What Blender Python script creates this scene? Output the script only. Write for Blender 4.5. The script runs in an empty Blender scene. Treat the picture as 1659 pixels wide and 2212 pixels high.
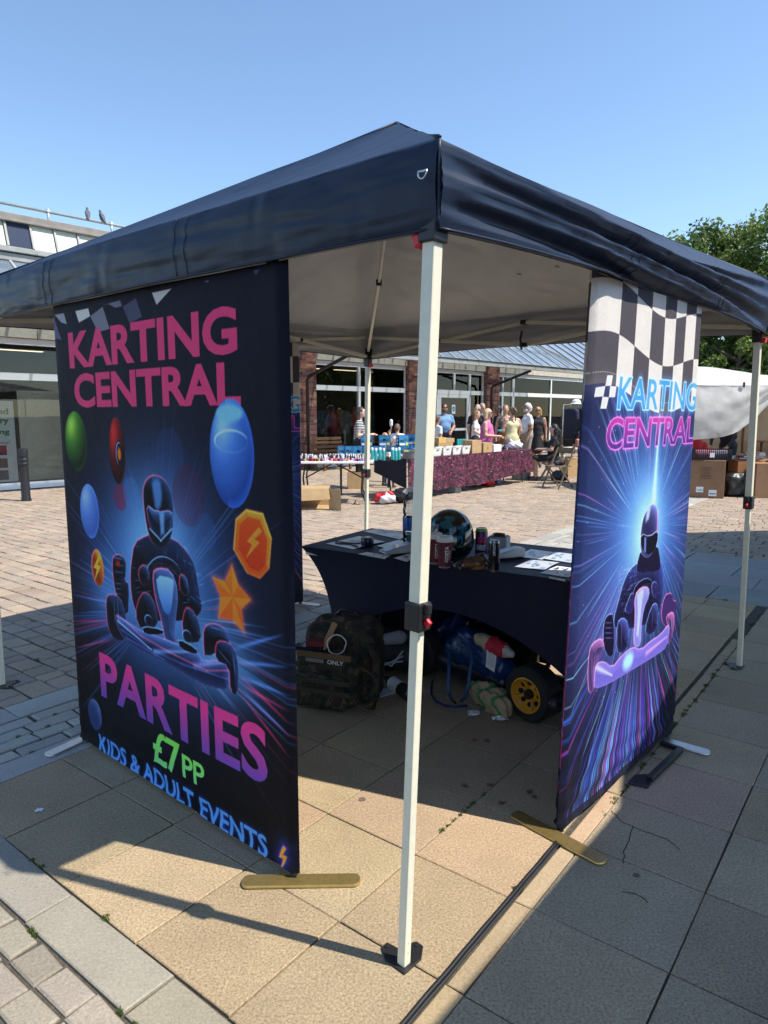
import bpy, bmesh, math, random
import numpy as np
from mathutils import Vector, Matrix, Quaternion, noise as mnoise
rnd = random.Random(7)
sc = bpy.context.scene
COL = sc.collection
# ------------------------------------------------------------------ camera
FPX, CX, CY, HOR, CAMH = 1491.0, 829.5, 1106.0, 895.0, 1.5
PITCH = math.atan((CY - HOR) / FPX)
cam_d = bpy.data.cameras.new('camera'); cam = bpy.data.objects.new('camera', cam_d); COL.objects.link(cam)
cam.location = (0, 0, CAMH); cam.rotation_euler = (math.pi / 2 - PITCH, 0, 0)
cam_d.sensor_fit = 'VERTICAL'; cam_d.sensor_height = 36.0; cam_d.lens = FPX / 2212 * 36.0
cam_d.clip_start = 0.05; cam_d.clip_end = 3000
sc.camera = cam
# ------------------------------------------------------------------ sky, sun, exposure
SUN_AZ, SUN_EL = math.radians(-18.1), math.radians(55.5)      # azimuth from +X towards +Y
to_sun = Vector((math.cos(SUN_EL) * math.cos(SUN_AZ), math.cos(SUN_EL) * math.sin(SUN_AZ), math.sin(SUN_EL)))
world = bpy.data.worlds.new('World'); sc.world = world; world.use_nodes = True
wn = world.node_tree.nodes; wl = world.node_tree.links
sky = wn.new('ShaderNodeTexSky'); sky.sky_type = 'NISHITA'; sky.sun_disc = False
sky.sun_elevation = SUN_EL; sky.sun_rotation = math.atan2(to_sun.x, to_sun.y)
sky.air_density = 1.0; sky.dust_density = 0.15; sky.ozone_density = 3.0; sky.altitude = 60
bg = wn['Background']; bg.inputs['Strength'].default_value = 0.15
hz = wn.new('ShaderNodeVectorMath'); hz.operation = 'MULTIPLY'; hz.inputs[1].default_value = (1.06, 1.07, 1.05)
wl.new(sky.outputs[0], hz.inputs[0]); wl.new(hz.outputs[0], bg.inputs['Color'])
sun_d = bpy.data.lights.new('sun', 'SUN'); sun_d.energy = 4.7; sun_d.angle = math.radians(0.53); sun_d.color = (1.0, 0.93, 0.82)
sun = bpy.data.objects.new('sun', sun_d); COL.objects.link(sun); sun.location = (10, -3, 15)
sun.rotation_euler = (-to_sun).to_track_quat('-Z', 'Y').to_euler()
sc.view_settings.view_transform = 'Standard'; sc.view_settings.look = 'None'
sc.view_settings.exposure = 0.58; sc.view_settings.gamma = 1.0; sc.view_settings.use_curve_mapping = False
sc.cycles.max_bounces = 8; sc.cycles.transparent_max_bounces = 12; sc.cycles.use_denoising = True

# ------------------------------------------------------------------ measuring helpers (survey units -> metres)
def ray(x, y):
    r = (x - CX) / FPX; u = -(y - CY) / FPX; c, s = math.cos(PITCH), math.sin(PITCH)
    return Vector((r, c + u * s, -s + u * c))
def G(x, y, z=0.0):
    d = ray(x, y); t = (z - CAMH) / d.z
    return Vector((0, 0, CAMH)) + d * t
def at(x, y, Y):
    d = ray(x, y); return Vector((0, 0, CAMH)) + d * (Y / d.y)
def zc(x0, y0, sc_):      # a survey sheet: sheet units -> common units
    return lambda x, y: ((x0 + x / sc_) / 1.8517, (y0 + y / sc_) / 1.8517)
Z1 = zc(1180, 1420, 3.0722); Z2 = zc(1720, 1420, 2.4397); Z4 = zc(1150, 1380, 1.3272); Z8 = zc(0, 780, 1.675)
A2 = zc(200, 1000, 1.58); A3 = zc(200, 2100, 1.4745); A6 = zc(2150, 1050, 1.6388); A7 = zc(2150, 2000, 1.475)
T3 = zc(1200, 2050, 2.765); T4 = zc(1650, 1950, 2.37); U5 = zc(1180, 2400, 2.6758); U6 = zc(1650, 2400, 2.37); RS = zc(2700, 1400, 3.161)

# ------------------------------------------------------------------ mesh helpers
class MB:
    def __init__(s): s.v = []; s.f = []; s.m = []; s.c = []
    def add(s, vs, fs, m=0, col=None):
        o = len(s.v); s.v += [tuple(p) for p in vs]
        for f in fs:
            s.f.append(tuple(i + o for i in f)); s.m.append(m); s.c.append(col)
        return s
    def box(s, x0, x1, y0, y1, z0, z1, m=0, col=None):
        return s.add([(x0,y0,z0),(x1,y0,z0),(x1,y1,z0),(x0,y1,z0),(x0,y0,z1),(x1,y0,z1),(x1,y1,z1),(x0,y1,z1)],
                     [(0,3,2,1),(4,5,6,7),(0,1,5,4),(1,2,6,5),(2,3,7,6),(3,0,4,7)], m, col)
    def obox(s, c, size, R=None, m=0, col=None):
        R = R or Matrix.Identity(3); hx, hy, hz = [q / 2 for q in size]; c = Vector(c)
        P = [c + R @ Vector(p) for p in [(-hx,-hy,-hz),(hx,-hy,-hz),(hx,hy,-hz),(-hx,hy,-hz),(-hx,-hy,hz),(hx,-hy,hz),(hx,hy,hz),(-hx,hy,hz)]]
        return s.add(P, [(0,3,2,1),(4,5,6,7),(0,1,5,4),(1,2,6,5),(2,3,7,6),(3,0,4,7)], m, col)
    def bar(s, a, b, w, h, up=(0,0,1), m=0):
        a, b = Vector(a), Vector(b); d = (b - a).normalized(); x = d.cross(Vector(up))
        if x.length < 1e-4: x = d.cross(Vector((1,0,0)))
        x.normalize(); y = x.cross(d)
        P = [p + x * (i * w / 2) + y * (j * h / 2) for p in (a, b) for i, j in ((-1,-1),(1,-1),(1,1),(-1,1))]
        return s.add(P, [(0,1,2,3),(7,6,5,4),(0,4,5,1),(1,5,6,2),(2,6,7,3),(3,7,4,0)], m)
    def tube(s, pts, r, n=10, m=0, cap=True, flat=1.0):
        pts = [Vector(p) for p in pts]; k = len(pts); rs = r if isinstance(r, (list, tuple)) else [r] * k
        V = []; px = None
        for i, p in enumerate(pts):
            d = (pts[min(i+1, k-1)] - pts[max(i-1, 0)]).normalized()
            if px is None:
                x = d.cross(Vector((0,0,1)))
                if x.length < 1e-3: x = Vector((1,0,0))
            else: x = px - d * px.dot(d)
            x.normalize(); px = x; y = d.cross(x)
            V += [p + (x * math.cos(2*math.pi*j/n) + y * math.sin(2*math.pi*j/n) * flat) * rs[i] for j in range(n)]
        F = [(i*n+j, i*n+(j+1)%n, (i+1)*n+(j+1)%n, (i+1)*n+j) for i in range(k-1) for j in range(n)]
        if cap: F += [tuple(range(n-1,-1,-1)), tuple((k-1)*n+j for j in range(n))]
        return s.add(V, F, m)
    def lathe(s, prof, n=20, c=(0,0,0), m=0, R=None, ms=None, cap=True):
        c = Vector(c); R = R or Matrix.Identity(3); V = []
        for r, z in prof: V += [c + R @ Vector((r*math.cos(2*math.pi*j/n), r*math.sin(2*math.pi*j/n), z)) for j in range(n)]
        for i in range(len(prof)-1):
            pass
        o = len(s.v); s.v += [tuple(p) for p in V]
        for i in range(len(prof)-1):
            for j in range(n):
                s.f.append((o+i*n+j, o+i*n+(j+1)%n, o+(i+1)*n+(j+1)%n, o+(i+1)*n+j)); s.m.append(ms[i] if ms else m); s.c.append(None)
        if cap:
            s.f.append(tuple(o+j for j in range(n-1,-1,-1))); s.m.append(ms[0] if ms else m); s.c.append(None)
            s.f.append(tuple(o+(len(prof)-1)*n+j for j in range(n))); s.m.append(ms[-1] if ms else m); s.c.append(None)
        return s
    def prism(s, poly, fr, h, m=0):     # poly 2-D mapped by fr(x,y)->Vector, extruded by vector h
        n = len(poly); A = [Vector(fr(*p)) for p in poly]; B = [p + Vector(h) for p in A]
        return s.add(A + B, [tuple(range(n-1,-1,-1)), tuple(range(n, 2*n))] + [(i,(i+1)%n,n+(i+1)%n,n+i) for i in range(n)], m)
    def grid(s, fn, nu, nv, m=0, flip=False):
        V = [fn(i/nu, j/nv) for j in range(nv+1) for i in range(nu+1)]
        F = [(j*(nu+1)+i, j*(nu+1)+i+1, (j+1)*(nu+1)+i+1, (j+1)*(nu+1)+i) for j in range(nv) for i in range(nu)]
        if flip: F = [f[::-1] for f in F]
        return s.add(V, F, m)
    def build(s, name, mats, parent=None, smooth=False, bevel=0, loc=None, rz=None, uv=None, auto=None):
        me = bpy.data.meshes.new(name); me.from_pydata(s.v, [], s.f)
        if not isinstance(mats, (list, tuple)): mats = [mats]
        for q in mats: me.materials.append(q)
        if len(mats) > 1: me.polygons.foreach_set('material_index', s.m)
        if any(c is not None for c in s.c):
            a = me.color_attributes.new('Col', 'FLOAT_COLOR', 'CORNER')
            buf = []
            for f, c in zip(s.f, s.c): buf += list(tuple(c or (.5,.5,.5)) + (1.0,)) * len(f)
            a.data.foreach_set('color', buf)
        if uv is not None:
            l = me.uv_layers.new(name='UVMap'); li = np.zeros(len(me.loops), dtype=np.int32); me.loops.foreach_get('vertex_index', li)
            l.data.foreach_set('uv', np.asarray(uv, dtype=np.float32)[li].ravel())
        if smooth: me.polygons.foreach_set('use_smooth', [True] * len(me.polygons))
        me.update()
        o = bpy.data.objects.new(name, me); COL.objects.link(o)
        if parent: o.parent = parent
        if loc is not None: o.location = loc
        if rz is not None: o.rotation_euler = (0, 0, rz)
        if bevel:
            b = o.modifiers.new('bevel', 'BEVEL'); b.width = bevel; b.segments = 2; b.limit_method = 'ANGLE'; b.angle_limit = math.radians(40)
        if auto is not None:
            me.polygons.foreach_set('use_smooth', [True] * len(me.polygons))
            me.set_sharp_from_angle(angle=math.radians(auto))
        return o
def tag(o, label=None, cat=None, group=None, kind=None):
    if label: o['label'] = label
    if cat: o['category'] = cat
    if group: o['group'] = group
    if kind: o['kind'] = kind
    return o
def thing(name, label, cat, loc=(0,0,0), rz=0, group=None):
    o = bpy.data.objects.new(name, None); COL.objects.link(o); o.empty_display_size = .1
    o.location = loc; o.rotation_euler = (0, 0, rz)
    return tag(o, label, cat, group)
def link_copy(o, parent=None):
    c = o.copy(); COL.objects.link(c); c.parent = parent; return c
def copy_tree(o, parent=None):
    c = link_copy(o, parent)
    for ch in list(o.children): copy_tree(ch, c)
    return c
def RZ(a): return Matrix.Rotation(a, 3, 'Z')
def nz(x, y=0.0, z=0.0): return mnoise.noise((x, y, z))

# ------------------------------------------------------------------ materials
def M(name, col=(.5,.5,.5), rough=.6, metal=0.0, var=.15, scale=15, bump=0.0, bscale=60, attr=False, trans=0.0, coat=0.0, spec=.5, sheen=0.0, stain=None, translucent=0.0, detail=4, nrough=.5, macro=0.0, crease=None):
    m = bpy.data.materials.new(name); m.use_nodes = True
    N, L = m.node_tree.nodes, m.node_tree.links
    p = N['Principled BSDF']; p.inputs['Roughness'].default_value = rough; p.inputs['Metallic'].default_value = metal
    p.inputs['Specular IOR Level'].default_value = spec
    if coat: p.inputs['Coat Weight'].default_value = coat; p.inputs['Coat Roughness'].default_value = .08
    if trans: p.inputs['Transmission Weight'].default_value = trans
    if sheen: p.inputs['Sheen Weight'].default_value = sheen
    tc = N.new('ShaderNodeTexCoord'); no = N.new('ShaderNodeTexNoise'); no.inputs['Scale'].default_value = scale; no.inputs['Detail'].default_value = detail; no.inputs['Roughness'].default_value = nrough
    L.new(tc.outputs['Object'], no.inputs['Vector'])
    mr = N.new('ShaderNodeMapRange'); mr.inputs['From Min'].default_value = .25; mr.inputs['From Max'].default_value = .75
    mr.inputs['To Min'].default_value = 1 - var; mr.inputs['To Max'].default_value = 1 + var
    L.new(no.outputs['Fac'], mr.inputs['Value'])
    mx = N.new('ShaderNodeVectorMath'); mx.operation = 'SCALE'
    if attr:
        a = N.new('ShaderNodeAttribute'); a.attribute_name = 'Col'; L.new(a.outputs['Color'], mx.inputs[0])
    else: mx.inputs[0].default_value = col
    L.new(mr.outputs[0], mx.inputs['Scale']); last = mx.outputs[0]
    if stain:
        n2 = N.new('ShaderNodeTexNoise'); n2.inputs['Scale'].default_value = stain[1]; n2.inputs['Detail'].default_value = 6; L.new(tc.outputs['Object'], n2.inputs['Vector'])
        r2 = N.new('ShaderNodeMapRange'); r2.inputs['From Min'].default_value = stain[2]; r2.inputs['From Max'].default_value = stain[2] + .12; L.new(n2.outputs['Fac'], r2.inputs['Value'])
        mi = N.new('ShaderNodeMix'); mi.data_type = 'RGBA'; L.new(r2.outputs[0], mi.inputs['Factor']); L.new(last, mi.inputs['A']); mi.inputs['B'].default_value = tuple(stain[0]) + (1,)
        last = mi.outputs['Result']
    if macro:
        n4 = N.new('ShaderNodeTexNoise'); n4.inputs['Scale'].default_value = 2.3; n4.inputs['Detail'].default_value = 6; n4.inputs['Roughness'].default_value = .65; L.new(tc.outputs['Object'], n4.inputs['Vector'])
        r4 = N.new('ShaderNodeMapRange'); r4.inputs['From Min'].default_value = .3; r4.inputs['From Max'].default_value = .7; r4.inputs['To Min'].default_value = 1 - macro; r4.inputs['To Max'].default_value = 1 + macro*.6; L.new(n4.outputs['Fac'], r4.inputs['Value'])
        v4 = N.new('ShaderNodeVectorMath'); v4.operation = 'SCALE'; L.new(last, v4.inputs[0]); L.new(r4.outputs[0], v4.inputs['Scale']); last = v4.outputs[0]
    L.new(last, p.inputs['Base Color'])
    if bump:
        n3 = N.new('ShaderNodeTexNoise'); n3.inputs['Scale'].default_value = bscale; n3.inputs['Detail'].default_value = 3; L.new(tc.outputs['Object'], n3.inputs['Vector'])
        b = N.new('ShaderNodeBump'); b.inputs['Strength'].default_value = 1.0; b.inputs['Distance'].default_value = bump
        L.new(n3.outputs['Fac'], b.inputs['Height']); L.new(b.outputs[0], p.inputs['Normal'])
    if crease:
        n5 = N.new('ShaderNodeTexNoise'); n5.noise_type = 'RIDGED_MULTIFRACTAL'; n5.inputs['Scale'].default_value = crease[0]; n5.inputs['Detail'].default_value = 3; n5.inputs['Distortion'].default_value = .6; L.new(tc.outputs['Object'], n5.inputs['Vector'])
        b5 = N.new('ShaderNodeBump'); b5.inputs['Strength'].default_value = 1.0; b5.inputs['Distance'].default_value = crease[1]; L.new(n5.outputs['Fac'], b5.inputs['Height'])
        if bump: L.new(b.outputs[0], b5.inputs['Normal'])
        L.new(b5.outputs[0], p.inputs['Normal'])
    if translucent:
        out = N['Material Output']; tr = N.new('ShaderNodeBsdfTranslucent'); L.new(last, tr.inputs['Color'])
        ms = N.new('ShaderNodeMixShader'); ms.inputs[0].default_value = translucent
        L.new(p.outputs[0], ms.inputs[1]); L.new(tr.outputs[0], ms.inputs[2]); L.new(ms.outputs[0], out.inputs['Surface'])
    return m
def glass(name, tint=(.75,.8,.8), ior=1.45, rough=.01):
    m = bpy.data.materials.new(name); m.use_nodes = True; N, L = m.node_tree.nodes, m.node_tree.links; N.clear()
    out = N.new('ShaderNodeOutputMaterial'); t = N.new('ShaderNodeBsdfTransparent'); t.inputs[0].default_value = tint + (1,)
    g = N.new('ShaderNodeBsdfGlossy'); g.inputs['Roughness'].default_value = rough; g.inputs['Color'].default_value = (.9,.9,.9,1)
    f = N.new('ShaderNodeFresnel'); f.inputs[0].default_value = ior
    nt = N.new('ShaderNodeTexNoise'); nt.inputs['Scale'].default_value = 1.2; tc = N.new('ShaderNodeTexCoord'); L.new(tc.outputs['Object'], nt.inputs['Vector'])
    b = N.new('ShaderNodeBump'); b.inputs['Distance'].default_value = .0006; L.new(nt.outputs['Fac'], b.inputs['Height']); L.new(b.outputs[0], g.inputs['Normal'])
    x = N.new('ShaderNodeMixShader'); L.new(f.outputs[0], x.inputs[0]); L.new(t.outputs[0], x.inputs[1]); L.new(g.outputs[0], x.inputs[2]); L.new(x.outputs[0], out.inputs[0])
    return m
def emat(name, col, strength):
    m = bpy.data.materials.new(name); m.use_nodes = True; p = m.node_tree.nodes['Principled BSDF']
    p.inputs['Base Color'].default_value = col + (1,); p.inputs['Emission Color'].default_value = col + (1,); p.inputs['Emission Strength'].default_value = strength
    return m
_pc = {}
def plain(col, rough=.55, var=.08, metal=0.0, **k):
    key = (tuple(round(c, 3) for c in col), rough, metal, tuple(sorted(k.items())))
    if key not in _pc: _pc[key] = M('paint_%d' % len(_pc), col, rough, metal, var, **k)
    return _pc[key]

# ------------------------------------------------------------------ letters as meshes (built-in font)
_tc = {}
def letters(body, bold=0.0, space=1.0):
    key = (body, bold, space)
    if key in _tc: return _tc[key]
    cu = bpy.data.curves.new('letters', 'FONT'); cu.body = body; cu.size = 1.0; cu.offset = bold; cu.space_character = space; cu.resolution_u = 4; cu.fill_mode = 'FRONT'
    ob = bpy.data.objects.new('letters', cu); COL.objects.link(ob)
    dg = bpy.context.evaluated_depsgraph_get(); me = ob.evaluated_get(dg).to_mesh(); me.calc_loop_triangles()
    V = np.array([v.co[:2] for v in me.vertices]) if len(me.vertices) else np.zeros((1,2)); T = [tuple(t.vertices) for t in me.loop_triangles]
    ob.evaluated_get(dg).to_mesh_clear(); COL.objects.unlink(ob); bpy.data.objects.remove(ob); bpy.data.curves.remove(cu)
    lo, hi = V.min(0), V.max(0); V = (V - lo) / (hi - lo).clip(1e-6); _tc[key] = (V, T); return V, T
def write(mb, body, fr, m=0, bold=.02, space=1.0):     # fr maps unit square to 3-D
    V, T = letters(body, bold, space); mb.add([fr(x, y) for x, y in V], T, m)

# ------------------------------------------------------------------ smooth bodies from round cones (surface nets)
def sd_cone(P, a, b, ra, rb):
    a, b = np.array(a, float), np.array(b, float); ba = b - a; l = max(ba @ ba, 1e-9)
    t = np.clip(((P - a) @ ba) / l, 0, 1); return np.linalg.norm(P - a - t[..., None] * ba, axis=-1) - (ra + (rb - ra) * t)
def sd_ell(P, c, r, R=None):
    q = P - np.array(c, float)
    if R is not None: q = q @ np.array(R)
    r = np.array(r, float); k0 = np.linalg.norm(q / r, axis=-1); k1 = np.linalg.norm(q / (r * r), axis=-1) + 1e-9
    return k0 * (k0 - 1) / k1
def sd_box(P, c, h, rr, R=None):
    q = P - np.array(c, float)
    if R is not None: q = q @ np.array(R)
    q = np.abs(q) - (np.array(h, float) - rr); return np.linalg.norm(np.maximum(q, 0), axis=-1) + np.minimum(q.max(-1), 0) - rr
def body(prims, h=.018, k=.03, disp=None):
    """prims: (kind, args, material index, blend); returns verts, quads, material ids"""
    lo = np.full(3, 1e9); hi = -lo.copy()
    for kd, a, m, *_ in prims:
        if kd == 'c': pts = [(a[0], a[2]), (a[1], a[3])]
        else: pts = [(a[0], max(a[1]) * (1.75 if kd == 'b' else 1.0))]
        for c, r in pts: lo = np.minimum(lo, np.array(c) - r); hi = np.maximum(hi, np.array(c) + r)
    lo -= 3 * h; hi += 3 * h; n = np.ceil((hi - lo) / h).astype(int) + 1
    ax = [lo[i] + h * np.arange(n[i]) for i in range(3)]
    P = np.stack(np.meshgrid(*ax, indexing='ij'), -1)
    F = None
    ds = []
    for kd, a, m, *kk in prims:
        d = sd_cone(P, *a) if kd == 'c' else sd_ell(P, *a) if kd == 'e' else sd_box(P, *a)
        ds.append(d); q = kk[0] if kk else k
        if F is None: F = d
        else:
            hh = np.clip(.5 + .5 * (F - d) / q, 0, 1); F = F * (1 - hh) + d * hh - q * hh * (1 - hh)
    if disp is not None: F = F - disp(P)
    ins = F < 0
    S = np.zeros(tuple(n - 1)); V = np.zeros(tuple(n - 1) + (3,))
    offs = [(i, j, l) for i in (0,1) for j in (0,1) for l in (0,1)]
    def sl(o): return tuple(slice(o[i], n[i] - 1 + o[i]) for i in range(3))
    for ai in range(len(offs)):
        for bi in range(ai + 1, len(offs)):
            a, b = offs[ai], offs[bi]
            if sum(abs(a[i] - b[i]) for i in range(3)) != 1: continue
            fa, fb = F[sl(a)], F[sl(b)]; cr = (fa < 0) != (fb < 0)
            t = np.where(cr, fa / np.where(cr, fa - fb, 1), 0)
            for i in range(3): V[..., i] += np.where(cr, a[i] + t * (b[i] - a[i]), 0)
            S += cr
    act = S > 0; idx = -np.ones(act.shape, int); idx[act] = np.arange(act.sum())
    I = np.argwhere(act); VV = lo + h * (I + V[act] / S[act][:, None])
    D = np.stack([d[act.nonzero()] for d in [np.asarray(x)[:-1, :-1, :-1] for x in ds]], 0)
    lab = np.array([p[2] for p in prims])[D.argmin(0)]
    Q = []
    for d in range(3):
        e = [0,0,0]; e[d] = 1; u, w = [(1,2),(2,0),(0,1)][d]
        s0 = tuple(slice(0, n[i] - e[i]) for i in range(3)); s1 = tuple(slice(e[i], n[i]) for i in range(3))
        a, b = ins[s0], ins[s1]
        for flip, cr in ((False, a & ~b), (True, ~a & b)):
            C = np.argwhere(cr); C = C[(C[:, u] > 0) & (C[:, w] > 0) & (C[:, u] < n[u]-1) & (C[:, w] < n[w]-1)]
            if not len(C): continue
            du = np.zeros(3, int); du[u] = 1; dw = np.zeros(3, int); dw[w] = 1
            q = np.stack([idx[tuple((C - du - dw).T)], idx[tuple((C - dw).T)], idx[tuple(C.T)], idx[tuple((C - du).T)]], 1)
            Q.append(q[:, ::-1] if flip else q)
    Q = np.concatenate(Q); Q = Q[(Q >= 0).all(1)]
    return VV, Q, lab[Q[:, 0]]
def body_obj(name, prims, mats, parent=None, h=.018, k=.03, disp=None, extra=None, loc=None, rz=None):
    V, Q, L = body(prims, h, k, disp); mb = MB(); mb.v = [tuple(v) for v in V.tolist()]; mb.f = [tuple(q) for q in Q.tolist()]; mb.m = [int(x) for x in L]; mb.c = [None] * len(mb.f)
    if extra: extra(mb)
    return mb.build(name, mats, parent, smooth=True, loc=loc, rz=rz)

def wparent(o, parent):
    o.parent = parent
    o.matrix_parent_inverse = (Matrix.Translation(parent.location) @ parent.rotation_euler.to_matrix().to_4x4()).inverted()
    return o
# ================================================================== GROUND
GO = Vector((-.778, 2.366)); GU = Vector((math.cos(math.radians(52.5)), math.sin(math.radians(52.5)))); GV = Vector((GU.y, -GU.x))
def gw(u, v): p = GO + GU * u + GV * v; return p.x, p.y
def guv(x, y): q = Vector((x, y)) - GO; return q.dot(GU), q.dot(GV)
def in_view(x, y, pad=1.3): return y > .55 and abs(x) < .60 * y + pad and y < 27
def near_key(x, y): return (x * .7) ** 2 + y * y
m_slab = M('aggregate_slab', rough=.88, var=.88, scale=130, bump=.0011, bscale=150, attr=True, spec=.25, detail=8, nrough=.8, macro=.16)
m_flag = M('grey_flagstone', rough=.85, var=.42, scale=120, bump=.0009, bscale=130, detail=8, nrough=.8, macro=.15, attr=True, spec=.3)
m_sett = M('granite_sett', rough=.85, var=.48, scale=120, bump=.0014, bscale=110, detail=8, nrough=.8, macro=.15, attr=True, spec=.3)
m_brick = M('paver_brick', rough=.9, macro=.16, var=.30, scale=120, bump=.002, bscale=140, attr=True, spec=.25)
m_joint = M('joint_grit', (.075,.065,.052), rough=1, var=.4, scale=60, bump=.004, bscale=120)
ground = MB(); ground.grid(lambda a, b: Vector((-500 + 1000*a, -200 + 1200*b, -.010)), 4, 4)
ground = tag(ground.build('ground', m_joint), kind='structure')
def piece(mb, u0, u1, v0, v1, g, zt, ch, col, tilt=0.0, depth=.03):
    g2 = g / 2; a, b, c, d = u0+g2, u1-g2, v0+g2, v1-g2
    if b - a < .02 or d - c < .02: return
    tx, ty = rnd.uniform(-tilt, tilt), rnd.uniform(-tilt, tilt); j = min(.006, g*.5)
    R = [(a + rnd.uniform(-j,j), c + rnd.uniform(-j,j)), (b + rnd.uniform(-j,j), c + rnd.uniform(-j,j)), (b + rnd.uniform(-j,j), d + rnd.uniform(-j,j)), (a + rnd.uniform(-j,j), d + rnd.uniform(-j,j))]
    cu, cv = (a+b)/2, (c+d)/2; V = []
    for ins, z in ((0, zt - depth), (0, zt - ch*.8), (ch, zt)):
        for (p, q) in R:
            pp = p + (ins if p < cu else -ins); qq = q + (ins if q < cv else -ins); x, y = gw(pp, qq)
            V.append((x, y, z + (pp-cu)*tx + (qq-cv)*ty))
    F = [(8,11,10,9)]
    for r in (0, 4):
        for i in range(4): k = (i+1) % 4; F.append((r+i, r+4+i, r+4+k, r+k))
    mb.add(V, F, 0, col)
def tint(base, s=.1, w=.03):
    k = 1 + rnd.gauss(0, s); return tuple(max(.01, c * k * (1 + rnd.gauss(0, w))) for c in base)
slabs, flags, setts, bricks = [], [], [], []
SL = (.365,.278,.172)
for i in range(-1, 12):
    for j in range(-2, 9):
        u0, u1 = i*.40 + (-.02 if i == -1 else 0), (i+1)*.40
        if i == 11: u1 = 4.62
        if j <= 2: v0, v1 = j*.405, (j+1)*.405 if j < 2 else 1.165
        else: v0, v1 = 1.245 + (j-3)*.405, 1.245 + (j-2)*.405
        x, y = gw((u0+u1)/2, (v0+v1)/2)
        if in_view(x, y): slabs.append((near_key(x,y), u0, u1, v0, v1, .0045, 0.0, .003, tint(SL if j <= 2 else (.36,.285,.195), .06, .02)))  # columns right of the strip carry the greyer tone of their shade as colour
for i in range(-6, 9):      # pale strip beside the cable
    x, y = gw(i*.62, 1.22)
    if in_view(x, y): flags.append((near_key(x,y), i*.4, (i+1)*.4, 1.185, 1.245, .006, -.001, .003, tint((.40,.30,.19), .06)))
def flagrow(v0, v1, ua, ub, L):
    u = ua
    while u < ub:
        l = L * rnd.uniform(.85, 1.15); x, y = gw(u + l/2, (v0+v1)/2)
        if in_view(x, y): flags.append((near_key(x,y), u, u+l, v0, v1, .009, .001, .004, tint((.36,.345,.31), .07, .02)))
        u += l
flagrow(-.965, -.81, -.42, 16, .62); flagrow(-1.56, -1.375, -.42, 16, .55)
for v0, v1, L in ((-.577, -.42, .525),):    # band in front of the slabs
    v = -3.2 + .118
    while v < 3:
        x, y = gw(-.5, v + .26)
        if in_view(x, y): flags.append((near_key(x,y), -.577, -.42, v, v+.525, .009, .001, .004, tint((.29,.262,.212), .06, .02)))
        v += .525
for r in range(4):
    u = -.42 - rnd.random()*.1
    while u < 15:
        l = rnd.uniform(.16, .26); v0 = -1.372 + r*.1017; x, y = gw(u + l/2, v0)
        if in_view(x, y): setts.append((near_key(x,y), u, u+l, v0, v0+.1017, .012, rnd.uniform(-.002,.002), .006, tint((.37,.35,.31), .1, .02)))
        u += l
for r in range(14):
    v = -3.4 + (.0556 + .07*(r % 2)); u1 = -.580 - r*.096
    while v < 2.4:
        l = rnd.uniform(.13, .17); x, y = gw(u1 - .05, v + l/2)
        if in_view(x, y, .7) and y > .9: setts.append((near_key(x,y), u1-.096, u1, v, v+l, .011, rnd.uniform(-.002,.002), .006, tint((.30,.268,.213), .08, .02)))
        v += l
BC = [(.345,.27,.203), (.335,.264,.20), (.36,.282,.21), (.315,.255,.20), (.345,.262,.197), (.305,.252,.202)]
u = -3.0
while u < 26:
    v = -1.565; cw = rnd.choice((.128,.148,.148,.165))
    while v > -17:
        l = rnd.choice((.11, .15, .15, .19, .19, .235)); x, y = gw(u + cw/2, v - l/2)
        if in_view(x, y): bricks.append((near_key(x,y), u, u+cw, v-l, v, .011, rnd.uniform(-.003,.003), .007, tint(rnd.choice(BC), .06, .015)))
        v -= l
    u += cw
for i in range(4):        # grey-blue flags beyond the slabs
    for j in range(5):
        u0 = 4.62 + i*.5; v0 = -.81 + j*.8 + (i % 2)*.25; x, y = gw(u0+.2, v0+.4)
        if in_view(x, y): flags.append((near_key(x,y), u0, u0+.5, v0 if j else -.81, v0+.8, .012, 0, .005, tint((.27,.275,.26), .08, .02)))
u = 6.62
while u < 20:
    v = -.81
    while v < 6:
        l = rnd.choice((.15,.19,.19,.235,.26)); x, y = gw(u + .07, v + l/2)
        if in_view(x, y): bricks.append((near_key(x,y), u, u+.148, v, v+l, .013, rnd.uniform(-.003,.003), .007, tint(rnd.choice(BC), .06, .015)))
        v += l
    u += .148
def lay(items, name, mat, tilt, limit=290):
    items.sort(key=lambda t: t[0])
    for it in items[:limit]:
        mb = MB(); piece(mb, *it[1:5], it[5], it[6], it[7], it[8], tilt)
        if mb.v: wparent(mb.build(name, mat), ground)
    if len(items) > limit:
        mb = MB()
        for it in items[limit:]: piece(mb, *it[1:5], it[5], it[6], it[7], it[8], tilt)
        o = wparent(mb.build(name + '_field', mat), ground); o['kind'] = 'stuff'
lay(slabs, 'paving_slab', m_slab, .004); lay(flags, 'flagstone', m_flag, .004); lay(setts, 'sett', m_sett, .02); lay(bricks, 'paver', m_brick, .02)
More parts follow.
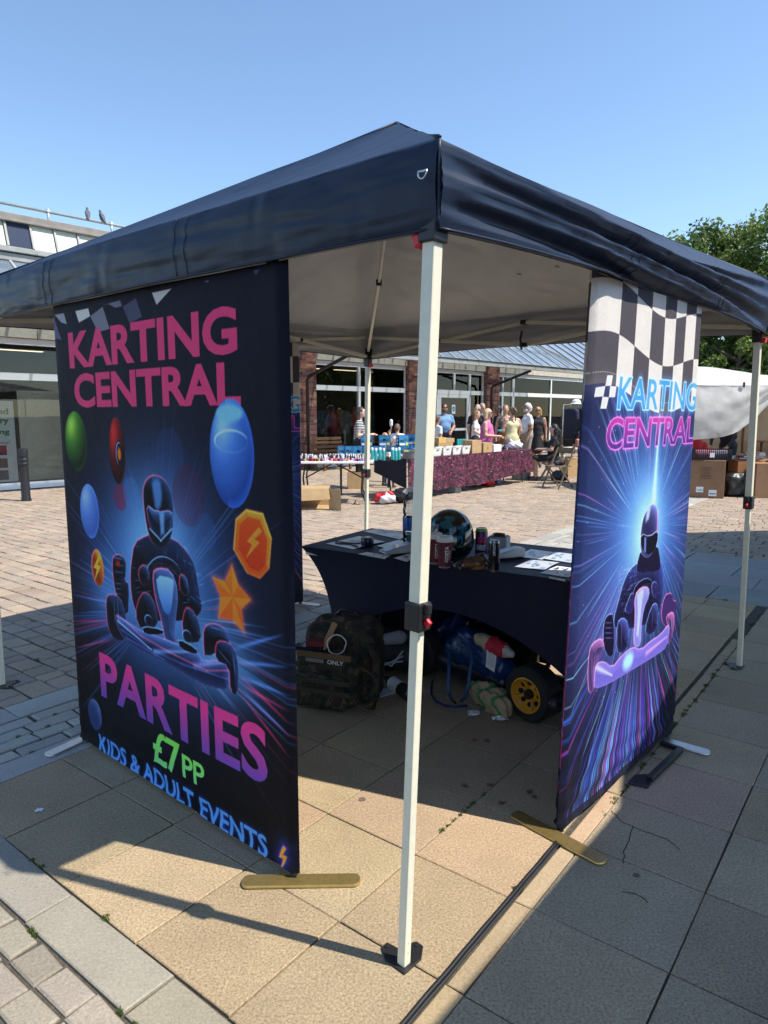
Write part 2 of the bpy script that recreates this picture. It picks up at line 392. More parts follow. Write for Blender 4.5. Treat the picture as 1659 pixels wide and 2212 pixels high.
# moss and grass in the joints, nobody could count it
m_moss = M('moss', (.085,.13,.03), rough=.9, var=.5, scale=40)
moss = MB()
def tuft(x, y, r, n, h):
    for _ in range(n):
        a, q = rnd.uniform(0, 6.28), r * math.sqrt(rnd.random()); px, py = x + q*math.cos(a), y + q*math.sin(a)
        b = rnd.uniform(0, 6.28); w = rnd.uniform(.0012, .0028); t = rnd.uniform(.3, 1) * h; lx, ly = rnd.gauss(0, h*.35), rnd.gauss(0, h*.35)
        moss.add([(px-w*math.cos(b), py-w*math.sin(b), -.012), (px+w*math.cos(b), py+w*math.sin(b), -.012), (px+lx+w*.5, py+ly, -.004+t), (px+lx-w*.5, py+ly, -.004+t)], [(0,1,2,3)])
for (u, v, s) in [(-.42,-.2,1),(-.42,.25,1),(-.577,.12,.8),(-.577,.62,1),(-.42,-.81,1.2),(-.42,-.55,1),(.45,1.17,1.2)]:
    for _ in range(3): x, y = gw(u + rnd.gauss(0,.003), v + rnd.gauss(0,.02)); tuft(x, y, .008*s, 60, .010)
for k in range(60):
    u = rnd.uniform(1.0, 4.4); x, y = gw(u, 1.245 + rnd.gauss(0,.006)); tuft(x, y, .009, 60 if 1.5 < u < 3.1 else 14, .012)
for k in range(40):
    u = rnd.uniform(-.4, 5); x, y = gw(u, rnd.choice((-.965,-.81,-1.372,-1.27,-1.17))); tuft(x, y, .012, 40, .011)
for k in range(22):
    x, y = gw(rnd.uniform(.55,.95), .81 + rnd.gauss(0,.003)); tuft(x, y, .007, 30, .008)
for k in range(70):
    x, y = gw(rnd.uniform(.5, 8), rnd.uniform(-6, -1.6)); tuft(x, y, .02, 30, .014)
for k in range(22):
    x, y = gw(4.62 + rnd.gauss(0,.01), rnd.uniform(-.5, 3)); tuft(x, y, .018, 60, .013)
tag(moss.build('moss', m_moss), 'green moss and grass tufts growing in the paving joints', kind='stuff')
for (zx, zy, lab) in ((85, 1751, 'scrap of white litter on the shaded slabs in front of the left banner'), (1010, 2004, None)):
    if not lab: continue
    p = G(zx, zy); mb = MB(); mb.grid(lambda a, b: Vector((p.x-.014+.028*a, p.y-.012+.024*b, .004+.006*nz(a*5,b*5,3))), 4, 4)
    tag(mb.build('paper_scrap', plain((.75,.76,.78)), smooth=True), lab, 'litter')
leaf_m = plain((.22,.10,.03), .8)
for k, (u, v) in enumerate([(.88,.72),(.95,.80),(1.0,.95),(.8,1.0),(.86,.9),(1.25,.55),(1.28,.6)]):
    x, y = gw(u, v); a = rnd.uniform(0,6); mb = MB()
    mb.add([(x+.02*math.cos(a+q)*s, y+.02*math.sin(a+q)*s, .003+z) for q, s, z in ((0,1,.004),(1.2,.6,0),(2.4,.8,.006),(3.4,.9,0),(4.6,.6,.005),(5.5,.5,0))], [(0,1,2,3,4,5)])
    tag(mb.build('dead_leaf', leaf_m), 'small brown dead leaf on the shaded slabs beside the right banner foot', 'leaf', 'dead leaves by the banner')
# chewing-gum stains have a shape of their own: thin dark discs
gum = MB()
for (u, v) in [(.55,.45),(.98,.98),(.2,1.9),(.75,1.45)]:
    x, y = gw(u, v); r = rnd.uniform(.010,.018)
    gum.add([(x+r*math.cos(t*.7)*rnd.uniform(.8,1.2), y+r*math.sin(t*.7)*rnd.uniform(.8,1.2), .0022) for t in range(9)], [tuple(range(9))])
o = wparent(gum.build('gum_stain', plain((.13,.10,.08), .9)), ground); o['kind'] = 'stuff'
# black cable lying along the joint
m_rub = M('black_rubber', (.012,.012,.014), rough=.45, var=.2)
mb = MB(); pts = []
for k in range(60):
    u = -1.3 + 2.05*k/59; x, y = gw(u, 1.172 + .002*nz(k*.3)); pts.append((x, y, .006 + .002*nz(k*.4, 2)))
mb.tube(pts, .0065, 8)
pts2 = [(p[0] + .010*GV.x, p[1] + .010*GV.y, .004) for p in pts]; mb.tube(pts2, .005, 8)
tag(mb.build('power_cable', m_rub, smooth=True), 'black twin cable lying in the joint between buff slabs and pale strip', 'cable')

crk = MB()
for line in ([(1319,1750),(1340,1772),(1366,1784),(1360,1810),(1350,1835),(1347,1865)], [(1366,1786),(1400,1800),(1440,1812),(1468,1835)], [(1345,1925),(1380,1935),(1400,1950)]):
    pts = [G(*p) for p in line]; P_ = []
    for a, b in zip(pts[:-1], pts[1:]): P_ += [a.lerp(b, t) + Vector((rnd.gauss(0,.003), rnd.gauss(0,.003), .001)) for t in (0,.25,.5,.75)]
    crk.tube(P_ + [pts[-1]], .0016, 4, flat=.5)
o = wparent(crk.build('crack', plain((.03,.028,.025), .95)), ground); o['kind'] = 'stuff'
# ================================================================== GAZEBO
m_navy = M('navy_polyester', (.0045,.0125,.036), rough=.47, var=.12, scale=5, bump=.0012, bscale=24, spec=.36, crease=(4.5,.012))
m_lining = M('silver_lining', (.50,.505,.51), rough=.55, var=.07, scale=6, bump=.003, bscale=9, crease=(3.0,.05))
m_tube = M('cream_powdercoat', (.74,.70,.56), rough=.35, var=.05, scale=30)
m_black = M('black_plastic', (.014,.014,.016), rough=.42, var=.15, bump=.0003, bscale=300)
m_red = M('red_clip_plastic', (.60,.012,.03), rough=.35, var=.1)
m_steel = M('bright_steel', (.62,.62,.62), rough=.28, metal=1.0, var=.1)
EX = Vector((math.cos(math.radians(47.5)), math.sin(math.radians(47.5)), 0)); EY = Vector((-EX.y, EX.x, 0))
FEET = {'F': (.0541,1.705), 'R': (2.133,3.974), 'L': (-2.135,3.687), 'B': (-.163,5.99)}
TOPS = {'F': (.118,1.705), 'R': (2.105,3.985), 'L': (-2.12,3.70), 'B': (-.135,5.99)}
EAVE = {'F': Vector((.125,1.665,2.118)), 'R': Vector((2.15,3.985,2.235)), 'B': Vector((-.13,6.04,2.22)), 'L': Vector((-2.165,3.70,2.15))}
VALB = {'F': Vector((.125,1.672,1.925)), 'R': Vector((2.145,3.985,1.945)), 'B': Vector((-.13,6.03,1.965)), 'L': Vector((-2.16,3.70,1.965))}
PEAK = Vector((.065,3.84,3.0))
gaz = thing('gazebo', 'navy blue pop-up gazebo with cream legs and silver lining in the foreground', 'gazebo', (FEET['F'][0], FEET['F'][1], 0), math.radians(47.5))
def canopy_side(a, b, n, seed, off=0.0, folds=1.0, sag=.0):
    A, B, a0, b0 = EAVE[a], EAVE[b], VALB[a], VALB[b]
    def fn(i, j):
        s = i; out = Vector(n)
        T = A.lerp(B, s) + Vector((0,0,-sag*math.sin(math.pi*s))); V0 = a0.lerp(b0, s) + Vector((0,0,.03*math.sin(math.pi*s)*(sag > 0)))
        e = math.sin(math.pi*s) ** .6
        if j <= .4:
            t = j/.4; p = V0.lerp(T, t)
            ph = 2*math.pi*(2.1*t + 1.3*s*(1-.4*t)) + seed + 2.2*nz(s*2.3, t*1.2, seed)
            d = folds*(.017*math.sin(ph)*e + .010*math.sin(2.1*ph+1.1)*e*(1-abs(t-.5))) + .006*nz(s*9, t*5, seed)*e + .004*nz(s*24, t*14, seed) + folds*.004*math.sin(5*ph + 3*nz(s*6, t*2))*e*math.exp(-s*1.5)
            p = p + out*(d + .012*math.sin(math.pi*t) + (.036 if a == 'L' else .022)*e*(1-.3*t)) 
        else:
            t = (j-.4)/.6; t = t*t*(.35) + t*.65; p = T.lerp(PEAK, t)
            ph = 2*math.pi*(3*t + .6*s) + seed
            w = math.sin(math.pi*min(1, t*1.0)) 
            p = p + Vector((0,0,-.045*w*math.sin(math.pi*s) + folds*.006*math.sin(ph)*(1-t)*e + .012*nz(s*5*(1-t), t*4, seed+4)*(1-t)))
            if t < .08: p = p + out*.012*(1 - t/.08)*0
        return p - out*off - Vector((0,0,off*.9 if j > .4 else 0))
    return fn
SIDES = (('F','R', -EY, 1.0, 1.5, .045), ('R','B', EX, 4.0, .6, .02), ('B','L', EY, 7.0, .6, .02), ('L','F', -EX, 2.4, .06, .0))
mb = MB(); ml = MB()
for a, b, n, seed, fo, sg in SIDES:
    mb.grid(canopy_side(a, b, n, seed, 0, fo, sg), 90, 56); ml.grid(canopy_side(a, b, n, seed, .022, fo, sg), 90, 56, flip=True)
wparent(mb.build('canopy', m_navy, smooth=True), gaz); wparent(ml.build('lining', m_lining, smooth=True), gaz)
for a, b, n, seed, fo, sg in SIDES:        # stitched seams down the valance and hem rope along its foot
    fn = canopy_side(a, b, n, seed, -.002, fo, sg)
    for s in (.335, .355, .66, .68):
        q = MB(); q.tube([fn(s + .0006*math.sin(k), .4*k/14) for k in range(15)], .0012, 5); wparent(q.build('seam', m_navy, smooth=True), gaz)
    q = MB(); q.tube([fn(k/60, .002) for k in range(61)], .004, 6); wparent(q.build('hem', m_navy, smooth=True), gaz)
for e in ('F','R','B','L'):
    q = MB(); q.tube([EAVE[e].lerp(PEAK, t) + Vector((0,0,.004 - .02*math.sin(math.pi*t))) for t in [k/14 for k in range(15)]], .006, 6); wparent(q.build('ridge_seam', m_navy, smooth=True), gaz)
    q = MB(); q.tube([VALB[e].lerp(EAVE[e], k/8) + Vector((.002*nz(k), 0, 0)) for k in range(9)], .005, 6); wparent(q.build('corner_seam', m_navy, smooth=True), gaz)
c = at(930, 383, 1.675) - EX*.026; q = MB()      # metal D-ring on the front corner
q.tube([c + (-EX*.004) + EY*(.013*math.cos(t)) + Vector((0,0,-.016*math.sin(t)+.006)) for t in [math.pi*k/10 for k in range(11)]], .0022, 8)
q.bar(c - EX*.002 - EY*.012 + Vector((0,0,.006)), c - EX*.002 + EY*.014 + Vector((0,0,.008)), .003, .005); wparent(q.build('d_ring', m_steel, smooth=True), gaz)
def leg(key, clip_dir):
    f, t = Vector(FEET[key] + (0,)), Vector(TOPS[key] + (1.99,)); P = lambda z: f.lerp(t, z/1.99)
    sx = -1 if key in 'FL' else 1
    q = MB(); q.bar(P(.99), P(1.96), .036, .036, EX); lg = wparent(q.build('leg', m_tube, bevel=.004), gaz)
    q = MB(); q.bar(P(.006), P(1.0), .027, .027, EX); wparent(q.build('inner_tube', m_tube, bevel=.003), lg)
    q = MB(); q.bar(P(.955), P(1.03), .050, .050, EX); q.bar(P(1.0) + clip_dir*.03, P(1.03) + clip_dir*.03, .02, .02, EX); wparent(q.build('height_lock', m_black, bevel=.005), lg)
    q = MB(); q.bar(P(.985) + clip_dir*.026, P(.985) + clip_dir*.040 + Vector((0,0,-.012)), .012, .020); wparent(q.build('lock_button', m_red, bevel=.004), lg)
    q = MB(); q.bar(P(1.90), P(1.985), .052, .052, EX); q.bar(P(1.99), P(2.05), .046, .046, EX); wparent(q.build('corner_bracket', m_black, bevel=.004), lg)
    q = MB(); q.bar(P(1.895) + EY*(.03 if key == 'F' else -.028), P(1.925) + EY*(.042 if key == 'F' else -.034), .024, .04, EX); wparent(q.build('release_clip', m_red, bevel=.004), lg)
    q = MB(); c0 = f - EX*0; sgn = 1 if key in 'FL' else -1; sgy = 1 if key in 'FR' else -1
    q.prism([(-.026,-.026),(.045,-.026),(.085,.0),(.085,.026),(.03,.05),(.026,.085),(0,.085),(-.026,.045)], lambda a, b: c0 + EX*(a*sgn) + EY*(b*sgy) + Vector((0,0,.001)), (0,0,.006))
    if (sgn*sgy) < 0: q.f = [x[::-1] for x in q.f]
    fp = wparent(q.build('foot_plate', m_black, bevel=.002), lg)
    for (a, b) in ((.072,.014),(.014,.072)):
        w = MB(); w.lathe([(.007,0),(.007,.003),(.003,.004)], 10, c0 + EX*(a*sgn) + EY*(b*sgy) + Vector((0,0,.007))); wparent(w.build('peg_hole', plain((.004,.004,.004), .8)), fp)
    for z, s in ((.045, 1), (.075, 1)):
        w = MB(); w.lathe([(.0035,0),(.0035,.003)], 8, P(z) - EY*.0135*(1 if key != 'B' else -1), R=EY.to_track_quat('Z','Y').to_matrix()); wparent(w.build('rivet', m_steel), lg)
leg('F', -EY); leg('R', -EX); leg('L', -EX); leg('B', -EX)
def truss(a, b):
    A, B = Vector(TOPS[a] + (0,)), Vector(TOPS[b] + (0,)); d = (B - A).normalized(); A = A + d*.03; B = B - d*.03; Mid = (A + B)/2
    inn = (PEAK - Mid); inn.z = 0; inn.normalize(); ZL, ZU = (1.985, 2.14) if 'B' in (a, b) else (1.965, 2.075)
    for p, q in ((A, Mid), (Mid, B)):
        for k, (z0, z1) in enumerate(((ZU, ZL), (ZL, ZU))):
            w = MB(); o = inn*(.012*(1 if k else -1)); w.bar(p + o + Vector((0,0,z0)), q + o + Vector((0,0,z1)), .012, .024); wparent(w.build('truss_bar', m_tube, bevel=.002), gaz)
        c = (p + q)/2 + Vector((0,0,(ZU+ZL)/2)); w = MB(); w.lathe([(.012,-.024),(.014,-.02),(.014,.02),(.012,.024)], 10, c, R=inn.to_track_quat('Z','Y').to_matrix()); wparent(w.build('pivot_bolt', m_black), gaz)
    for z in (ZL, ZU):
        w = MB(); w.obox(Mid + Vector((0,0,z)), (.045,.045,.03), RZ(math.atan2(d.y, d.x))); wparent(w.build('truss_joint', m_black, bevel=.004), gaz)
    w = MB(); w.tube([Mid + inn*.03 + Vector((0,0,2.08)), Mid + inn*.05 + Vector((0,0,2.02)), Mid + inn*.03 + Vector((0,0,1.95))], .009, 6, flat=.3); wparent(w.build('strap', m_black), gaz)
for a, b in (('F','R'),('R','B'),('B','L'),('L','F')): truss(a, b)
for k in 'FRBL':
    p = Vector(TOPS[k] + (2.03,)); e = PEAK + Vector((0,0,-.14)); e0 = p.lerp(e, .97); m_ = p.lerp(e, .5) + Vector((0,0,-.05))
    w = MB(); w.bar(p, m_, .02, .03); w.bar(m_, e0, .016, .024); wparent(w.build('rafter', m_tube, bevel=.002), gaz)
    w = MB(); w.obox(m_, (.04,.04,.04)); wparent(w.build('rafter_joint', m_black, bevel=.005), gaz)
w = MB(); w.lathe([(.05,0),(.05,.06),(.03,.08),(.03,.12)], 16, PEAK + Vector((0,0,-.16))); wparent(w.build('peak_hub', m_black), gaz)
fnl = canopy_side('R','B', EX, 4.0, .018, .3, .02)
for s, j in ((.42,.62),(.30,.62)):
    w = MB(); c = fnl(s, j); w.tube([c + Vector((.011*math.cos(t), .011*math.sin(t)*.75, -.004 + .011*math.sin(t)*.6)) for t in [2*math.pi*k/12 for k in range(13)]], .004, 6); wparent(w.build('eyelet', m_steel, smooth=True), gaz)
# ================================================================== PRINTED BANNERS
class Art:
    """a print, painted in metres on the cloth (u to the right, v up)"""
    def __init__(s, w, h, ppm, base): s.w, s.h, s.k = w, h, ppm; s.W, s.H = int(w*ppm), int(h*ppm); s.a = np.empty((s.H, s.W, 3)); s.a[:] = base; s.gy, s.gx = np.mgrid[0:s.H, 0:s.W]; s.X = (s.gx + .5)/ppm; s.Y = (s.gy + .5)/ppm
    def win(s, lo, hi, pad):
        x0 = max(0, int((lo[0]-pad)*s.k)); x1 = min(s.W, int((hi[0]+pad)*s.k)+2); y0 = max(0, int((lo[1]-pad)*s.k)); y1 = min(s.H, int((hi[1]+pad)*s.k)+2)
        return (slice(y0, max(y0, y1)), slice(x0, max(x0, x1)))
    def sd(s, P, sl):
        X, Y = s.X[sl], s.Y[sl]; n = len(P); d = np.full(X.shape, 1e9); sg = np.ones(X.shape)
        for i in range(n):
            ax, ay = P[i]; bx, by = P[i-1]; ex, ey = bx-ax, by-ay; wx, wy = X-ax, Y-ay
            t = np.clip((wx*ex+wy*ey)/max(ex*ex+ey*ey, 1e-12), 0, 1); d = np.minimum(d, (wx-ex*t)**2 + (wy-ey*t)**2)
            c1 = Y >= ay; c2 = Y < by; c3 = ex*wy > ey*wx; al = (c1 & c2 & c3) | (~c1 & ~c2 & ~c3); sg = np.where(al, -sg, sg)
        return sg*np.sqrt(d)
    def mix(s, sl, col, al):
        c = col(s.X[sl], s.Y[sl]) if callable(col) else np.array(col); s.a[sl] = s.a[sl]*(1-al[..., None]) + c*al[..., None]
    def plus(s, sl, col, al): s.a[sl] = 1-(1-s.a[sl])*(1-np.clip(np.array(col)*al[..., None], 0, 1))
    def poly(s, P, col, al=1., soft=.0015, rim=None, rimw=.006, glow=None, glowr=.03, inner=None, smooth=0):
        P = [tuple(p) for p in P]
        for _ in range(smooth):
            Q = []
            for i in range(len(P)):
                a, b = P[i], P[(i+1) % len(P)]; Q += [(a[0]*.75+b[0]*.25, a[1]*.75+b[1]*.25), (a[0]*.25+b[0]*.75, a[1]*.25+b[1]*.75)]
            P = Q
        A = np.array(P); sl = s.win(A.min(0), A.max(0), .01 + (3*glowr if glow is not None else 0))
        if 0 in s.a[sl].shape: return
        d = s.sd(P, sl)
        if glow is not None: s.plus(sl, glow, np.exp(-np.maximum(d, 0)/glowr)*(d > -.005))
        if col is not None: s.mix(sl, col, np.clip(.5 - d/(2*soft), 0, 1)*al)
        gy_, gx_ = np.gradient(d); nn = np.hypot(gx_, gy_) + 1e-9; gx_, gy_ = gx_/nn, gy_/nn
        if inner is not None: m = d < 0; s.plus(sl, inner[0], np.where(m, (np.exp(d/inner[1])*.35 + np.exp(d/(2.2*inner[1]))*np.clip(.75*gy_ + .5*gx_ + .15, 0, 1)*1.0)*inner[2], 0))
        if rim is not None: s.plus(sl, rim, np.exp(-(d/rimw)**2)*np.clip(.42 - .55*gx_ + .45*gy_, .12, 1))
    def ell(s, c, r, col, rot=0, n=40, **k): s.poly([(c[0]+r[0]*math.cos(t)*math.cos(rot)-r[1]*math.sin(t)*math.sin(rot), c[1]+r[0]*math.cos(t)*math.sin(rot)+r[1]*math.sin(t)*math.cos(rot)) for t in [2*math.pi*i/n for i in range(n)]], col, **k)
    def haze(s, c, r, col, k=1., p=1.): 
        d = np.sqrt(((s.X-c[0])/r[0])**2 + ((s.Y-c[1])/r[1])**2); s.plus((slice(None), slice(None)), col, np.exp(-d**2*1.5)**p*k)
    def line(s, p, q, w0, w1, col, al=1., fade=False, mode='plus'):
        lo, hi = np.minimum(p, q), np.maximum(p, q); sl = s.win(lo, hi, max(w0, w1)*2+.01)
        if 0 in s.a[sl].shape: return
        X, Y = s.X[sl], s.Y[sl]; ex, ey = q[0]-p[0], q[1]-p[1]; t = np.clip(((X-p[0])*ex+(Y-p[1])*ey)/max(ex*ex+ey*ey, 1e-12), 0, 1)
        d = np.hypot(X-p[0]-ex*t, Y-p[1]-ey*t); w = w0+(w1-w0)*t; a = np.exp(-(d/np.maximum(w, 1e-4))**2)*al
        if fade: a = a*np.sin(np.pi*np.clip(t*.97+.015, 0, 1))**.7
        (s.plus if mode == 'plus' else s.mix)(sl, col, a)
    def mask(s, V, T):
        m = np.zeros((s.H, s.W)); 
        for t in T:
            P = [V[i] for i in t]; A = np.array(P); sl = s.win(A.min(0), A.max(0), .004)
            if 0 in m[sl].shape: continue
            (x0,y0),(x1,y1),(x2,y2) = P; ar = (x1-x0)*(y2-y0)-(x2-x0)*(y1-y0)
            if abs(ar) < 1e-12: continue
            sub = np.zeros(m[sl].shape)
            for ox in (-.25,.25):
                for oy in (-.25,.25):
                    X, Y = s.X[sl]+ox/s.k, s.Y[sl]+oy/s.k; e = [((bx-ax)*(Y-ay)-(by-ay)*(X-ax))*math.copysign(1, ar) >= -1e-9 for (ax,ay),(bx,by) in ((P[0],P[1]),(P[1],P[2]),(P[2],P[0]))]
                    sub += (e[0] & e[1] & e[2])*.25
            m[sl] = np.maximum(m[sl], 0) + sub
        return np.clip(m, 0, 1)
    def text(s, body, u0, v0, u1, v1, col, bold=.03, space=1., arc=0., glow=None, glowr=6, outline=None, fill=1., skew=0.):
        V, T = letters(body, bold, space); Q = [(u0+(u1-u0)*x+skew*(v1-v0)*y, v0+(v1-v0)*y+arc*(4*x*(1-x))) for x, y in V]; m = s.mask(Q, T); al = (slice(None), slice(None))
        def blur(a, r):
            for ax in (0, 1):
                for _ in range(2):
                    c = np.cumsum(np.pad(a, [(r+1, r) if i == ax else (0, 0) for i in (0, 1)]), axis=ax); n = a.shape[ax]
                    a = (np.take(c, range(2*r+1, 2*r+1+n), ax) - np.take(c, range(0, n), ax))/(2*r+1)
            return a
        if glow is not None: s.plus(al, glow, np.clip(blur(m, glowr)*1.5, 0, 1))
        s.mix(al, col, m*fill)
        if outline is not None: b = blur(m, 1); s.plus(al, outline, np.clip(4*b*(1-b)*1.1, 0, 1)*(b > .02))
    def grain(s, k): s.a = np.clip(s.a*(1 + k*np.random.RandomState(3).randn(s.H, s.W, 1)), 0, 1)
    def image(s, name):
        im = bpy.data.images.new(name, s.W, s.H); px = np.ones((s.H, s.W, 4), np.float32); px[..., :3] = np.clip(s.a, 0, 1); im.pixels.foreach_set(px.ravel()); im.update(); im.pack(); return im
def cloth_print(name, im, lift=1.0, trans=.28, rough=.6):
    m = bpy.data.materials.new(name); m.use_nodes = True; N, L = m.node_tree.nodes, m.node_tree.links; p = N['Principled BSDF']
    tx = N.new('ShaderNodeTexImage'); tx.image = im; tx.interpolation = 'Linear'; tx.extension = 'EXTEND'
    p.inputs['Roughness'].default_value = rough; p.inputs['Specular IOR Level'].default_value = .12
    sm = N.new('ShaderNodeVectorMath'); sm.operation = 'SCALE'; sm.inputs['Scale'].default_value = lift; L.new(tx.outputs['Color'], sm.inputs[0]); mn = N.new('ShaderNodeVectorMath'); mn.operation = 'MINIMUM'; mn.inputs[1].default_value = (.9,.9,.9); L.new(sm.outputs[0], mn.inputs[0]); sm = mn; L.new(sm.outputs[0], p.inputs['Base Color'])
    tc = N.new('ShaderNodeTexCoord'); n = N.new('ShaderNodeTexNoise'); n.inputs['Scale'].default_value = 900; L.new(tc.outputs['Object'], n.inputs['Vector'])
    n2 = N.new('ShaderNodeTexNoise'); n2.inputs['Scale'].default_value = 7; n2.inputs['Detail'].default_value = 3; L.new(tc.outputs['Object'], n2.inputs['Vector'])
    b = N.new('ShaderNodeBump'); b.inputs['Distance'].default_value = .0004; L.new(n.outputs['Fac'], b.inputs['Height'])
    b2 = N.new('ShaderNodeBump'); b2.inputs['Distance'].default_value = .007; L.new(n2.outputs['Fac'], b2.inputs['Height']); L.new(b.outputs[0], b2.inputs['Normal']); L.new(b2.outputs[0], p.inputs['Normal'])
    t = N.new('ShaderNodeBsdfTranslucent'); L.new(sm.outputs[0], t.inputs['Color']); x = N.new('ShaderNodeMixShader'); x.inputs[0].default_value = trans
    L.new(p.outputs[0], x.inputs[1]); L.new(t.outputs[0], x.inputs[2]); L.new(x.outputs[0], N['Material Output'].inputs['Surface']); return m
class Plane:
    def __init__(s, p0, p1, la=0.0, lb=0.0):
        s.la, s.lb = la, lb; s.p0, s.p1 = Vector(p0 + (0,)), Vector(p1 + (0,)); s.d = (s.p1-s.p0); s.w = s.d.length; s.d.normalize(); s.n = Vector((s.d.y, -s.d.x, 0))
    def on(s, q):
        o = Vector((0,0,CAMH)); r = ray(*q); t = (s.p0-o).dot(s.n)/r.dot(s.n); h = o + r*t; x = (h-s.p0).dot(s.d); a, b = s.la*h.z/1.95, s.lb*h.z/1.95; return ((x-a)/(s.w+b-a)*s.w, h.z)
def lin(c0, c1, y0, y1): c0, c1 = np.array(c0), np.array(c1); return lambda X, Y: c0 + (c1-c0)*np.clip((Y-y0)/(y1-y0), 0, 1)[..., None]
def rgb(r, g, b): return (r/255, g/255, b/255)
LBP = Plane((-1.405,3.035), (-.272,2.045)); RBP = Plane((.622,2.305), (1.372,3.122), .10, .03)
BH = 2.03
# ---- left banner: parties
A = Art(LBP.w, BH, 430, rgb(15,14,21)); on2 = lambda x, y: LBP.on(A2(x, y)); on3 = lambda x, y: LBP.on(A3(x, y))
P2 = lambda *q: [on2(*p) for p in q]; P3 = lambda *q: [on3(*p) for p in q]
A.mix((slice(None), slice(None)), lin(rgb(15,14,19), rgb(19,20,38), .3, 1.9), np.full((A.H, A.W), .8))
ctr = on3(640, 330)
A.haze(ctr, (.56,.46), rgb(45,105,210), .85); A.haze((ctr[0]+.02, ctr[1]+.1), (.32,.36), rgb(110,185,255), .85); A.haze((ctr[0]+.40, ctr[1]-.22), (.24,.16), rgb(90,160,240), .7); A.haze((ctr[0]-.36, ctr[1]-.12), (.22,.16), rgb(70,130,220), .6)
R_ = random.Random(5)
for k in range(150):
    a = R_.choice([R_.uniform(-.75,.25), R_.uniform(2.7,3.9), R_.uniform(.3,2.9)]); c, s_ = math.cos(a), math.sin(a); r0, r1 = R_.uniform(.22,.36), R_.uniform(.45,.95)
    col = R_.choice([rgb(70,130,230), rgb(80,150,240), rgb(200,30,70), rgb(60,80,190)]) if abs(s_) < .75 else rgb(60,100,180)
    A.line((ctr[0]+c*r0, ctr[1]-.12+s_*r0), (ctr[0]+c*r1, ctr[1]-.12+s_*r1), .002, R_.uniform(.002,.006), col, R_.uniform(.1,.5) if abs(s_) < .75 else .14, True)
for q in ((300,560,130,20),(330,690,160,110)): A.line(on3(q[0]+60, q[1]-q[3]*.2), on3(q[2], q[1]+q[3]*.3), .007, .003, rgb(200,25,65), .7, True)
for (x0,y0,x1,y1) in ((1140,880,1450,1180),(1150,990,1440,1370),(1160,940,1430,1090)): A.line(on3(x0,y0), on3(x1,y1), .008, .004, rgb(190,25,70), .8, True)
for (x0,y0,x1,y1) in ((1150,960,1440,1240),(1130,880,1430,1000),(1120,800,1420,830),(1110,720,1400,640)): A.line(on3(x0,y0), on3(x1,y1), .01, .004, rgb(70,120,230), .8, True)
for (x,y,r,cl,k) in ((780,1300,.09,rgb(60,90,160),.18),(900,1550,.10,rgb(90,30,60),.3),(470,1560,.05,rgb(150,30,60),.5),(540,1540,.06,rgb(80,130,200),.35),(1010,1780,.06,rgb(60,90,150),.3)): A.ell(on2(x,y), (r, r*1.1), cl, al=k)
# chequered flag peeping out under the valance
for q, c in (([(0,430),(50,430),(100,575),(30,555),(0,470)], rgb(85,88,115)), ([(55,415),(115,405),(135,475),(100,465)], rgb(150,150,165)), ([(187,392),(268,374),(280,425),(210,465)], rgb(205,200,195)), ([(280,425),(360,365),(405,505),(330,525)], rgb(120,118,130)), ([(360,355),(470,325),(483,362),(440,372),(400,350)], rgb(110,112,130)), ([(487,365),(570,312),(608,430),(530,470)], rgb(70,72,95)), ([(670,278),(795,252),(700,355)], rgb(190,188,188)), ([(1308,140),(1350,130),(1325,168)], rgb(70,78,125)), ([(1000,208),(1028,202),(1024,212)], rgb(150,150,160))): A.poly(P2(*q), c)
pink = rgb(230,62,112)
def tbox(bl, tr): return bl[0], bl[1], tr[0], tr[1]
kl, kr = on2(153, 750), on2(1208, 640); top = on2(1110, 380)
A.text('KARTING', kl[0], on2(180,755)[1], kr[0], on2(580,475)[1]+.012, pink, .034, 1.02)
cl_, cr = on2(185, 990), on2(1230, 960)
A.text('CENTRAL', cl_[0], on2(260,1000)[1], cr[0], on2(240,792)[1]+.006, pink, .034, 1.0)
# plain stand-ins for the prints of game items: coloured discs and drops of the same size and place
def orb(P, ctr_, r, c, hi, dark):
    def shade(X, Y):
        x, y = (X-ctr_[0])/r[0], (Y-ctr_[1])/r[1]; zz = np.sqrt(np.clip(1-x*x-y*y, 0, 1)); l = np.clip(-.35*x + .55*y + .75*zz, 0, 1)[..., None]; e = np.clip(1-zz*1.6, 0, 1)[..., None]
        return np.array(dark)*(1-l) + np.array(c)*l*(1-l**6) + np.array(hi)*l**7 + np.array(c)*e*.35*(x[..., None] > -.2)
    A.ell(ctr_, r, shade, soft=.0025)
orb(A, on2(188, 1210), (.098, .125), rgb(62,130,38), rgb(170,220,80), rgb(16,34,14))
rc = on2(450, 1270); orb(A, rc, (.062,.13), rgb(120,20,25), rgb(220,40,40), rgb(30,6,10)); A.ell(on2(465,1290), (.03,.052), rgb(20,8,12)); A.ell(on2(465,1290), (.024,.044), None, rim=rgb(140,190,255), rimw=.003); A.ell(on2(465,1290), (.013,.024), rgb(255,120,40), soft=.006)
bc = on2(1170, 1290); orb(A, bc, (.115,.175), rgb(70,125,215), rgb(150,205,255), rgb(34,70,150)); A.ell((bc[0], bc[1]+.04), (.085,.035), None, rim=rgb(170,215,250), rimw=.004); A.ell(on2(1157,1035), (.068,.028), rgb(125,195,235), soft=.008)
gc = on2(275, 1650); orb(A, gc, (.082,.115), rgb(92,135,215), rgb(150,190,245), rgb(60,95,175))
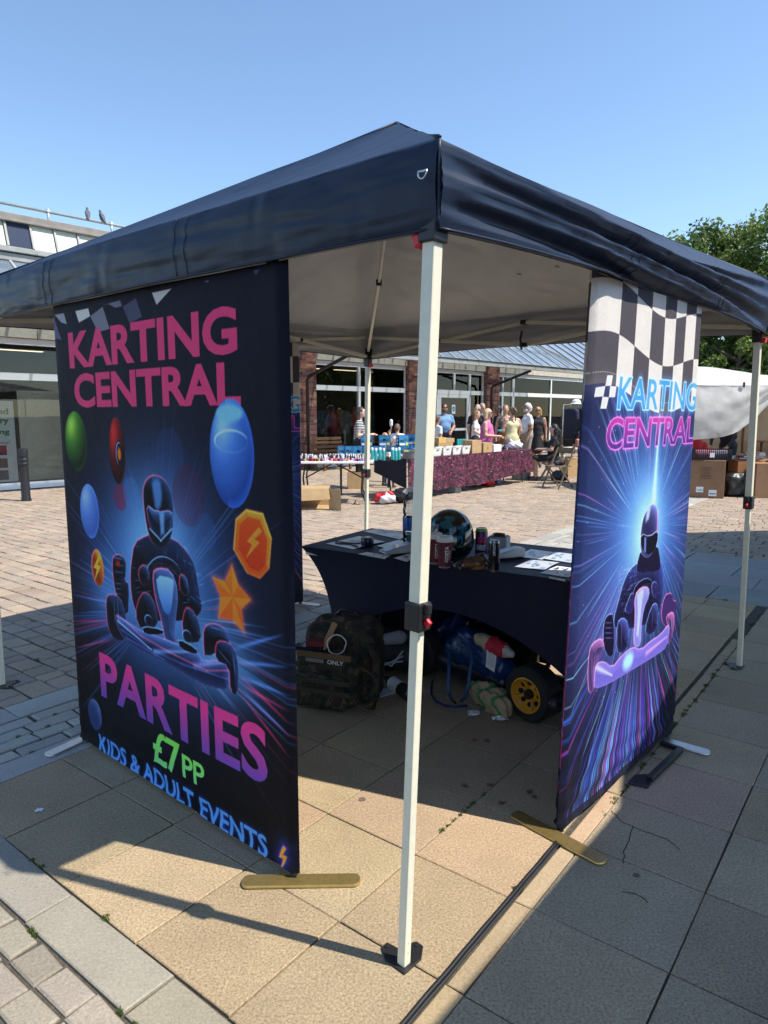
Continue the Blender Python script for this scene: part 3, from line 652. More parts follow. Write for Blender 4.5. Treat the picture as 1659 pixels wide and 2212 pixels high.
# coin, star, bolt
def bolt(c, s, col, rot=0.0, **k): A.poly([(c[0]+s*(x*math.cos(rot)-y*math.sin(rot)), c[1]+s*(x*math.sin(rot)+y*math.cos(rot))) for x, y in ((.25,1),(-.45,-.1),(-.02,-.1),(-.3,-1),(.5,.25),(.05,.25),(.55,.9))], col, **k)
oct_ = P3((1110,-60),(1290,-30),(1328,80),(1325,200),(1250,300),(1165,255),(1105,110),(1100,0)) ; A.poly(P2((1200,1700),(1265,1640),(1370,1665),(1425,1820),(1410,2010),(1350,2075),(1270,2040),(1185,1890)), lin(rgb(205,42,28), rgb(232,105,30), on2(0,2050)[1], on2(1300,1650)[1]), inner=(rgb(255,150,40), .012, .8), rim=rgb(255,120,40), rimw=.004)
A.poly(P2((1225,1730),(1275,1685),(1350,1705),(1395,1830),(1385,1985),(1345,2030),(1285,2005),(1215,1880)), lin(rgb(178,26,26), rgb(218,78,26), on2(0,2000)[1], on2(1300,1700)[1]), inner=(rgb(120,20,20), .01, .3))
bolt(on2(1305,1850), .06, rgb(240,140,40), -.3, rim=rgb(180,50,20), rimw=.003)
st = P3((1095,232),(1130,345),(1205,435),(1150,490),(1165,622),(1100,555),(1020,540),(1030,415),(985,305),(1055,330)); sc_ = on3(1100, 420)
A.poly(st, lin(rgb(228,40,34), rgb(245,120,36), on3(0,600)[1], on3(1095,250)[1]), glow=rgb(180,60,20), glowr=.01)
for i in range(0, 10, 2): A.poly([st[i], st[(i+1) % 10], sc_], rgb(255,165,45), al=.45)
A.ell(on3(305,252), (.052,.078), rgb(120,35,15), rim=rgb(230,60,80), rimw=.005, inner=(rgb(255,140,30), .03, .9)); bolt(on3(300,250), .065, rgb(255,180,60), -.15)
# the driver and kart
DK, RIM, BLU = rgb(10,11,18), rgb(190,40,60), rgb(70,130,210)
def dk(q, fn=P3, fill=DK, rim=RIM, rw=.004, inner=None, sm=1): A.poly(fn(*q), fill, rim=rim, rimw=rw, inner=inner, smooth=sm)
dk([(385,200),(420,165),(470,195),(470,290),(460,320),(490,345),(480,560),(410,420)], inner=(rgb(40,70,120), .02, .5))
dk([(350,430),(375,400),(440,420),(470,520),(470,680),(400,670),(360,600)], inner=(rgb(50,90,150), .03, .6))
dk([(520,100),(590,60),(640,50),(760,80),(830,150),(880,230),(905,400),(925,480),(900,530),(850,560),(560,560),(510,470),(495,330),(500,230)], inner=(rgb(25,45,85), .05, .8))
for k in range(26): x = 500 + R_.random()*100 if k % 2 else 800 + R_.random()*110; y = 120 + R_.random()*380; A.line(on3(x, y), on3(x+R_.uniform(20,50), y+R_.uniform(-20,40)), .003, .001, rgb(90,150,230), .5, True)
dk([(555,400),(600,390),(650,470),(660,600),(560,620),(520,520)], inner=(rgb(60,110,180), .02, .5)); dk([(820,480),(860,485),(905,560),(920,680),(840,690),(800,600)], inner=(rgb(60,110,180), .02, .5))
A.poly(P3((590,250),(640,190),(700,180),(770,220),(800,280),(780,300),(740,250),(680,215),(630,240),(610,290)), rgb(20,24,40), rim=rgb(120,170,230), rimw=.003, smooth=1)
dk([(545,250),(580,225),(610,270),(610,340),(570,360),(545,310)], inner=(BLU, .012, .6)); dk([(790,280),(830,300),(850,390),(820,420),(785,370)], inner=(BLU, .012, .6))
# helmet
hp = [(610,1560),(620,1470),(660,1425),(710,1425),(760,1460),(795,1540),(805,1660),(800,1780),(770,1860),(720,1890),(670,1850),(635,1760)]
A.poly(P2(*hp), DK, rim=rgb(205,50,75), rimw=.004, smooth=2, inner=(rgb(60,120,200), .018, .5))
A.poly(P2((665,1450),(720,1445),(735,1560),(720,1640),(690,1640),(678,1560)), rgb(90,150,220), soft=.01, smooth=1, al=.8); A.poly(P2((630,1600),(700,1655),(800,1640),(800,1720),(770,1810),(700,1820),(650,1740)), rgb(16,22,44), rim=rgb(150,60,90), rimw=.003, smooth=1, inner=(rgb(90,160,235), .012, .7))
A.poly(P2((715,1660),(745,1655),(748,1790),(725,1800)), rgb(120,180,240), soft=.008, al=.8); A.line(on2(655,1760), on2(725,1835), .004, .004, rgb(130,190,245), .9); A.line(on2(725,1835), on2(795,1760), .004, .004, rgb(130,190,245), .9)
# nose cone and bumper
dk([(625,275),(660,248),(740,260),(785,390),(760,600),(770,690),(740,705),(700,670),(680,560),(640,420)], fill=rgb(40,55,95), rim=rgb(225,60,85), rw=.005, inner=(rgb(60,100,180), .02, .8))
A.poly(P3((645,290),(750,310),(755,350),(740,500),(720,530),(690,500),(660,400)), lin(rgb(60,110,190), rgb(150,205,250), on3(700,520)[1], on3(700,290)[1]), soft=.004, smooth=1)
dk([(400,520),(440,540),(560,620),(600,630),(900,740),(930,800),(1060,780),(1085,830),(1080,950),(1040,965),(900,920),(700,800),(520,720),(430,640)], fill=rgb(28,34,66), rim=rgb(120,40,80), rw=.003, inner=(rgb(80,120,210), .014, .9))
A.line(on3(420,560), on3(620,730), .006, .003, rgb(130,170,245), .9); A.line(on3(640,740), on3(870,740), .012, .004, rgb(110,150,230), .7); A.line(on3(880,820), on3(1070,800), .012, .006, rgb(110,110,200), .7)
dk([(560,590),(690,610),(690,640),(580,640)], rim=rgb(120,170,230), rw=.003); dk([(775,660),(890,720),(895,760),(790,720)], rim=rgb(120,170,230), rw=.003)
dk([(930,600),(975,570),(1040,590),(1075,650),(1080,700),(940,780),(930,700)], inner=(rgb(60,110,190), .02, .6)); dk([(1000,690),(1040,670),(1110,710),(1135,830),(1130,1000),(1085,970),(1080,820),(1000,790)], inner=(rgb(60,90,170), .02, .6))
for (x,y) in ((605,560),(835,650)): A.ell(on3(x,y), (.03,.022), rgb(20,26,44), rim=rgb(120,170,240), rimw=.003)
for k in range(60):
    x = R_.uniform(515,905); y = R_.uniform(110,520); A.line(on3(x, y), on3(x+R_.uniform(-14,22), y+R_.uniform(25,70)), .0022, .0008, R_.choice([rgb(60,110,190), rgb(90,150,220), rgb(150,45,60)]), R_.uniform(.2,.5), True)
for (x0,y0,x1,y1) in ((400,440,405,600),(420,430,430,620),(1010,720,1100,830),(1100,740,1120,900),(960,590,1050,620),(395,190,460,200),(400,230,462,240),(400,270,462,280),(405,340,450,345),(405,370,450,375),(405,400,450,405)): A.line(on3(x0,y0), on3(x1,y1), .004, .002, rgb(90,150,225), .55, True)
for (x0,y0,x1,y1) in ((420,520,560,650),(560,650,760,760),(760,760,950,850),(950,850,1075,850)): A.line(on3(x0,y0), on3(x1,y1), .004, .004, rgb(215,60,95), .65)
for (x0,y0,x1,y1) in ((440,610,600,720),(600,720,800,810),(800,810,1070,900),(470,660,700,790)): A.line(on3(x0,y0), on3(x1,y1), .006, .003, rgb(70,100,200), .5)
A.ell(on3(425,225), (.016,.012), rgb(170,30,25), soft=.005)
# lower lettering
pg = lambda y0, y1: lin(rgb(105,70,165), rgb(240,58,130), y0, y1)
pl, pr_ = on3(318, 900), on3(1303, 1400); y1, y0 = on3(318,743)[1], on3(345,1015)[1]
A.text('PARTIES', pl[0], y0, pr_[0], y1, pg(y0, y1), .03, 1.04)
gl, gr = on3(628, 1300), on3(790, 1400); y1 = on3(660,1210)[1]; y0 = on3(640,1390)[1]; gcol = lin(rgb(120,205,130), rgb(125,225,85), y0, y1)
A.text('£7', gl[0], y0, on3(790,1300)[0], y1, gcol, .022, .9); p0_ = on3(805,1440)[0]; A.text('PP', p0_, on3(820,1480)[1], on3(935,1450)[0], on3(820,1345)[1], gcol, .018, .95)
ba, bb = on3(315, 1300), on3(1300, 1900); A.text('KIDS & ADULT EVENTS', ba[0], on3(320,1350)[1]+.022, bb[0], on3(345,1258)[1]+.014, rgb(85,150,235), .02, 1.0, glow=rgb(20,50,140), glowr=4)
bolt(on3(1392,1950), .045, rgb(250,150,40), .1, rim=rgb(200,60,30), rimw=.004, glow=rgb(30,50,140), glowr=.02)
A.ell(on3(285,1110), (.062,.07), rgb(40,55,100), soft=.01, inner=(rgb(110,140,200), .012, .5))
A.grain(.03); IM_L = A.image('party_banner_print'); SV = A
# ---- right banner: neon kart
A = Art(RBP.w, BH, 520, rgb(28,27,36)); on6 = lambda x, y: RBP.on(A6(x, y)); on7 = lambda x, y: RBP.on(A7(x, y)); P6 = lambda *q: [on6(*p) for p in q]; P7 = lambda *q: [on7(*p) for p in q]
hc = on7(620, 160)
A.mix((slice(None), slice(None)), lin(rgb(30,30,42), rgb(34,40,80), .1, 1.3), np.full((A.H, A.W), .9))
A.haze((hc[0], hc[1]-.05), (.62,.55), rgb(40,90,210), .85); A.haze((hc[0]-.02, hc[1]), (.30,.34), rgb(80,160,250), .8); A.haze((hc[0], hc[1]-.02), (.17,.22), rgb(150,220,255), .85); A.haze((hc[0]-.35, hc[1]-.35), (.3,.3), rgb(90,60,180), .35)
for k in range(190):
    a = R_.uniform(0, 6.283); r0 = R_.uniform(.14,.35); r1 = r0 + R_.uniform(.15,.75); c, s_ = math.cos(a), math.sin(a)
    A.line((hc[0]+c*r0, hc[1]+s_*r0), (hc[0]+c*r1, hc[1]+s_*r1*1.2), .001, R_.uniform(.002,.006), R_.choice([rgb(90,170,255), rgb(120,200,255), rgb(190,80,200), rgb(120,90,220), rgb(60,110,230)]), R_.uniform(.2,.7), True)
fp = on7(560, 930)
for k in range(210):
    th_ = R_.gauss(-.08,.42); c_, s_ = math.sin(th_), -math.cos(th_); r0 = R_.uniform(.30,.46); r1 = r0 + R_.uniform(.25,.75); o_ = (fp[0]+.01, fp[1]+.30)
    A.line((o_[0]+c_*r0, o_[1]+s_*r0), (o_[0]+c_*r1*1.05, o_[1]+s_*r1), .0015, R_.uniform(.002,.0075), R_.choice([rgb(225,60,150), rgb(90,170,245), rgb(60,110,235), rgb(120,70,210), rgb(140,215,250), rgb(50,70,190), rgb(30,30,70), rgb(70,60,190)]), R_.uniform(.4,.95), True, 'mix')
A.line(on6(770, 1000), on6(735, 1560), .006, .022, rgb(150,225,255), .9); A.line(on6(770, 1060), on6(740, 1560), .02, .05, rgb(60,140,250), .6)
for k in range(150): p = (R_.uniform(0, A.w), R_.uniform(.4, 1.6)); r = R_.uniform(.0008,.0028); A.ell(p, (r, r), rgb(220,235,255), n=8, al=R_.uniform(.4,.9))
# chequered flag
fx = [0, .155, .29, .42, .53, .63, .72, .82, 1.2]; xs = [on6(x, 300)[0] for x in (380, 515, 622, 722, 812, 887, 952, 1018, 1090)]
def wave(x, r): t = x/A.w; return 1.93 - r*.175 + .035*math.sin(2*math.pi*(t*1.15 + .08)) - .03*t - r*.02*t
for i in range(8):
    for r in range(-1, 2):
        xa, xb = (0 if i == 0 else xs[i]), (A.w if i == 7 else xs[i+1]); q = [(xa + (xb-xa)*k/6, wave(xa+(xb-xa)*k/6, r)) for k in range(7)] + [(xb - (xb-xa)*k/6, wave(xb-(xb-xa)*k/6, r+1)) for k in range(7)]
        A.poly(q, rgb(226,219,214) if (i + r) % 2 == 0 else rgb(84,80,88), soft=.001)
for k in range(40): x = A.w*k/39; A.haze((x, wave(x, 2) - .005), (.03,.05), rgb(200,190,195), .10)
for k in range(60): A.line((A.w*k/60, wave(A.w*k/60, 1.78)), (A.w*(k+.6)/60, wave(A.w*(k+.6)/60, 1.78)), .0012, .0012, rgb(235,230,225), .7)
# emblem and lettering
for q in ([(425,742),(463,742),(452,810),(412,812)], [(350,822),(412,812),(400,880),(340,884)], [(446,812),(487,815),(478,885),(436,885)], [(394,882),(436,885),(420,960),(380,960)]): A.poly(P6(*q), rgb(245,243,245))
a0, a1 = on6(490, 970), on6(1008, 985); t0 = on6(515,742)[1]
A.text('KARTING', a0[0], a0[1], a1[0], t0, rgb(70,160,235), .026, .98, glow=rgb(30,110,235), glowr=9, outline=rgb(160,225,255), fill=.85, skew=.06)
a0, a1 = on6(412, 1235), on6(992, 1200); t0 = on6(440,1015)[1]
A.text('CENTRAL', a0[0], a0[1], a1[0], t0, lin(rgb(60,40,130), rgb(215,60,165), a0[1], t0), .026, .98, glow=rgb(110,25,130), glowr=7, outline=rgb(240,90,190), fill=.8, skew=.06)
# driver
D2, VI = rgb(22,18,48), rgb(150,120,230)
def dd(q, fill=D2, rim=rgb(110,150,240), rw=.003, inner=None, sm=1): A.poly(P7(*q), fill, rim=rim, rimw=rw, inner=inner, smooth=sm)
dd([(365,720),(390,670),(425,670),(430,900),(400,930),(365,860)]); dd([(720,560),(765,540),(770,590),(790,590),(795,640),(740,760),(700,700)], fill=rgb(60,40,100), rim=rgb(235,90,160))
dd([(280,900),(300,840),(360,805),(375,870),(330,930),(320,1110),(285,1145),(275,1050)], fill=rgb(60,45,95), rim=rgb(230,120,190), inner=(rgb(200,110,200), .02, .7)); dd([(730,680),(770,650),(780,690),(770,790),(740,860),(740,740)], fill=rgb(60,45,95), rim=rgb(235,100,170), inner=(rgb(220,100,180), .02, .7))
dd([(480,480),(520,400),(590,350),(640,330),(690,330),(715,390),(722,520),(700,640),(660,720),(520,760),(430,760),(425,690),(450,600)], inner=(rgb(50,70,170), .03, .8))
for k in range(50): x = 440 + R_.random()*110; y = 400 + R_.random()*260; A.line(on7(x,y), on7(x+R_.uniform(15,40), y-R_.uniform(5,25)), .002, .001, rgb(110,140,240), .5, True)
dd([(585,290),(685,250),(705,380),(690,420),(560,430),(560,380)], rim=rgb(60,80,170))
hp = [(578,250),(590,120),(620,50),(655,15),(685,45),(693,120),(680,230),(660,310),(625,345),(590,320)]
A.poly(P7(*hp), rgb(38,34,80), rim=rgb(160,190,255), rimw=.003, smooth=2, inner=(rgb(120,140,240), .02, .8)); A.line(on7(688,60), on7(680,260), .004, .004, rgb(255,90,140), .9)
A.poly(P7((582,195),(640,215),(688,175),(685,250),(660,310),(620,325),(584,280)), rgb(14,14,34), rim=rgb(190,200,255), rimw=.0025, smooth=1); A.poly(P7((622,40),(645,35),(632,110),(612,130)), rgb(200,225,255), soft=.008, al=.8); A.poly(P7((606,215),(618,218),(616,310),(604,300)), rgb(120,150,240), soft=.004, al=.8)
A.poly(P7((535,560),(560,490),(620,455),(650,470),(655,490),(610,490),(570,530),(555,580)), rgb(16,14,34), rim=rgb(120,140,230), rimw=.0025, smooth=1)
dd([(505,600),(530,540),(548,560),(545,640),(520,670),(490,650)], fill=rgb(40,34,90)); dd([(650,490),(675,475),(690,520),(680,580),(655,560)], fill=rgb(40,34,90))
dd([(445,720),(480,685),(515,720),(520,830),(490,900),(440,890)], inner=(rgb(80,100,210), .02, .7)); dd([(650,620),(680,600),(690,650),(680,760),(630,800),(610,760)], inner=(rgb(80,100,210), .02, .6))
A.poly(P7((548,560),(590,510),(635,510),(640,560),(605,640),(590,760),(590,850),(560,870),(545,830),(555,700)), rgb(130,130,215), rim=rgb(245,110,180), rimw=.004, smooth=1, inner=(rgb(90,90,190), .02, .6)); A.poly(P7((565,560),(590,525),(605,530),(590,640),(575,800),(562,800),(570,660)), rgb(190,205,250), soft=.006, al=.9)
A.poly(P7((325,960),(370,945),(420,985),(470,920),(540,860),(590,880),(640,830),(700,790),(745,725),(752,760),(735,860),(690,900),(600,960),(520,1010),(400,1080),(312,1115),(315,1040)), rgb(110,100,200), rim=rgb(230,120,200), rimw=.003, smooth=1, inner=(rgb(80,60,170), .025, .5)); A.ell(on7(515,945), (.05,.035), rgb(170,225,255), soft=.015)
A.line(on7(330,985), on7(420,1030), .012, .004, rgb(180,200,255), .8); A.line(on7(620,900), on7(735,800), .012, .004, rgb(235,110,190), .7)
for k in range(46):
    x = R_.uniform(440,700); y = R_.uniform(370,640); A.line(on7(x,y), on7(x+R_.uniform(-8,14), y+R_.uniform(20,60)), .0016, .0006, R_.choice([rgb(110,130,240), rgb(70,80,190), rgb(190,90,190)]), R_.uniform(.25,.55), True)
for (x0,y0,x1,y1) in ((372,720,424,720),(370,750,424,750),(370,780,425,780),(372,810,425,810),(300,880,300,1080),(318,900,305,1080),(745,690,745,800),(760,680,765,780),(450,740,450,860),(470,730,475,870),(660,640,650,760)): A.line(on7(x0,y0), on7(x1,y1), .003, .0015, rgb(150,130,235), .6, True)
A.line((A.w-.004, .25), (A.w-.004, .95), .007, .007, rgb(230,40,70), .9)
A.mix((slice(0, int(.05*A.k)), slice(None)), rgb(24,24,34), np.full((int(.05*A.k), A.W), .8)); A.grain(.03); IM_R = A.image('neon_banner_print')
m_gold = M('gold_anodised', (.50,.36,.13), rough=.33, metal=.8, var=.12, scale=60)
m_silver = M('brushed_silver', (.60,.58,.55), rough=.35, metal=.9, var=.1, scale=60)
m_frame = M('banner_edge_cloth', (.012,.012,.018), rough=.7, var=.2)
def banner(name, label, pl, im, feet, lift=1.0, z0=.03, wr=1.0, trans=.28, th=.034, group=None):
    b = thing(name, label, 'banner', ((pl.p0.x+pl.p1.x)/2, (pl.p0.y+pl.p1.y)/2, 0), math.atan2(pl.d.y, pl.d.x), group)
    mt = cloth_print('print_on_' + name, im, lift, trans); w = pl.w; mb = MB(); uv = []
    nu, nv = 60, 110
    def prof(x): e = min(x, w-x); return th/2*math.sqrt(max(0, 1-(1-min(1, e/.016))**2))
    for side in (1, -1):
        def fn(i, j):
            x = w*i; z = z0 + (BH - z0)*j**1.25; lowf = math.exp(-z/.10); edg = math.exp(-x/.07) + math.exp(-(w-x)/.07)
            d = wr*(.006*lowf*math.sin(z*75 + 2.5*nz(x*6, 0, side)) + .0022*math.sin(z*210 + 4*nz(x*9,1))*lowf*edg*1.3 + .004*nz(x*2.5, z*1.3, 5+side)*min(1, min(x, w-x)/.1))
            sg = -.012*math.sin(math.pi*i)*math.exp(-z/.05) if wr > 1 else 0
            xx = pl.la*z/1.95*(1-i) + pl.lb*z/1.95*i; return pl.p0 + pl.d*(x + xx) + pl.n*(side*(prof(x) + max(-.008, d)*min(1, min(x, w-x)/.03 + .25)) + .0) + Vector((0,0,z + sg))
        mb.grid(fn, nu, nv, flip=side < 0)
        uv += [(i/nu if side > 0 else 1-i/nu, (z0 + (BH-z0)*(j/nv)**1.25)/BH) for j in range(nv+1) for i in range(nu+1)]
    wparent(mb.build('printed_cloth', mt, smooth=True, uv=uv), b)
    q = MB(); q.tube([pl.p0+pl.d*.035+Vector((0,0,.008)), pl.p0+pl.d*(.035+pl.la)+Vector((0,0,BH-.02)), pl.p1-pl.d*(.035-pl.lb)+Vector((0,0,BH-.02)), pl.p1-pl.d*.035+Vector((0,0,.008))], .008, 8); wparent(q.build('frame', m_silver), b)
    for (a, c, mt_) in feet:
        a, c = Vector((a[0], a[1], 0)), Vector((c[0], c[1], 0)); d = (c-a).normalized(); s = Vector((-d.y, d.x, 0)); L_ = (c-a).length; wd = .030
        pts = [(wd*math.cos(t)*1.0 - 0 if False else 0, 0) for t in ()]
        pl_ = [(wd*.9 - wd*math.sin(math.pi/2 + t)*1.0, wd*math.cos(math.pi/2 + t)*-1) for t in ()]
        ol = [( .02-.02*math.cos(t), wd*math.sin(t)) for t in [math.pi/2*k/4 - 0 for k in range(-4, 5)]]
        poly = [(x, y) for x, y in ol] + [(L_-x, y) for x, y in reversed(ol)]
        q = MB(); q.prism(poly[::-1], lambda x, y: a + d*x + s*y + Vector((0,0,.001)), (0,0,.011)); q.f = [f[::-1] for f in q.f]; wparent(q.build('foot', mt_, bevel=.004), b)
        mid = min((pl.p0+pl.d*.03, pl.p1-pl.d*.03), key=lambda e_: (e_-(a+c)/2).length); q = MB(); q.tube([mid, mid+Vector((0,0,.045))], .013, 10); wparent(q.build('foot_socket', m_frame), b)
    return b
gx = lambda x, y: tuple(G(x, y)[:2])
banner('fabric_banner', 'tall black fabric banner with pink lettering and a kart racer beside the gazebo leg', LBP, IM_L, [(gx(522,1909), gx(779,1905), m_gold), (gx(100,1636), gx(212,1585), m_silver)], 1.32, wr=.8, trans=.10)
banner('fabric_banner', 'narrow neon blue and magenta fabric banner with a racing driver and chequered flag', RBP, IM_R, [(gx(1108,1760), gx(1308,1868), m_gold), (gx(1425,1600), gx(1534,1631), m_silver)], 1.2, wr=1.6)
BBP = Plane((-1.36,4.62), (-.655,5.36)); BB = Plane((-.645,5.36), (-1.35,4.62))
banner('fabric_banner', 'third banner seen edge-on behind the party banner, dark with neon streaks', BB, IM_R, [(gx(622,1302), gx(690,1309), m_silver)], .9)
# ================================================================== NEIGHBOURING GAZEBOS (unseen: near one inferred from its shade, far one added to cast more)
def small_gazebo(label, corners, ze, zp, group):
    cx = sum(c[0] for c in corners)/4; cy = sum(c[1] for c in corners)/4
    t = thing('gazebo', label, 'gazebo', (cx, cy, 0), 0, group); pk = Vector((cx, cy, zp)); mb = MB()
    for i in range(4):
        a, b = Vector(corners[i] + (ze,)), Vector(corners[(i+1) % 4] + (ze,))
        mb.grid(lambda s, j: (a.lerp(b, s) + Vector((0,0,-.2*(1-j/.3))) if j < .3 else a.lerp(b, s).lerp(pk, (j-.3)/.7)), 12, 12)
        lg = MB(); lg.bar(a - Vector((0,0,ze)), a - Vector((0,0,.1)), .034, .034); wparent(lg.build('leg', m_tube), t)
    wparent(mb.build('canopy', m_navy, smooth=True), t)
sh = to_sun / to_sun.z
def shade_corner(x, y, z): return (x + sh.x*z, y + sh.y*z)
la = [shade_corner(*gw(u, v), 2.18) for u, v in ((-2.9, 1.12), (1.2, 1.25))]
nx = lambda p, d: (p[0] + GV.x*d, p[1] + GV.y*d)
small_gazebo('navy gazebo pitched beside the foreground one, just out of the picture', [la[0], nx(la[0], 3.2), nx(la[1], 3.2), la[1]], 2.18, 2.95, 'neighbouring gazebos')
c0, c1 = shade_corner(*gw(1.02, 1.27), 2.3), shade_corner(3.3, 8.62, 2.3); d_ = Vector((c1[0]-c0[0], c1[1]-c0[1])).normalized(); n_ = (d_.y, -d_.x)
small_gazebo('second navy gazebo, unseen, added to shade the farther slabs', [c0, (c0[0]+n_[0]*3.4, c0[1]+n_[1]*3.4), (c1[0]+3.3, c1[1]+.55), c1], 2.30, 3.05, 'neighbouring gazebos')

# ================================================================== NAVY TABLE
m_cover = M('navy_stretch_cover', (.0055,.0095,.033), rough=.6, var=.1, scale=8, bump=.0004, bscale=400, spec=.3)
TA = math.radians(-32); TD = Vector((math.cos(TA), math.sin(TA), 0)); TP = Vector((-TD.y, TD.x, 0)); T0 = Vector((-.485,3.95,0)); TL, TW, TH = 1.83, .76, .74
table = thing('table', 'long folding table under a tight navy stretch cover inside the gazebo', 'table', T0 + TD*TL/2 + TP*TW/2, TA)
def tw(x, y, z): return T0 + TD*x + TP*y + Vector((0,0,z))
mb = MB(); mb.grid(lambda a, b: tw(TL*a, TW*b, TH - .004*math.sin(math.pi*a)*math.sin(math.pi*b)), 30, 14); wparent(mb.build('cover_top', m_cover, smooth=True), table)
def cover_side(k):
    Lx, Ly = TL/2, TW/2; cs = [(-Lx,-Ly),(Lx,-Ly),(Lx,Ly),(-Lx,Ly)]; a, b = Vector(cs[k]), Vector(cs[(k+1) % 4]); half = (b-a).length/2; d = (b-a).normalized(); n = Vector((d.y, -d.x)); dist = Ly if k % 2 == 0 else Lx
    def fn(i, j):
        i = i; arch = (math.sin(math.pi*i)**.62)*(.47, .24, .03, .24)[k]; hem = .02 + arch
        z = TH - .001 - (TH - hem)*(j**1.1); q = (TH-z)/TH; ci = .15*(1-math.exp(-3.2*q)); e = 1-math.exp(-((1-abs(2*i-1))*half)/.18)
        x = (2*i-1)*(half-ci*(1-.2*e)); off = dist - ci*(1-.75*e)
        p = d*x + n*off; return tw(p.x+TL/2, p.y+TW/2, z)
    return fn
mb = MB()
for k in range(4): mb.grid(cover_side(k), 44, 26)
wparent(mb.build('cover_skirt', m_cover, smooth=True), table)
for x in (.2, TL-.2):
    for y in (.16, TW-.16):
        q = MB(); q.tube([tw(x + (.05 if x > 1 else -.05), y, .0), tw(x, y, .35), tw(x, y, TH-.03)], .0135, 8); wparent(q.build('leg', m_black), table)
q = MB(); q.obox(tw(TL/2, TW/2, TH-.028), (TL-.04, TW-.04, .04), RZ(TA)); wparent(q.build('table_board', plain((.6,.6,.58))), table)
# ---- things on it
ZT = TH + .0015
def on_table(q, z=ZT): return G(q[0], q[1], z)
m_paper = M('glossy_flyer', (.50,.53,.58), rough=.28, var=.1, scale=9, spec=.7); m_white = M('white_paper', (.80,.80,.79), rough=.6, var=.04)
def flyer(label, Q, mt, ink, lift=0.0, print_area=((.12,.15),(.8,.6))):
    P = [on_table(q) for q in Q]; c = sum(P, Vector())/4; t = thing('flyer', label, 'flyer', c)
    f = lambda a, b, h=0: P[0].lerp(P[1], a).lerp(P[3].lerp(P[2], a), b) + Vector((0,0,.001 + lift + .004*math.sin(3*a)*b + h))
    mb = MB(); mb.grid(lambda a, b: f(a, b), 8, 8); mb.grid(lambda a, b: f(a, b, -.0006), 8, 8, flip=True); wparent(mb.build('sheet', mt, smooth=True), t)
    if ink:
        (a0,b0),(a1,b1) = print_area; mb = MB(); r = random.Random(len(label))
        for k in range(9):
            a, b = r.uniform(a0,a1), r.uniform(b0,b1); s1, s2 = r.uniform(.05,.16), r.uniform(.03,.10)
            mb.add([f(min(.97, max(.03, a+s1*math.cos(q)*r.uniform(.6,1))), min(.97, max(.03, b+s2*math.sin(q)*r.uniform(.6,1))), .0009) for q in [2*math.pi*i/9 for i in range(9)]], [tuple(range(9))])
        for k in range(3): y = .78 + .06*k; mb.add([f(.1,y,.0009), f(.1+r.uniform(.5,.8),y,.0009), f(.1+.6,y+.03,.0009), f(.1,y+.03,.0009)], [(0,1,2,3)])
        wparent(mb.build('print', ink), t)
dkink = plain((.04,.05,.08), .4); blink = plain((.10,.22,.38), .35)
flyer('pale flyer under the dark device with the wrist strap', [T3(*p) for p in ((290,345),(655,262),(940,325),(590,408))], m_paper, plain((.22,.25,.30), .35))
flyer('flyer at the far left edge of the navy table behind the others', [T3(*p) for p in ((690,207),(870,178),(1215,238),(1110,298))], m_paper, plain((.25,.28,.33), .35))
flyer('flyer half under the card reader', [T3(*p) for p in ((850,372),(1090,305),(1270,345),(1010,415))], m_paper, None, .001)
flyer('flyer at the near edge of the navy table in front of the card reader', [T3(*p) for p in ((640,460),(740,440),(1010,480),(935,516))], m_white, plain((.3,.3,.33), .4))
flyer('black and white flyer beside the gazebo leg on the navy table', [T3(*p) for p in ((1040,505),(1200,455),(1330,480),(1180,546))], m_white, dkink)
flyer('grey blue flyer at the back of the table beside the right banner', [T4(*p) for p in ((980,655),(1120,585),(1340,615),(1230,685))], m_paper, plain((.28,.31,.36), .35))
flyer('flyer with pale blue lettering touching the right banner', [T4(*p) for p in ((1240,675),(1350,612),(1580,640),(1500,715))], m_paper, blink)
flyer('flyer with a blue kart picture in the middle of the table end', [T4(*p) for p in ((968,752),(1120,685),(1392,712),(1250,784))], m_paper, blink)
flyer('sunlit white flyer with a black picture near the pen', [T4(*p) for p in ((1205,812),(1370,745),(1590,775),(1480,853))], m_white, dkink)
a, b = on_table(T4(1297,862)), on_table(T4(1560,915)); t = thing('pen', 'clear ballpoint pen lying on the table edge beside the white flyer', 'pen', a)
q = MB(); q.tube([a + Vector((0,0,.005)), a.lerp(b,.6) + Vector((0,0,.005))], .0045, 8); wparent(q.build('barrel', plain((.65,.65,.66), .2)), t); q = MB(); q.tube([a.lerp(b,.6) + Vector((0,0,.005)), b + Vector((0,0,.005))], .0055, 8); wparent(q.build('pen_cap', m_black), t)
# device with strap
c = on_table(T3(745,365)); t = thing('handheld_device', 'round dark blue handheld device with a wrist strap on a pale flyer', 'device', c); m_dev = plain((.012,.016,.045), .3)
q = MB(); q.lathe([(.034,0),(.038,.008),(.038,.040),(.034,.047),(.026,.048),(.024,.045)], 24, c + Vector((0,0,.001))); wparent(q.build('body', m_dev, auto=40), t); q = MB(); q.lathe([(.024,.045),(.022,.050)], 20, c + Vector((0,0,.001))); wparent(q.build('dial', plain((.10,.11,.15), .2)), t)
sp = [on_table(T3(*p)) + Vector((0,0,.006)) for p in ((690,345),(640,355),(590,352),(520,345),(450,335),(395,333),(395,350),(470,352),(560,362),(610,378),(640,390))]; q = MB(); q.tube(sp, .0035, 6); wparent(q.build('strap', m_black, smooth=True), t)
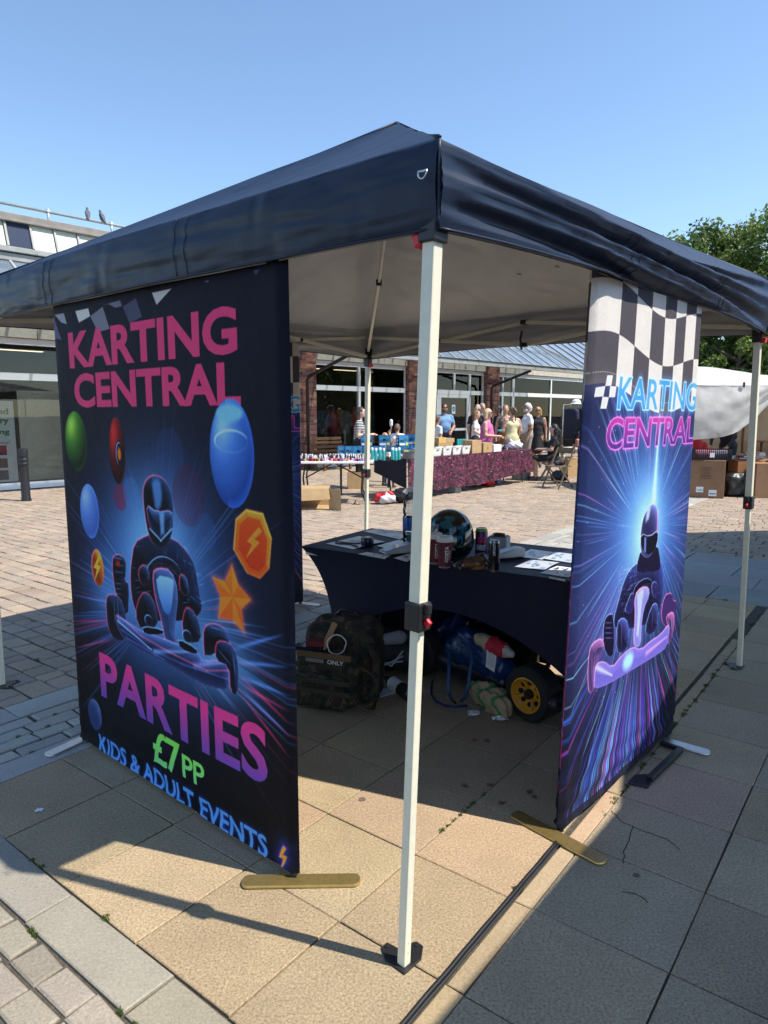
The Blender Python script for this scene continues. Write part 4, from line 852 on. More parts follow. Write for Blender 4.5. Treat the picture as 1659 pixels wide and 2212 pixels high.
# card readers
def card_reader(label, c, a, grp):
    t = thing('card_reader', label, 'card reader', c, a, grp); g = plain((.50,.52,.54), .3)
    mb = MB(); mb.add([(-.095,-.041,.004),(.095,-.041,.004),(.095,.041,.004),(-.095,.041,.004),(-.095,-.039,.020),(.06,-.039,.052),(.06,.039,.052),(-.095,.039,.020),(.095,-.036,.05),(.095,.036,.05)], [(3,2,1,0),(4,5,6,7),(0,1,8,5,4),(2,3,7,6,9),(3,0,4,7),(1,2,9,8),(5,8,9,6)]); mb.build('body', g, t, bevel=.006)
    f = lambda x, y: Vector((-.095 + .155*x, y, .0215 + .032*x)); mb = MB(); mb.prism([(.05,-.033),(.78,-.033),(.78,.033),(.05,.033)], f, (0,0,.0012)); mb.build('screen', plain((.25,.33,.40), .08), t)
    mb = MB(); mb.box(-.1,-.094,-.03,.03,.008,.012); mb.build('card_slot', m_black, t)
card_reader('white card reader with a blue screen beside the gazebo leg', on_table(T3(1075,450)), math.radians(28), 'card readers on the navy table')
card_reader('white card reader lying behind the slim black can', on_table(T4(890,662)), math.radians(20), 'card readers on the navy table')
# water bottle
m_pet = glass('clear_plastic', (.74,.80,.85), 1.5, .08)
c = on_table(T3(1222,378)); t = thing('water_bottle', 'large clear water bottle with a blue label behind the gazebo leg', 'bottle', c); k = 1.0
q = MB(); q.lathe([(.036,0),(.044,.006),(.045,.05),(.041,.06),(.045,.07),(.045,.10)] + [(.045,.175),(.040,.187),(.045,.20),(.045,.225),(.041,.235),(.044,.25),(.036,.285),(.018,.312),(.014,.318),(.014,.328)], 24, c); wparent(q.build('body', m_pet, smooth=True), t)
q = MB(); q.lathe([(.0455,.10),(.0462,.102),(.0462,.172),(.0455,.175)], 24, c, cap=False); wparent(q.build('label_sleeve', plain((.02,.12,.42), .3, var=.3, scale=40), smooth=True), t); q = MB(); q.lathe([(.016,.322),(.016,.342),(.013,.345)], 18, c); wparent(q.build('bottle_cap', plain((.75,.76,.78), .4)), t)
q = MB(); q.lathe([(.035,.003),(.0425,.008),(.0435,.07),(.0,.07)], 24, c); wparent(q.build('water', glass('water', (.80,.88,.92), 1.33), smooth=True), t)
# paper cups
def bend(c, r0, r1, z0, z1, mid, span): return lambda x, y: c + Vector(((r0+(r1-r0)*y)*math.cos(mid - span*(x-.5)*-1), (r0+(r1-r0)*y)*math.sin(mid - span*(x-.5)*-1), z0+(z1-z0)*y))
m_cup = M('maroon_card', (.115,.010,.028), rough=.5, var=.1, bump=.0008, bscale=160); m_lid = plain((.75,.74,.72), .4)
def cup(label, c, lab=True):
    t = thing('coffee_cup', label, 'cup', c, 0, 'takeaway coffee cups'); H = .138
    q = MB(); q.lathe([(.0295,0),(.030,.002),(.0405,H),(.0385,H)], 28, c); wparent(q.build('sleeve', m_cup, auto=50), t)
    q = MB(); q.lathe([(.0298,0),(.0302,.006),(.0306,.007)], 28, c, cap=False); wparent(q.build('base_ring', m_lid), t)
    q = MB(); q.lathe([(.042,H-.008),(.044,H-.006),(.044,H+.002),(.040,H+.006),(.039,H+.017),(.036,H+.019),(.034,H+.012),(.0,H+.012)], 28, c); wparent(q.build('lid', m_lid, auto=40), t)
    if lab:
        v = math.atan2(-c.y, -c.x); mb = MB()
        vert = lambda wd, z0, z1, off: (lambda x, y: c + Vector(((.0300+.0105*((z0+(z1-z0)*x)/H)+.0009)*math.cos(v+off-wd*(y-.5)), (.0300+.0105*((z0+(z1-z0)*x)/H)+.0009)*math.sin(v+off-wd*(y-.5)), z0+(z1-z0)*x)))
        write(mb, 'COSTA', vert(.50, .030, .112, .30), bold=.04); write(mb, 'COFFEE', vert(.18, .042, .088, .72), bold=.02); wparent(mb.build('lettering', m_lid), t)
cup('maroon paper coffee cup with white lid and lettering in front of the helmet', on_table(T4(303,752)))
cup('second maroon coffee cup half hidden behind the gazebo leg', on_table(T4(208,715)))
# cans
def can(label, c, r, H, cols, txt):
    t = thing('drink_can', label, 'can', c, 0, 'drink cans on the navy table')
    q = MB(); q.lathe([(r*.78,0),(r*.86,.004),(r,.012),(r,H-.016),(r*.82,H-.004)], 26, c, cap=False, ms=[1,1,0,1]); wparent(q.build('body', [cols[0], cols[1]], smooth=True), t)
    q = MB(); q.lathe([(r*.82,H-.004),(r*.83,H-.001),(r*.76,H-.003),(r*.72,H-.007),(0,H-.007)], 26, c); lid = wparent(q.build('lid', m_steel, auto=40), t); q = MB(); q.obox(c + Vector((.004,0,H-.004)), (.018,.012,.002), RZ(.4)); wparent(q.build('ring_pull', m_steel), lid)
    v = math.atan2(-c.y, -c.x)
    for i, (s, z0, z1, wd, ml, vertical) in enumerate(txt):
        mb = MB()
        if vertical: fr = lambda x, y: c + Vector(((r+.0006)*math.cos(v-wd*(y-.5)), (r+.0006)*math.sin(v-wd*(y-.5)), z0+(z1-z0)*x))
        else: fr = lambda x, y: c + Vector(((r+.0006)*math.cos(v+wd*(x-.5)), (r+.0006)*math.sin(v+wd*(x-.5)), z0+(z1-z0)*y))
        write(mb, s, fr, bold=.03); wparent(mb.build('lettering', ml), t)
can('purple and green energy drink can with red lettering beside the helmet', on_table(T4(650,655)), .033, .158, (M('purple_can', (.07,.025,.12), .3, .3, .5, 60), plain((.20,.42,.03), .3)), [('VIMTO', .078, .112, 1.5, plain((.75,.03,.10), .4), False), ('ENERGY', .04, .07, 1.6, plain((.7,.7,.75), .4), False)])
can('slim black energy drink can at the near edge of the table', on_table(T4(770,798)), .0265, .160, (M('black_can', (.018,.018,.024), .25, .4, .6, 90), plain((.3,.3,.32), .3, metal=.8)), [('IMPACT', .085, .142, .5, plain((.55,.55,.58), .4), True)])
c = on_table(T4(773,545)) ; 
# grey box with a watch on top
c = on_table(T4(815,592)); t = thing('gift_box', 'light grey box with a dark watch on its top behind the cans', 'box', c, math.radians(-25))
MB().box(-.055,.055,-.035,.05,0,.078).build('body', plain((.42,.44,.48), .6), t, bevel=.003); MB().box(-.048,.048,-.03,.045,.0785,.082).build('tray', m_black, t, bevel=.002)
q = MB(); q.tube([(.02*math.cos(s)*1.5, .006+.018*math.sin(s), .090) for s in [2*math.pi*i/14 for i in range(15)]], .006, 6); q.build('watch', plain((.03,.03,.035), .2), t, smooth=True)
# helmet
m_helm = bpy.data.materials.new('helmet_gloss'); m_helm.use_nodes = True; N, L = m_helm.node_tree.nodes, m_helm.node_tree.links; p = N['Principled BSDF']
tc = N.new('ShaderNodeTexCoord'); mp = N.new('ShaderNodeMapping'); mp.inputs['Scale'].default_value = (1,1,1.8); vo = N.new('ShaderNodeTexNoise'); vo.inputs['Scale'].default_value = 9; vo.inputs['Detail'].default_value = 5; vo.inputs['Roughness'].default_value = .65
L.new(tc.outputs['Object'], mp.inputs[0]); L.new(mp.outputs[0], vo.inputs['Vector']); cr = N.new('ShaderNodeValToRGB'); cr.color_ramp.interpolation = 'CONSTANT'; E_ = cr.color_ramp.elements; E_[0].color = (.006,.007,.010,1); E_[1].position = .53; E_[1].color = (.012,.14,.17,1)
L.new(vo.outputs['Fac'], cr.inputs[0]); L.new(cr.outputs[0], p.inputs['Base Color']); p.inputs['Roughness'].default_value = .12; p.inputs['Coat Weight'].default_value = .8
c = on_table(T4(335,650)); t = thing('helmet', 'glossy black and teal racing helmet on the navy table', 'helmet', c, math.radians(152)); t.scale = (.88,.88,.88)
m_vis = plain((.006,.007,.009), .06)
body_obj('shell', [('e', ((-.01,0,.150), (.142,.122,.142)), 0), ('e', ((-.035,0,.12), (.118,.116,.115)), 0), ('e', ((.085,0,.075), (.075,.088,.062)), 0, .06), ('c', ((-.06,.045,.06), (.06,.04,.055), .055, .05), 0, .08), ('c', ((-.06,-.045,.06), (.06,-.04,.055), .055, .05), 0, .08)], [m_helm], t, h=.008, k=.03)
q = MB(); q.grid(lambda a, b: Vector((.006 + .138*math.cos(1.25*(2*a-1)), .121*math.sin(1.25*(2*a-1)), .115 + .085*b)) + Vector((-.022*(2*b-1)**2, 0, 0)), 18, 6); q.build('visor', m_vis, t, smooth=True)
for s in (-1, 1):
    q = MB(); q.lathe([(.022,0),(.022,.006),(.015,.009)], 16, (.02, s*.112, .15), R=Matrix.Rotation(-s*math.pi/2, 3, 'X')); q.build('visor_pivot', m_black, t)
mb = MB(); v = math.atan2(-c.y, -c.x)
def on_shell(x, y):
    a = math.radians(-62) + .95*x - math.radians(0); z = .085 + .042*y
    r = .1195
    return c + Vector((r*math.cos(v + .75*(x-.5) + .75), r*.93*math.sin(v + .75*(x-.5) + .75), z))
write(mb, 'RACE', on_shell, bold=.05); wparent(mb.build('lettering', plain((.012,.16,.19), .2)), t)
# pastry bag, white cable
c = on_table(T4(585,772)); t = thing('pastry_bag', 'clear plastic bag with a brown pastry in front of the purple can', 'bag', c)
body_obj('pastry', [('e', ((c.x,c.y,c.z+.028), (.06,.035,.026)), 0), ('e', ((c.x+.02,c.y,c.z+.03), (.045,.036,.026)), 0)], [plain((.30,.15,.06), .6, var=.4)], None, h=.008).parent = None
o = bpy.data.objects['pastry']; wparent(o, t)
o = body_obj('wrapper', [('e', ((c.x,c.y,c.z+.031), (.075,.045,.030)), 0), ('c', ((c.x+.04,c.y+.01,c.z+.05), (c.x+.09,c.y+.02,c.z+.035), .03, .012), 0), ('c', ((c.x-.06,c.y,c.z+.02), (c.x-.1,c.y-.01,c.z+.012), .014, .006), 0)], [glass('cling_film', (.80,.80,.80), 1.6, .12)], None, h=.009, disp=lambda P: .006*np.sin(P[...,0]*160+P[...,2]*120)*np.sin(P[...,1]*150)); wparent(o, t)
pts = [on_table(T4(*q_)) + Vector((0,0,.003)) for q_ in ((365,705),(400,735),(440,700),(430,745),(380,740),(400,755),(450,760))]; mb = MB(); mb.tube(pts, .002, 6); tag(mb.build('charging_cable', plain((.8,.8,.8)), smooth=True), 'thin white charging cable curled beside the coffee cup', 'cable')

# ================================================================== UNDER THE TABLE
wa, wb = G(*U6(1150,875), z=.137), G(*U6(150,500), z=.14); ka = (wb-wa); ka.z = 0; KX = ka.normalized(); KY = Vector((-KX.y, KX.x, 0)); KY = KY if KY.y > 0 else -KY
kart = thing('go_kart', 'go-kart with yellow wheel rims parked under the navy table', 'go-kart', (wa.x, wa.y, 0), math.atan2(KX.y, KX.x))
kl = lambda x, y, z: Vector((wa.x, wa.y, 0)) + KX*x + KY*y + Vector((0,0,z))
m_tyre = M('kart_tyre', (.012,.012,.012), rough=.75, var=.3, bump=.001, bscale=120); m_yel = M('yellow_rim', (.62,.27,.015), rough=.35, var=.1); m_bluep = M('blue_body_panel', (.012,.05,.22), rough=.25, var=.2, coat=.4)
def wheel(x, y, w=.13, r=.138):
    Rm = KY.to_track_quat('Z', 'Y').to_matrix(); c = kl(x, y, r)
    q = MB(); q.lathe([(.088,-w/2),(.125,-w/2),(r,-w/2+.018),(r,w/2-.018),(.125,w/2),(.088,w/2),(.088,-w/2)], 34, c, R=Rm, cap=False); wh = wparent(q.build('wheel', m_tyre, auto=35), kart); 
    q = MB(); q.lathe([(.089,-w/2-.004),(.083,-w/2-.006),(.078,-w/2),(.068,-w/2+.03),(.045,-w/2+.042),(.026,-w/2+.036),(.026,-w/2+.03)], 34, c, R=Rm, cap=False); q.lathe([(.089,-w/2-.004),(.089,w/2)], 34, c, R=Rm, cap=False); wparent(q.build('rim', m_yel, auto=50), wh)
    q = MB(); q.lathe([(.024,-w/2+.015),(.024,-w/2+.045)], 14, c, R=Rm); q.lathe([(.01,-w/2),(.012,-w/2+.02)], 8, c, R=Rm); wparent(q.build('hub', m_black), wh)
    for k in range(8):
        a = 2*math.pi*k/8; cc = c + Rm @ Vector((.056*math.cos(a), .056*math.sin(a), -w/2+.034)); q = MB(); q.lathe([(.0125,-.004),(.0125,.006)], 14, cc, R=Rm); wparent(q.build('rim_hole', plain((.004,.004,.004), .9)), wh)
        if k % 2: 
            b0 = c + Rm @ Vector((.03*math.cos(a+.39), .03*math.sin(a+.39), -w/2+.034)); b1 = c + Rm @ Vector((.08*math.cos(a+.39), .08*math.sin(a+.39), -w/2+.006)); q = MB(); q.bar(b0, b1, .005, .012); wparent(q.build('rib', m_yel), wh)
KLn = max(.8, min(1.05, ka.length))
wheel(0, 0); wheel(KLn, 0, .12); wheel(0, .55); wheel(KLn, .55, .12)
q = MB()
for y in (.15,.42): q.tube([kl(-.1,y,.06), kl(KLn*.5,y,.05), kl(KLn+.15,y,.06)], .014, 8)
for x in (0,.3,.7,KLn): q.tube([kl(x,.02,.10 if x in (0,KLn) else .055), kl(x,.54,.10 if x in (0,KLn) else .055)], .014, 8)
wparent(q.build('chassis', m_black, smooth=True), kart)
q = MB(); q.obox(kl(KLn*.5,.28,.035), (KLn*.9,.34,.006), RZ(math.atan2(KX.y,KX.x))); wparent(q.build('floor_tray', plain((.10,.10,.11), .4, metal=.6)), kart)
def pan(name, prims, m, h=.012, **k): o = body_obj(name, [(kd, tuple([tuple(kl(*a[0]))] + ([tuple(kl(*a[1]))] + list(a[2:]) if kd == 'c' else list(a[1:]))), mm, *r) for kd, a, mm, *r in prims], m, None, h=h, **k); return wparent(o, kart)
pan('side_pod', [('c', ((.22,.03,.12),(.72,.03,.12),.055,.06), 0), ('c', ((.25,.05,.17),(.68,.05,.18),.035,.04), 0)], [plain((.010,.011,.016), .35)])
pan('seat', [('c', ((.35,.30,.12),(.55,.30,.10),.12,.11), 0), ('c', ((.33,.30,.14),(.22,.30,.40),.11,.06), 0), ('c', ((.45,.20,.14),(.42,.40,.14),.10,.10), 0)], [plain((.008,.008,.010), .3)], h=.016)
pan('nose_fairing', [('c', ((KLn+.10,.05,.13),(KLn+.10,.5,.13),.05,.05), 0), ('c', ((KLn+.02,.28,.22),(KLn+.16,.28,.14),.07,.05), 0)], [m_bluep])
pan('rear_bumper', [('c', ((-.14,-.02,.13),(-.14,.56,.13),.045,.045), 0)], [plain((.012,.012,.014), .4)])
pan('steering_fairing', [('c', ((.80,.28,.18),(.72,.28,.34),.06,.05), 0)], [m_bluep])
q = MB(); c = kl(.66,.28,.40); q.tube([c + KY*(.13*math.cos(s)) + (KX*.35 + Vector((0,0,.9))).normalized()*(.10*math.sin(s)) for s in [2*math.pi*i/22 for i in range(23)]], .012, 8); wparent(q.build('steering_wheel', m_black, smooth=True), kart)
q = MB(); q.tube([kl(.66,.28,.40), kl(.9,.28,.1)], .01, 8); wparent(q.build('steering_column', m_steel), kart)
# blue carrier bag lying against the kart, with straps
cb = G(*U6(640,610), z=.22) + KX*.05 + KY*.05; t = thing('carrier_bag', 'shiny blue plastic carrier bag with long straps slumped against the kart', 'bag', (cb.x, cb.y, 0))
m_bag = M('blue_woven_plastic', (.006,.032,.11), rough=.28, var=.25, scale=20, bump=.004, bscale=30)
kb = lambda x, y, z: tuple(cb - Vector((0,0,cb.z)) + KX*x + KY*y + Vector((0,0,z)))
o = body_obj('bag_body', [('c', (kb(-.12,.05,.20), kb(.2,.05,.22), .065, .08), 0), ('c', (kb(-.10,.06,.29), kb(.15,.06,.30), .05, .06), 0), ('c', (kb(-.12,.08,.14), kb(.22,.08,.14), .06, .06), 0)], [m_bag], None, h=.013, disp=lambda P: .008*np.sin(P[...,0]*70+P[...,2]*40)*np.sin(P[...,2]*60-P[...,1]*30)); wparent(o, t)
for pts in ([(380,470),(372,650),(365,850),(390,920),(430,970)], [(600,480),(575,640),(555,800),(520,920),(480,950)]):
    q = MB(); P_ = [G(*U6(*p_), z=.30 - .28*i/4) - KY*.02 for i, p_ in enumerate(pts)]; q.tube(P_, .009, 6, flat=.35); wparent(q.build('strap', plain((.02,.06,.16), .5), smooth=True), t)
cc = G(*U6(730,560), z=.2); c2 = cb - KY*.08 + KX*(-.02); t = thing('paper_label', 'long white printed paper label hanging on the blue bag', 'label', (cc.x, cc.y, 0))
P0, P1, P2_, P3_ = [at(*U6(*p_), (cb.y - .10)) for p_ in ((705,455),(798,470),(775,685),(692,630))]; q = MB(); q.grid(lambda a, b: P0.lerp(P1, a).lerp(P3_.lerp(P2_, a), b) + Vector((0,-.01*math.sin(3*b),0)), 4, 10); wparent(q.build('sheet', m_white, smooth=True), t)
q = MB()
for k in range(9): y = .12 + .08*k; q.add([P0.lerp(P1, a).lerp(P3_.lerp(P2_, a), b) + Vector((0,-.01*math.sin(3*b)-.002,0)) for a, b in ((.1,y),(.85,y),(.85,y+.025),(.1,y+.025))], [(0,3,2,1)])
wparent(q.build('print', plain((.3,.3,.3))), t)
p0, p1 = at(*U6(640,370), cb.y-.02), at(*U6(940,510), cb.y-.14); t = thing('jacket', 'beige and red jacket sleeve lying on the blue bag under the cover', 'jacket', (p0.x, p0.y, 0))
o = body_obj('sleeve', [('c', (tuple(p0), tuple(p0.lerp(p1,.4)), .035, .04), 0), ('c', (tuple(p0.lerp(p1,.42)), tuple(p0.lerp(p1,.68)), .042, .038), 1), ('c', (tuple(p0.lerp(p1,.72)), tuple(p1), .034, .02), 2)], [plain((.40,.30,.18), .8), plain((.45,.012,.03), .8), plain((.5,.45,.4), .8)], None, h=.009, disp=lambda P: .004*np.sin(P[...,0]*110)*np.sin(P[...,2]*90)); wparent(o, t)
# blue lead on the slabs
q = MB(); q.tube([Vector((G(*U6(*p_)).x, G(*U6(*p_)).y, .006)) for p_ in ((215,720),(185,800),(175,900),(220,970),(300,1010),(400,1022),(520,1015))], .006, 8); tag(q.build('extension_lead', plain((.01,.03,.14), .4), smooth=True), 'dark blue lead looping over the slabs under the table', 'cable')
# crumpled sandwich bag
g0, g1 = G(*U6(640,950)), G(*U6(870,1100)); t = thing('paper_bag', 'crumpled brown paper food bag with green print beside the kart wheel', 'bag', (g0.x, g0.y, 0)); m_kraft = M('kraft_paper', (.40,.28,.16), rough=.8, var=.2, scale=30)
z_ = Vector((0,0,1)); prims = [('c', (tuple(g0 + z_*.05), tuple(g1 + z_*.05), .055, .052), 0), ('c', (tuple(g0.lerp(g1,.3) + z_*.06), tuple(g0.lerp(g1,.8) + z_*.055), .058, .055), 0)]
cr_ = lambda P: .010*np.sin(P[...,0]*63+P[...,2]*41)*np.sin(P[...,1]*57-P[...,2]*35) + .006*np.sin(P[...,0]*131+P[...,1]*87)
o = body_obj('wrap', prims, [m_kraft], None, h=.008, disp=cr_); wparent(o, t)
me = o.data; me.materials.append(plain((.03,.22,.05), .7)); dd_ = (g1-g0).normalized()
for po in me.polygons:
    s = (Vector(po.center)-g0).dot(dd_); w = Vector(po.center).z
    if any(abs(s - c_ - .025*math.sin(w*60)) < .013 for c_ in (.0,.10,.21)) and po.normal.y < .3: po.material_index = 1
q = MB(); p_ = G(*U6(580,1085)); q.grid(lambda a, b: Vector((p_.x-.03+.06*a, p_.y-.03+.06*b, .008+.014*abs(nz(a*3,b*3,2)))), 6, 6); tag(q.build('napkin', m_white), 'torn white napkin scrap beside the crumpled food bag', 'napkin')
q = MB(); p_ = G(*U6(830,1140)); q.grid(lambda a, b: Vector((p_.x-.04+.08*a, p_.y-.02+.04*b, .008+.014*abs(nz(a*3,b*3,7)))), 6, 6); tag(q.build('napkin', m_white), 'white napkin sticking out from under the food bag', 'napkin')
# camouflage backpack
m_camo = bpy.data.materials.new('camouflage'); m_camo.use_nodes = True; N, L = m_camo.node_tree.nodes, m_camo.node_tree.links; p = N['Principled BSDF']; p.inputs['Roughness'].default_value = .85
tc = N.new('ShaderNodeTexCoord'); no = N.new('ShaderNodeTexNoise'); no.inputs['Scale'].default_value = 13; no.inputs['Detail'].default_value = 2; no.inputs['Distortion'].default_value = .8; L.new(tc.outputs['Object'], no.inputs['Vector']); cr = N.new('ShaderNodeValToRGB'); cr.color_ramp.interpolation = 'CONSTANT'
E_ = cr.color_ramp.elements; E_[0].color = (.012,.014,.011,1); E_[1].position = .43; E_[1].color = (.032,.038,.018,1); e = E_.new(.52); e.color = (.045,.018,.014,1); e = E_.new(.60); e.color = (.10,.08,.042,1); e = E_.new(.66); e.color = (.03,.04,.02,1)
L.new(no.outputs['Fac'], cr.inputs[0]); L.new(cr.outputs[0], p.inputs['Base Color'])
bp = G(*U5(430,1120)); t = thing('backpack', 'camouflage backpack leaning under the table end beside the party banner', 'backpack', bp, math.radians(-20)); wr = lambda P: .006*np.sin(P[...,0]*45+P[...,2]*25)*np.sin(P[...,2]*50+P[...,1]*20)
body_obj('main_compartment', [('b', ((.0,.14,.20), (.20,.11,.20), .06), 0), ('c', ((-.10,.14,.36), (.13,.16,.38), .08, .07), 0)], [m_camo], t, h=.014, disp=wr)
body_obj('front_pocket', [('b', ((-.03,.0,.15), (.17,.07,.14), .05), 0)], [m_camo], t, h=.012, disp=wr)
body_obj('lower_pocket', [('b', ((-.05,-.07,.10), (.15,.035,.09), .03), 0)], [m_camo], t, h=.012, disp=wr)
for z in (.10,.155,.21): MB().box(-.19,.13,-.118+.05*(z > .17),-.108+.05*(z > .17),z,z+.024).build('webbing', plain((.05,.05,.028), .9), t)
for z in (.27,): MB().box(-.18,.12,-.075,-.066,z,z+.03).build('webbing', plain((.16,.10,.05), .9), t)
q = MB(); q.tube([(.17,.05,.34),(.24,-.02,.28),(.25,-.06,.15),(.22,-.05,.03)], .022, 6, flat=.3); q.build('shoulder_strap', m_camo, t, smooth=True); q = MB(); q.tube([(-.06,.14,.43),(-.02,.14,.47),(.05,.14,.47),(.09,.14,.44)], .011, 6); q.build('grab_handle', m_black, t, smooth=True)
mb = MB(); write(mb, 'ONLY', lambda x, y: Vector((-.01+.09*x, -.0715, .245+.022*y)), bold=.03); mb.build('lettering', plain((.7,.7,.7)), t); MB().box(-.13,-.03,-.074,-.0705,.247,.266).build('name_tape', plain((.22,.22,.22)), t)
def onpack(x, y, z): return bp + RZ(math.radians(-20)) @ Vector((x, y, z))
q = MB(); c = onpack(.02,-.02,.335); q.tube([c + Vector((.048*math.cos(s)*(1+.06*math.sin(5*s)), .02*math.sin(s), .045*math.sin(s))) for s in [2*math.pi*1.9*i/40 for i in range(41)]], .0032, 6); tag(q.build('charging_cable', plain((.8,.8,.8)), smooth=True), 'coiled white charging cable on top of the camouflage backpack', 'cable')
q = MB(); q.obox(onpack(-.13,-.03,.305), (.15,.065,.022), RZ(math.radians(-14))); tag(q.build('power_bank', plain((.015,.02,.03), .15), bevel=.004), 'black power bank lying on the backpack', 'power bank')
q = MB(); q.obox(onpack(-.10,-.02,.33), (.09,.055,.028), RZ(math.radians(-8))); tag(q.build('card_box', plain((.16,.02,.03), .5), bevel=.002), 'small dark red carton on the power bank', 'carton')
q = MB(); q.obox(onpack(-.04,.02,.36), (.03,.008,.15), Matrix.Rotation(.45, 3, 'Y') @ Matrix.Rotation(-.3, 3, 'X')); tag(q.build('wooden_spatula', plain((.45,.26,.12), .6), bevel=.003), 'brown wooden stick tucked upright into the backpack top', 'stick')
# lying bottle, cards, dark bags behind
c = G(*U5(1120,1010)); t = thing('drink_bottle', 'dark drink bottle with a white label lying on the slabs', 'bottle', c, math.radians(118)); Rl = Matrix.Rotation(math.pi/2, 3, 'Y')
q = MB(); q.lathe([(.02,-.115),(.036,-.105),(.037,.0),(.037,.08),(.03,.11),(.014,.14),(.014,.155)], 20, (0,0,.038), R=Rl); q.build('body', plain((.02,.025,.022), .15), t, smooth=True)
q = MB(); q.lathe([(.0375,-.02),(.0378,-.018),(.0378,.075),(.0375,.077)], 20, (0,0,.038), R=Rl, cap=False); q.build('label_band', plain((.68,.68,.66)), t, smooth=True)
mb = MB(); write(mb, 'relax', lambda x, y: Vector((.065-.075*x, .0382*math.sin(.3+.5*y)*-1, .038+.0384*math.cos(.3+.5*y))), bold=.02); mb.build('lettering', plain((.05,.05,.05)), t)
q = MB(); P_ = [G(*U5(*p_)) for p_ in ((855,965),(1010,950),(1090,1000),(915,1048))]; q.prism([(0,0),(1,0),(1,1),(0,1)], lambda a, b: P_[0].lerp(P_[1], a).lerp(P_[3].lerp(P_[2], a), b) + Vector((0,0,.002)), (0,0,.004)); tag(q.build('card_wallet', plain((.45,.46,.5), .4), bevel=.001), 'pale card wallet lying on the slabs beside the dark bottle', 'card')
for lab, p_, pr in (('black holdall slumped between the backpack and the kart wheel', U5(960,880), [('c', ((-.10,0,.12),(.16,.02,.13),.11,.10), 0), ('c', ((-.05,.05,.2),(.12,.05,.22),.08,.07), 0)]),):
    c = G(*p_) + Vector((0,.14,0)); t = thing('holdall', lab, 'bag', c, math.radians(-25)); body_obj('body', pr, [plain((.012,.012,.016), .6)], t, h=.016, disp=wr)
    body_obj('folded_top', [('c', ((-.02,-.06,.21),(.12,-.05,.25),.03,.04), 0)], [plain((.28,.27,.30), .8)], t, h=.01)
    for k in range(3): q = MB(); q.tube([(-.08+.05*k,-.105,.18-.03*k),(.02+.04*k,-.125,.10),(.16,-.10,.13+.03*k)], .006, 6); q.build('trim', plain((.35,.35,.38), .5), t, smooth=True)
# black steel foot and strut of the neighbouring frame, by the right banner
f0, f1, f2 = G(1382,1690), G(1455,1622), G(1440,1618); t = thing('frame_foot', 'black steel frame foot with a long strut beside the right banner', 'frame foot', f0)
q = MB(); d0 = (f1-f0).normalized(); n0 = Vector((d0.y,-d0.x,0)); q.prism([(-.05,-.03),(.03,-.035),(.07,.0),(.05,.04),(-.03,.045)], lambda a, b: f0 + d0*a + n0*b + Vector((0,0,.002)), (0,0,.008)); wparent(q.build('foot_plate', m_black, bevel=.002), t)
q = MB(); q.bar(f0 + d0*.02 + n0*.03 + Vector((0,0,.018)), f1 + n0*.03 + Vector((0,0,.018)), .026, .022); wparent(q.build('strut', m_black, bevel=.003), t); q = MB(); q.bar(f1 + n0*.04 + Vector((0,0,.018)), f1 - n0*.06 + Vector((0,0,.018)), .02, .02); wparent(q.build('cross_bar', m_black, bevel=.003), t)
# ================================================================== SHOP PARADE
FA = Vector((-7.56,13.6,0)); Fd = Vector((.70,.714,0)).normalized(); Fn = Vector((Fd.y,-Fd.x,0)); FANG = math.atan2(Fd.y, Fd.x); FR = RZ(FANG)
def fac(x, y, o=0.0):
    r = ray(x, y); q = Vector((0,0,CAMH)); t = (FA + Fn*o - q).dot(Fn)/r.dot(Fn); h = q + r*t; return (h-FA).dot(Fd), h.z
def fw(s, z, o=0.0): return FA + Fd*s + Fn*o + Vector((0,0,z))
def fbox(mb, s0, s1, z0, z1, o0, o1, m=0): mb.obox(fw((s0+s1)/2, (z0+z1)/2, (o0+o1)/2), (s1-s0, abs(o1-o0), z1-z0), FR, m); return mb
S = lambda px: fac(px, 895)[0]
m_conc = M('fascia_concrete', (.50,.46,.38), rough=.9, var=.15, scale=6, bump=.003, bscale=40); m_wframe = M('white_aluminium', (.74,.74,.73), rough=.4, var=.04)
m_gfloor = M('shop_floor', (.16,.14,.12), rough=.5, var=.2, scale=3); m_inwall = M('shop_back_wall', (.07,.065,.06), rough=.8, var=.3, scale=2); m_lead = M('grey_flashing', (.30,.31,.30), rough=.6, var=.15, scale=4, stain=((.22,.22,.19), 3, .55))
m_pane = glass('shop_glass', (.80,.82,.82), 1.42); m_gpane = glass('green_shop_glass', (.25,.66,.54), 1.32); m_roofglass = M('roof_glazing', (.30,.37,.46), rough=.15, var=.25, scale=1.2, spec=.9); N_ = m_roofglass.node_tree.nodes; tr_ = N_.new('ShaderNodeBsdfTransparent'); tr_.inputs[0].default_value = (.85,.9,.92,1); mx_ = N_.new('ShaderNodeMixShader'); mx_.inputs[0].default_value = .68; m_roofglass.node_tree.links.new(N_['Principled BSDF'].outputs[0], mx_.inputs[1]); m_roofglass.node_tree.links.new(tr_.outputs[0], mx_.inputs[2]); m_roofglass.node_tree.links.new(mx_.outputs[0], N_['Material Output'].inputs['Surface']); m_dglass = plain((.035,.045,.075), .08)
m_mortar = M('mortar', (.32,.28,.23), rough=.95, var=.2, scale=30); m_wallbrick = M('wall_brick', rough=.9, var=.3, scale=25, bump=.002, bscale=90, attr=True)
shop = thing('shop_building', 'long brick and glass shop parade with white frames and a glazed canopy', 'building', fw(9, 0), FANG)
def part(name, mb, mat, parent=None, **k): return wparent(mb.build(name, mat, **k), shop) if parent is None else wparent_child(mb.build(name, mat, **k), parent)
def wparent_child(o, par):
    o.parent = par; o.matrix_parent_inverse = (Matrix.Translation(shop.location) @ shop.rotation_euler.to_matrix().to_4x4() @ Matrix.Identity(4)).inverted() if False else Matrix.Identity(4); return o
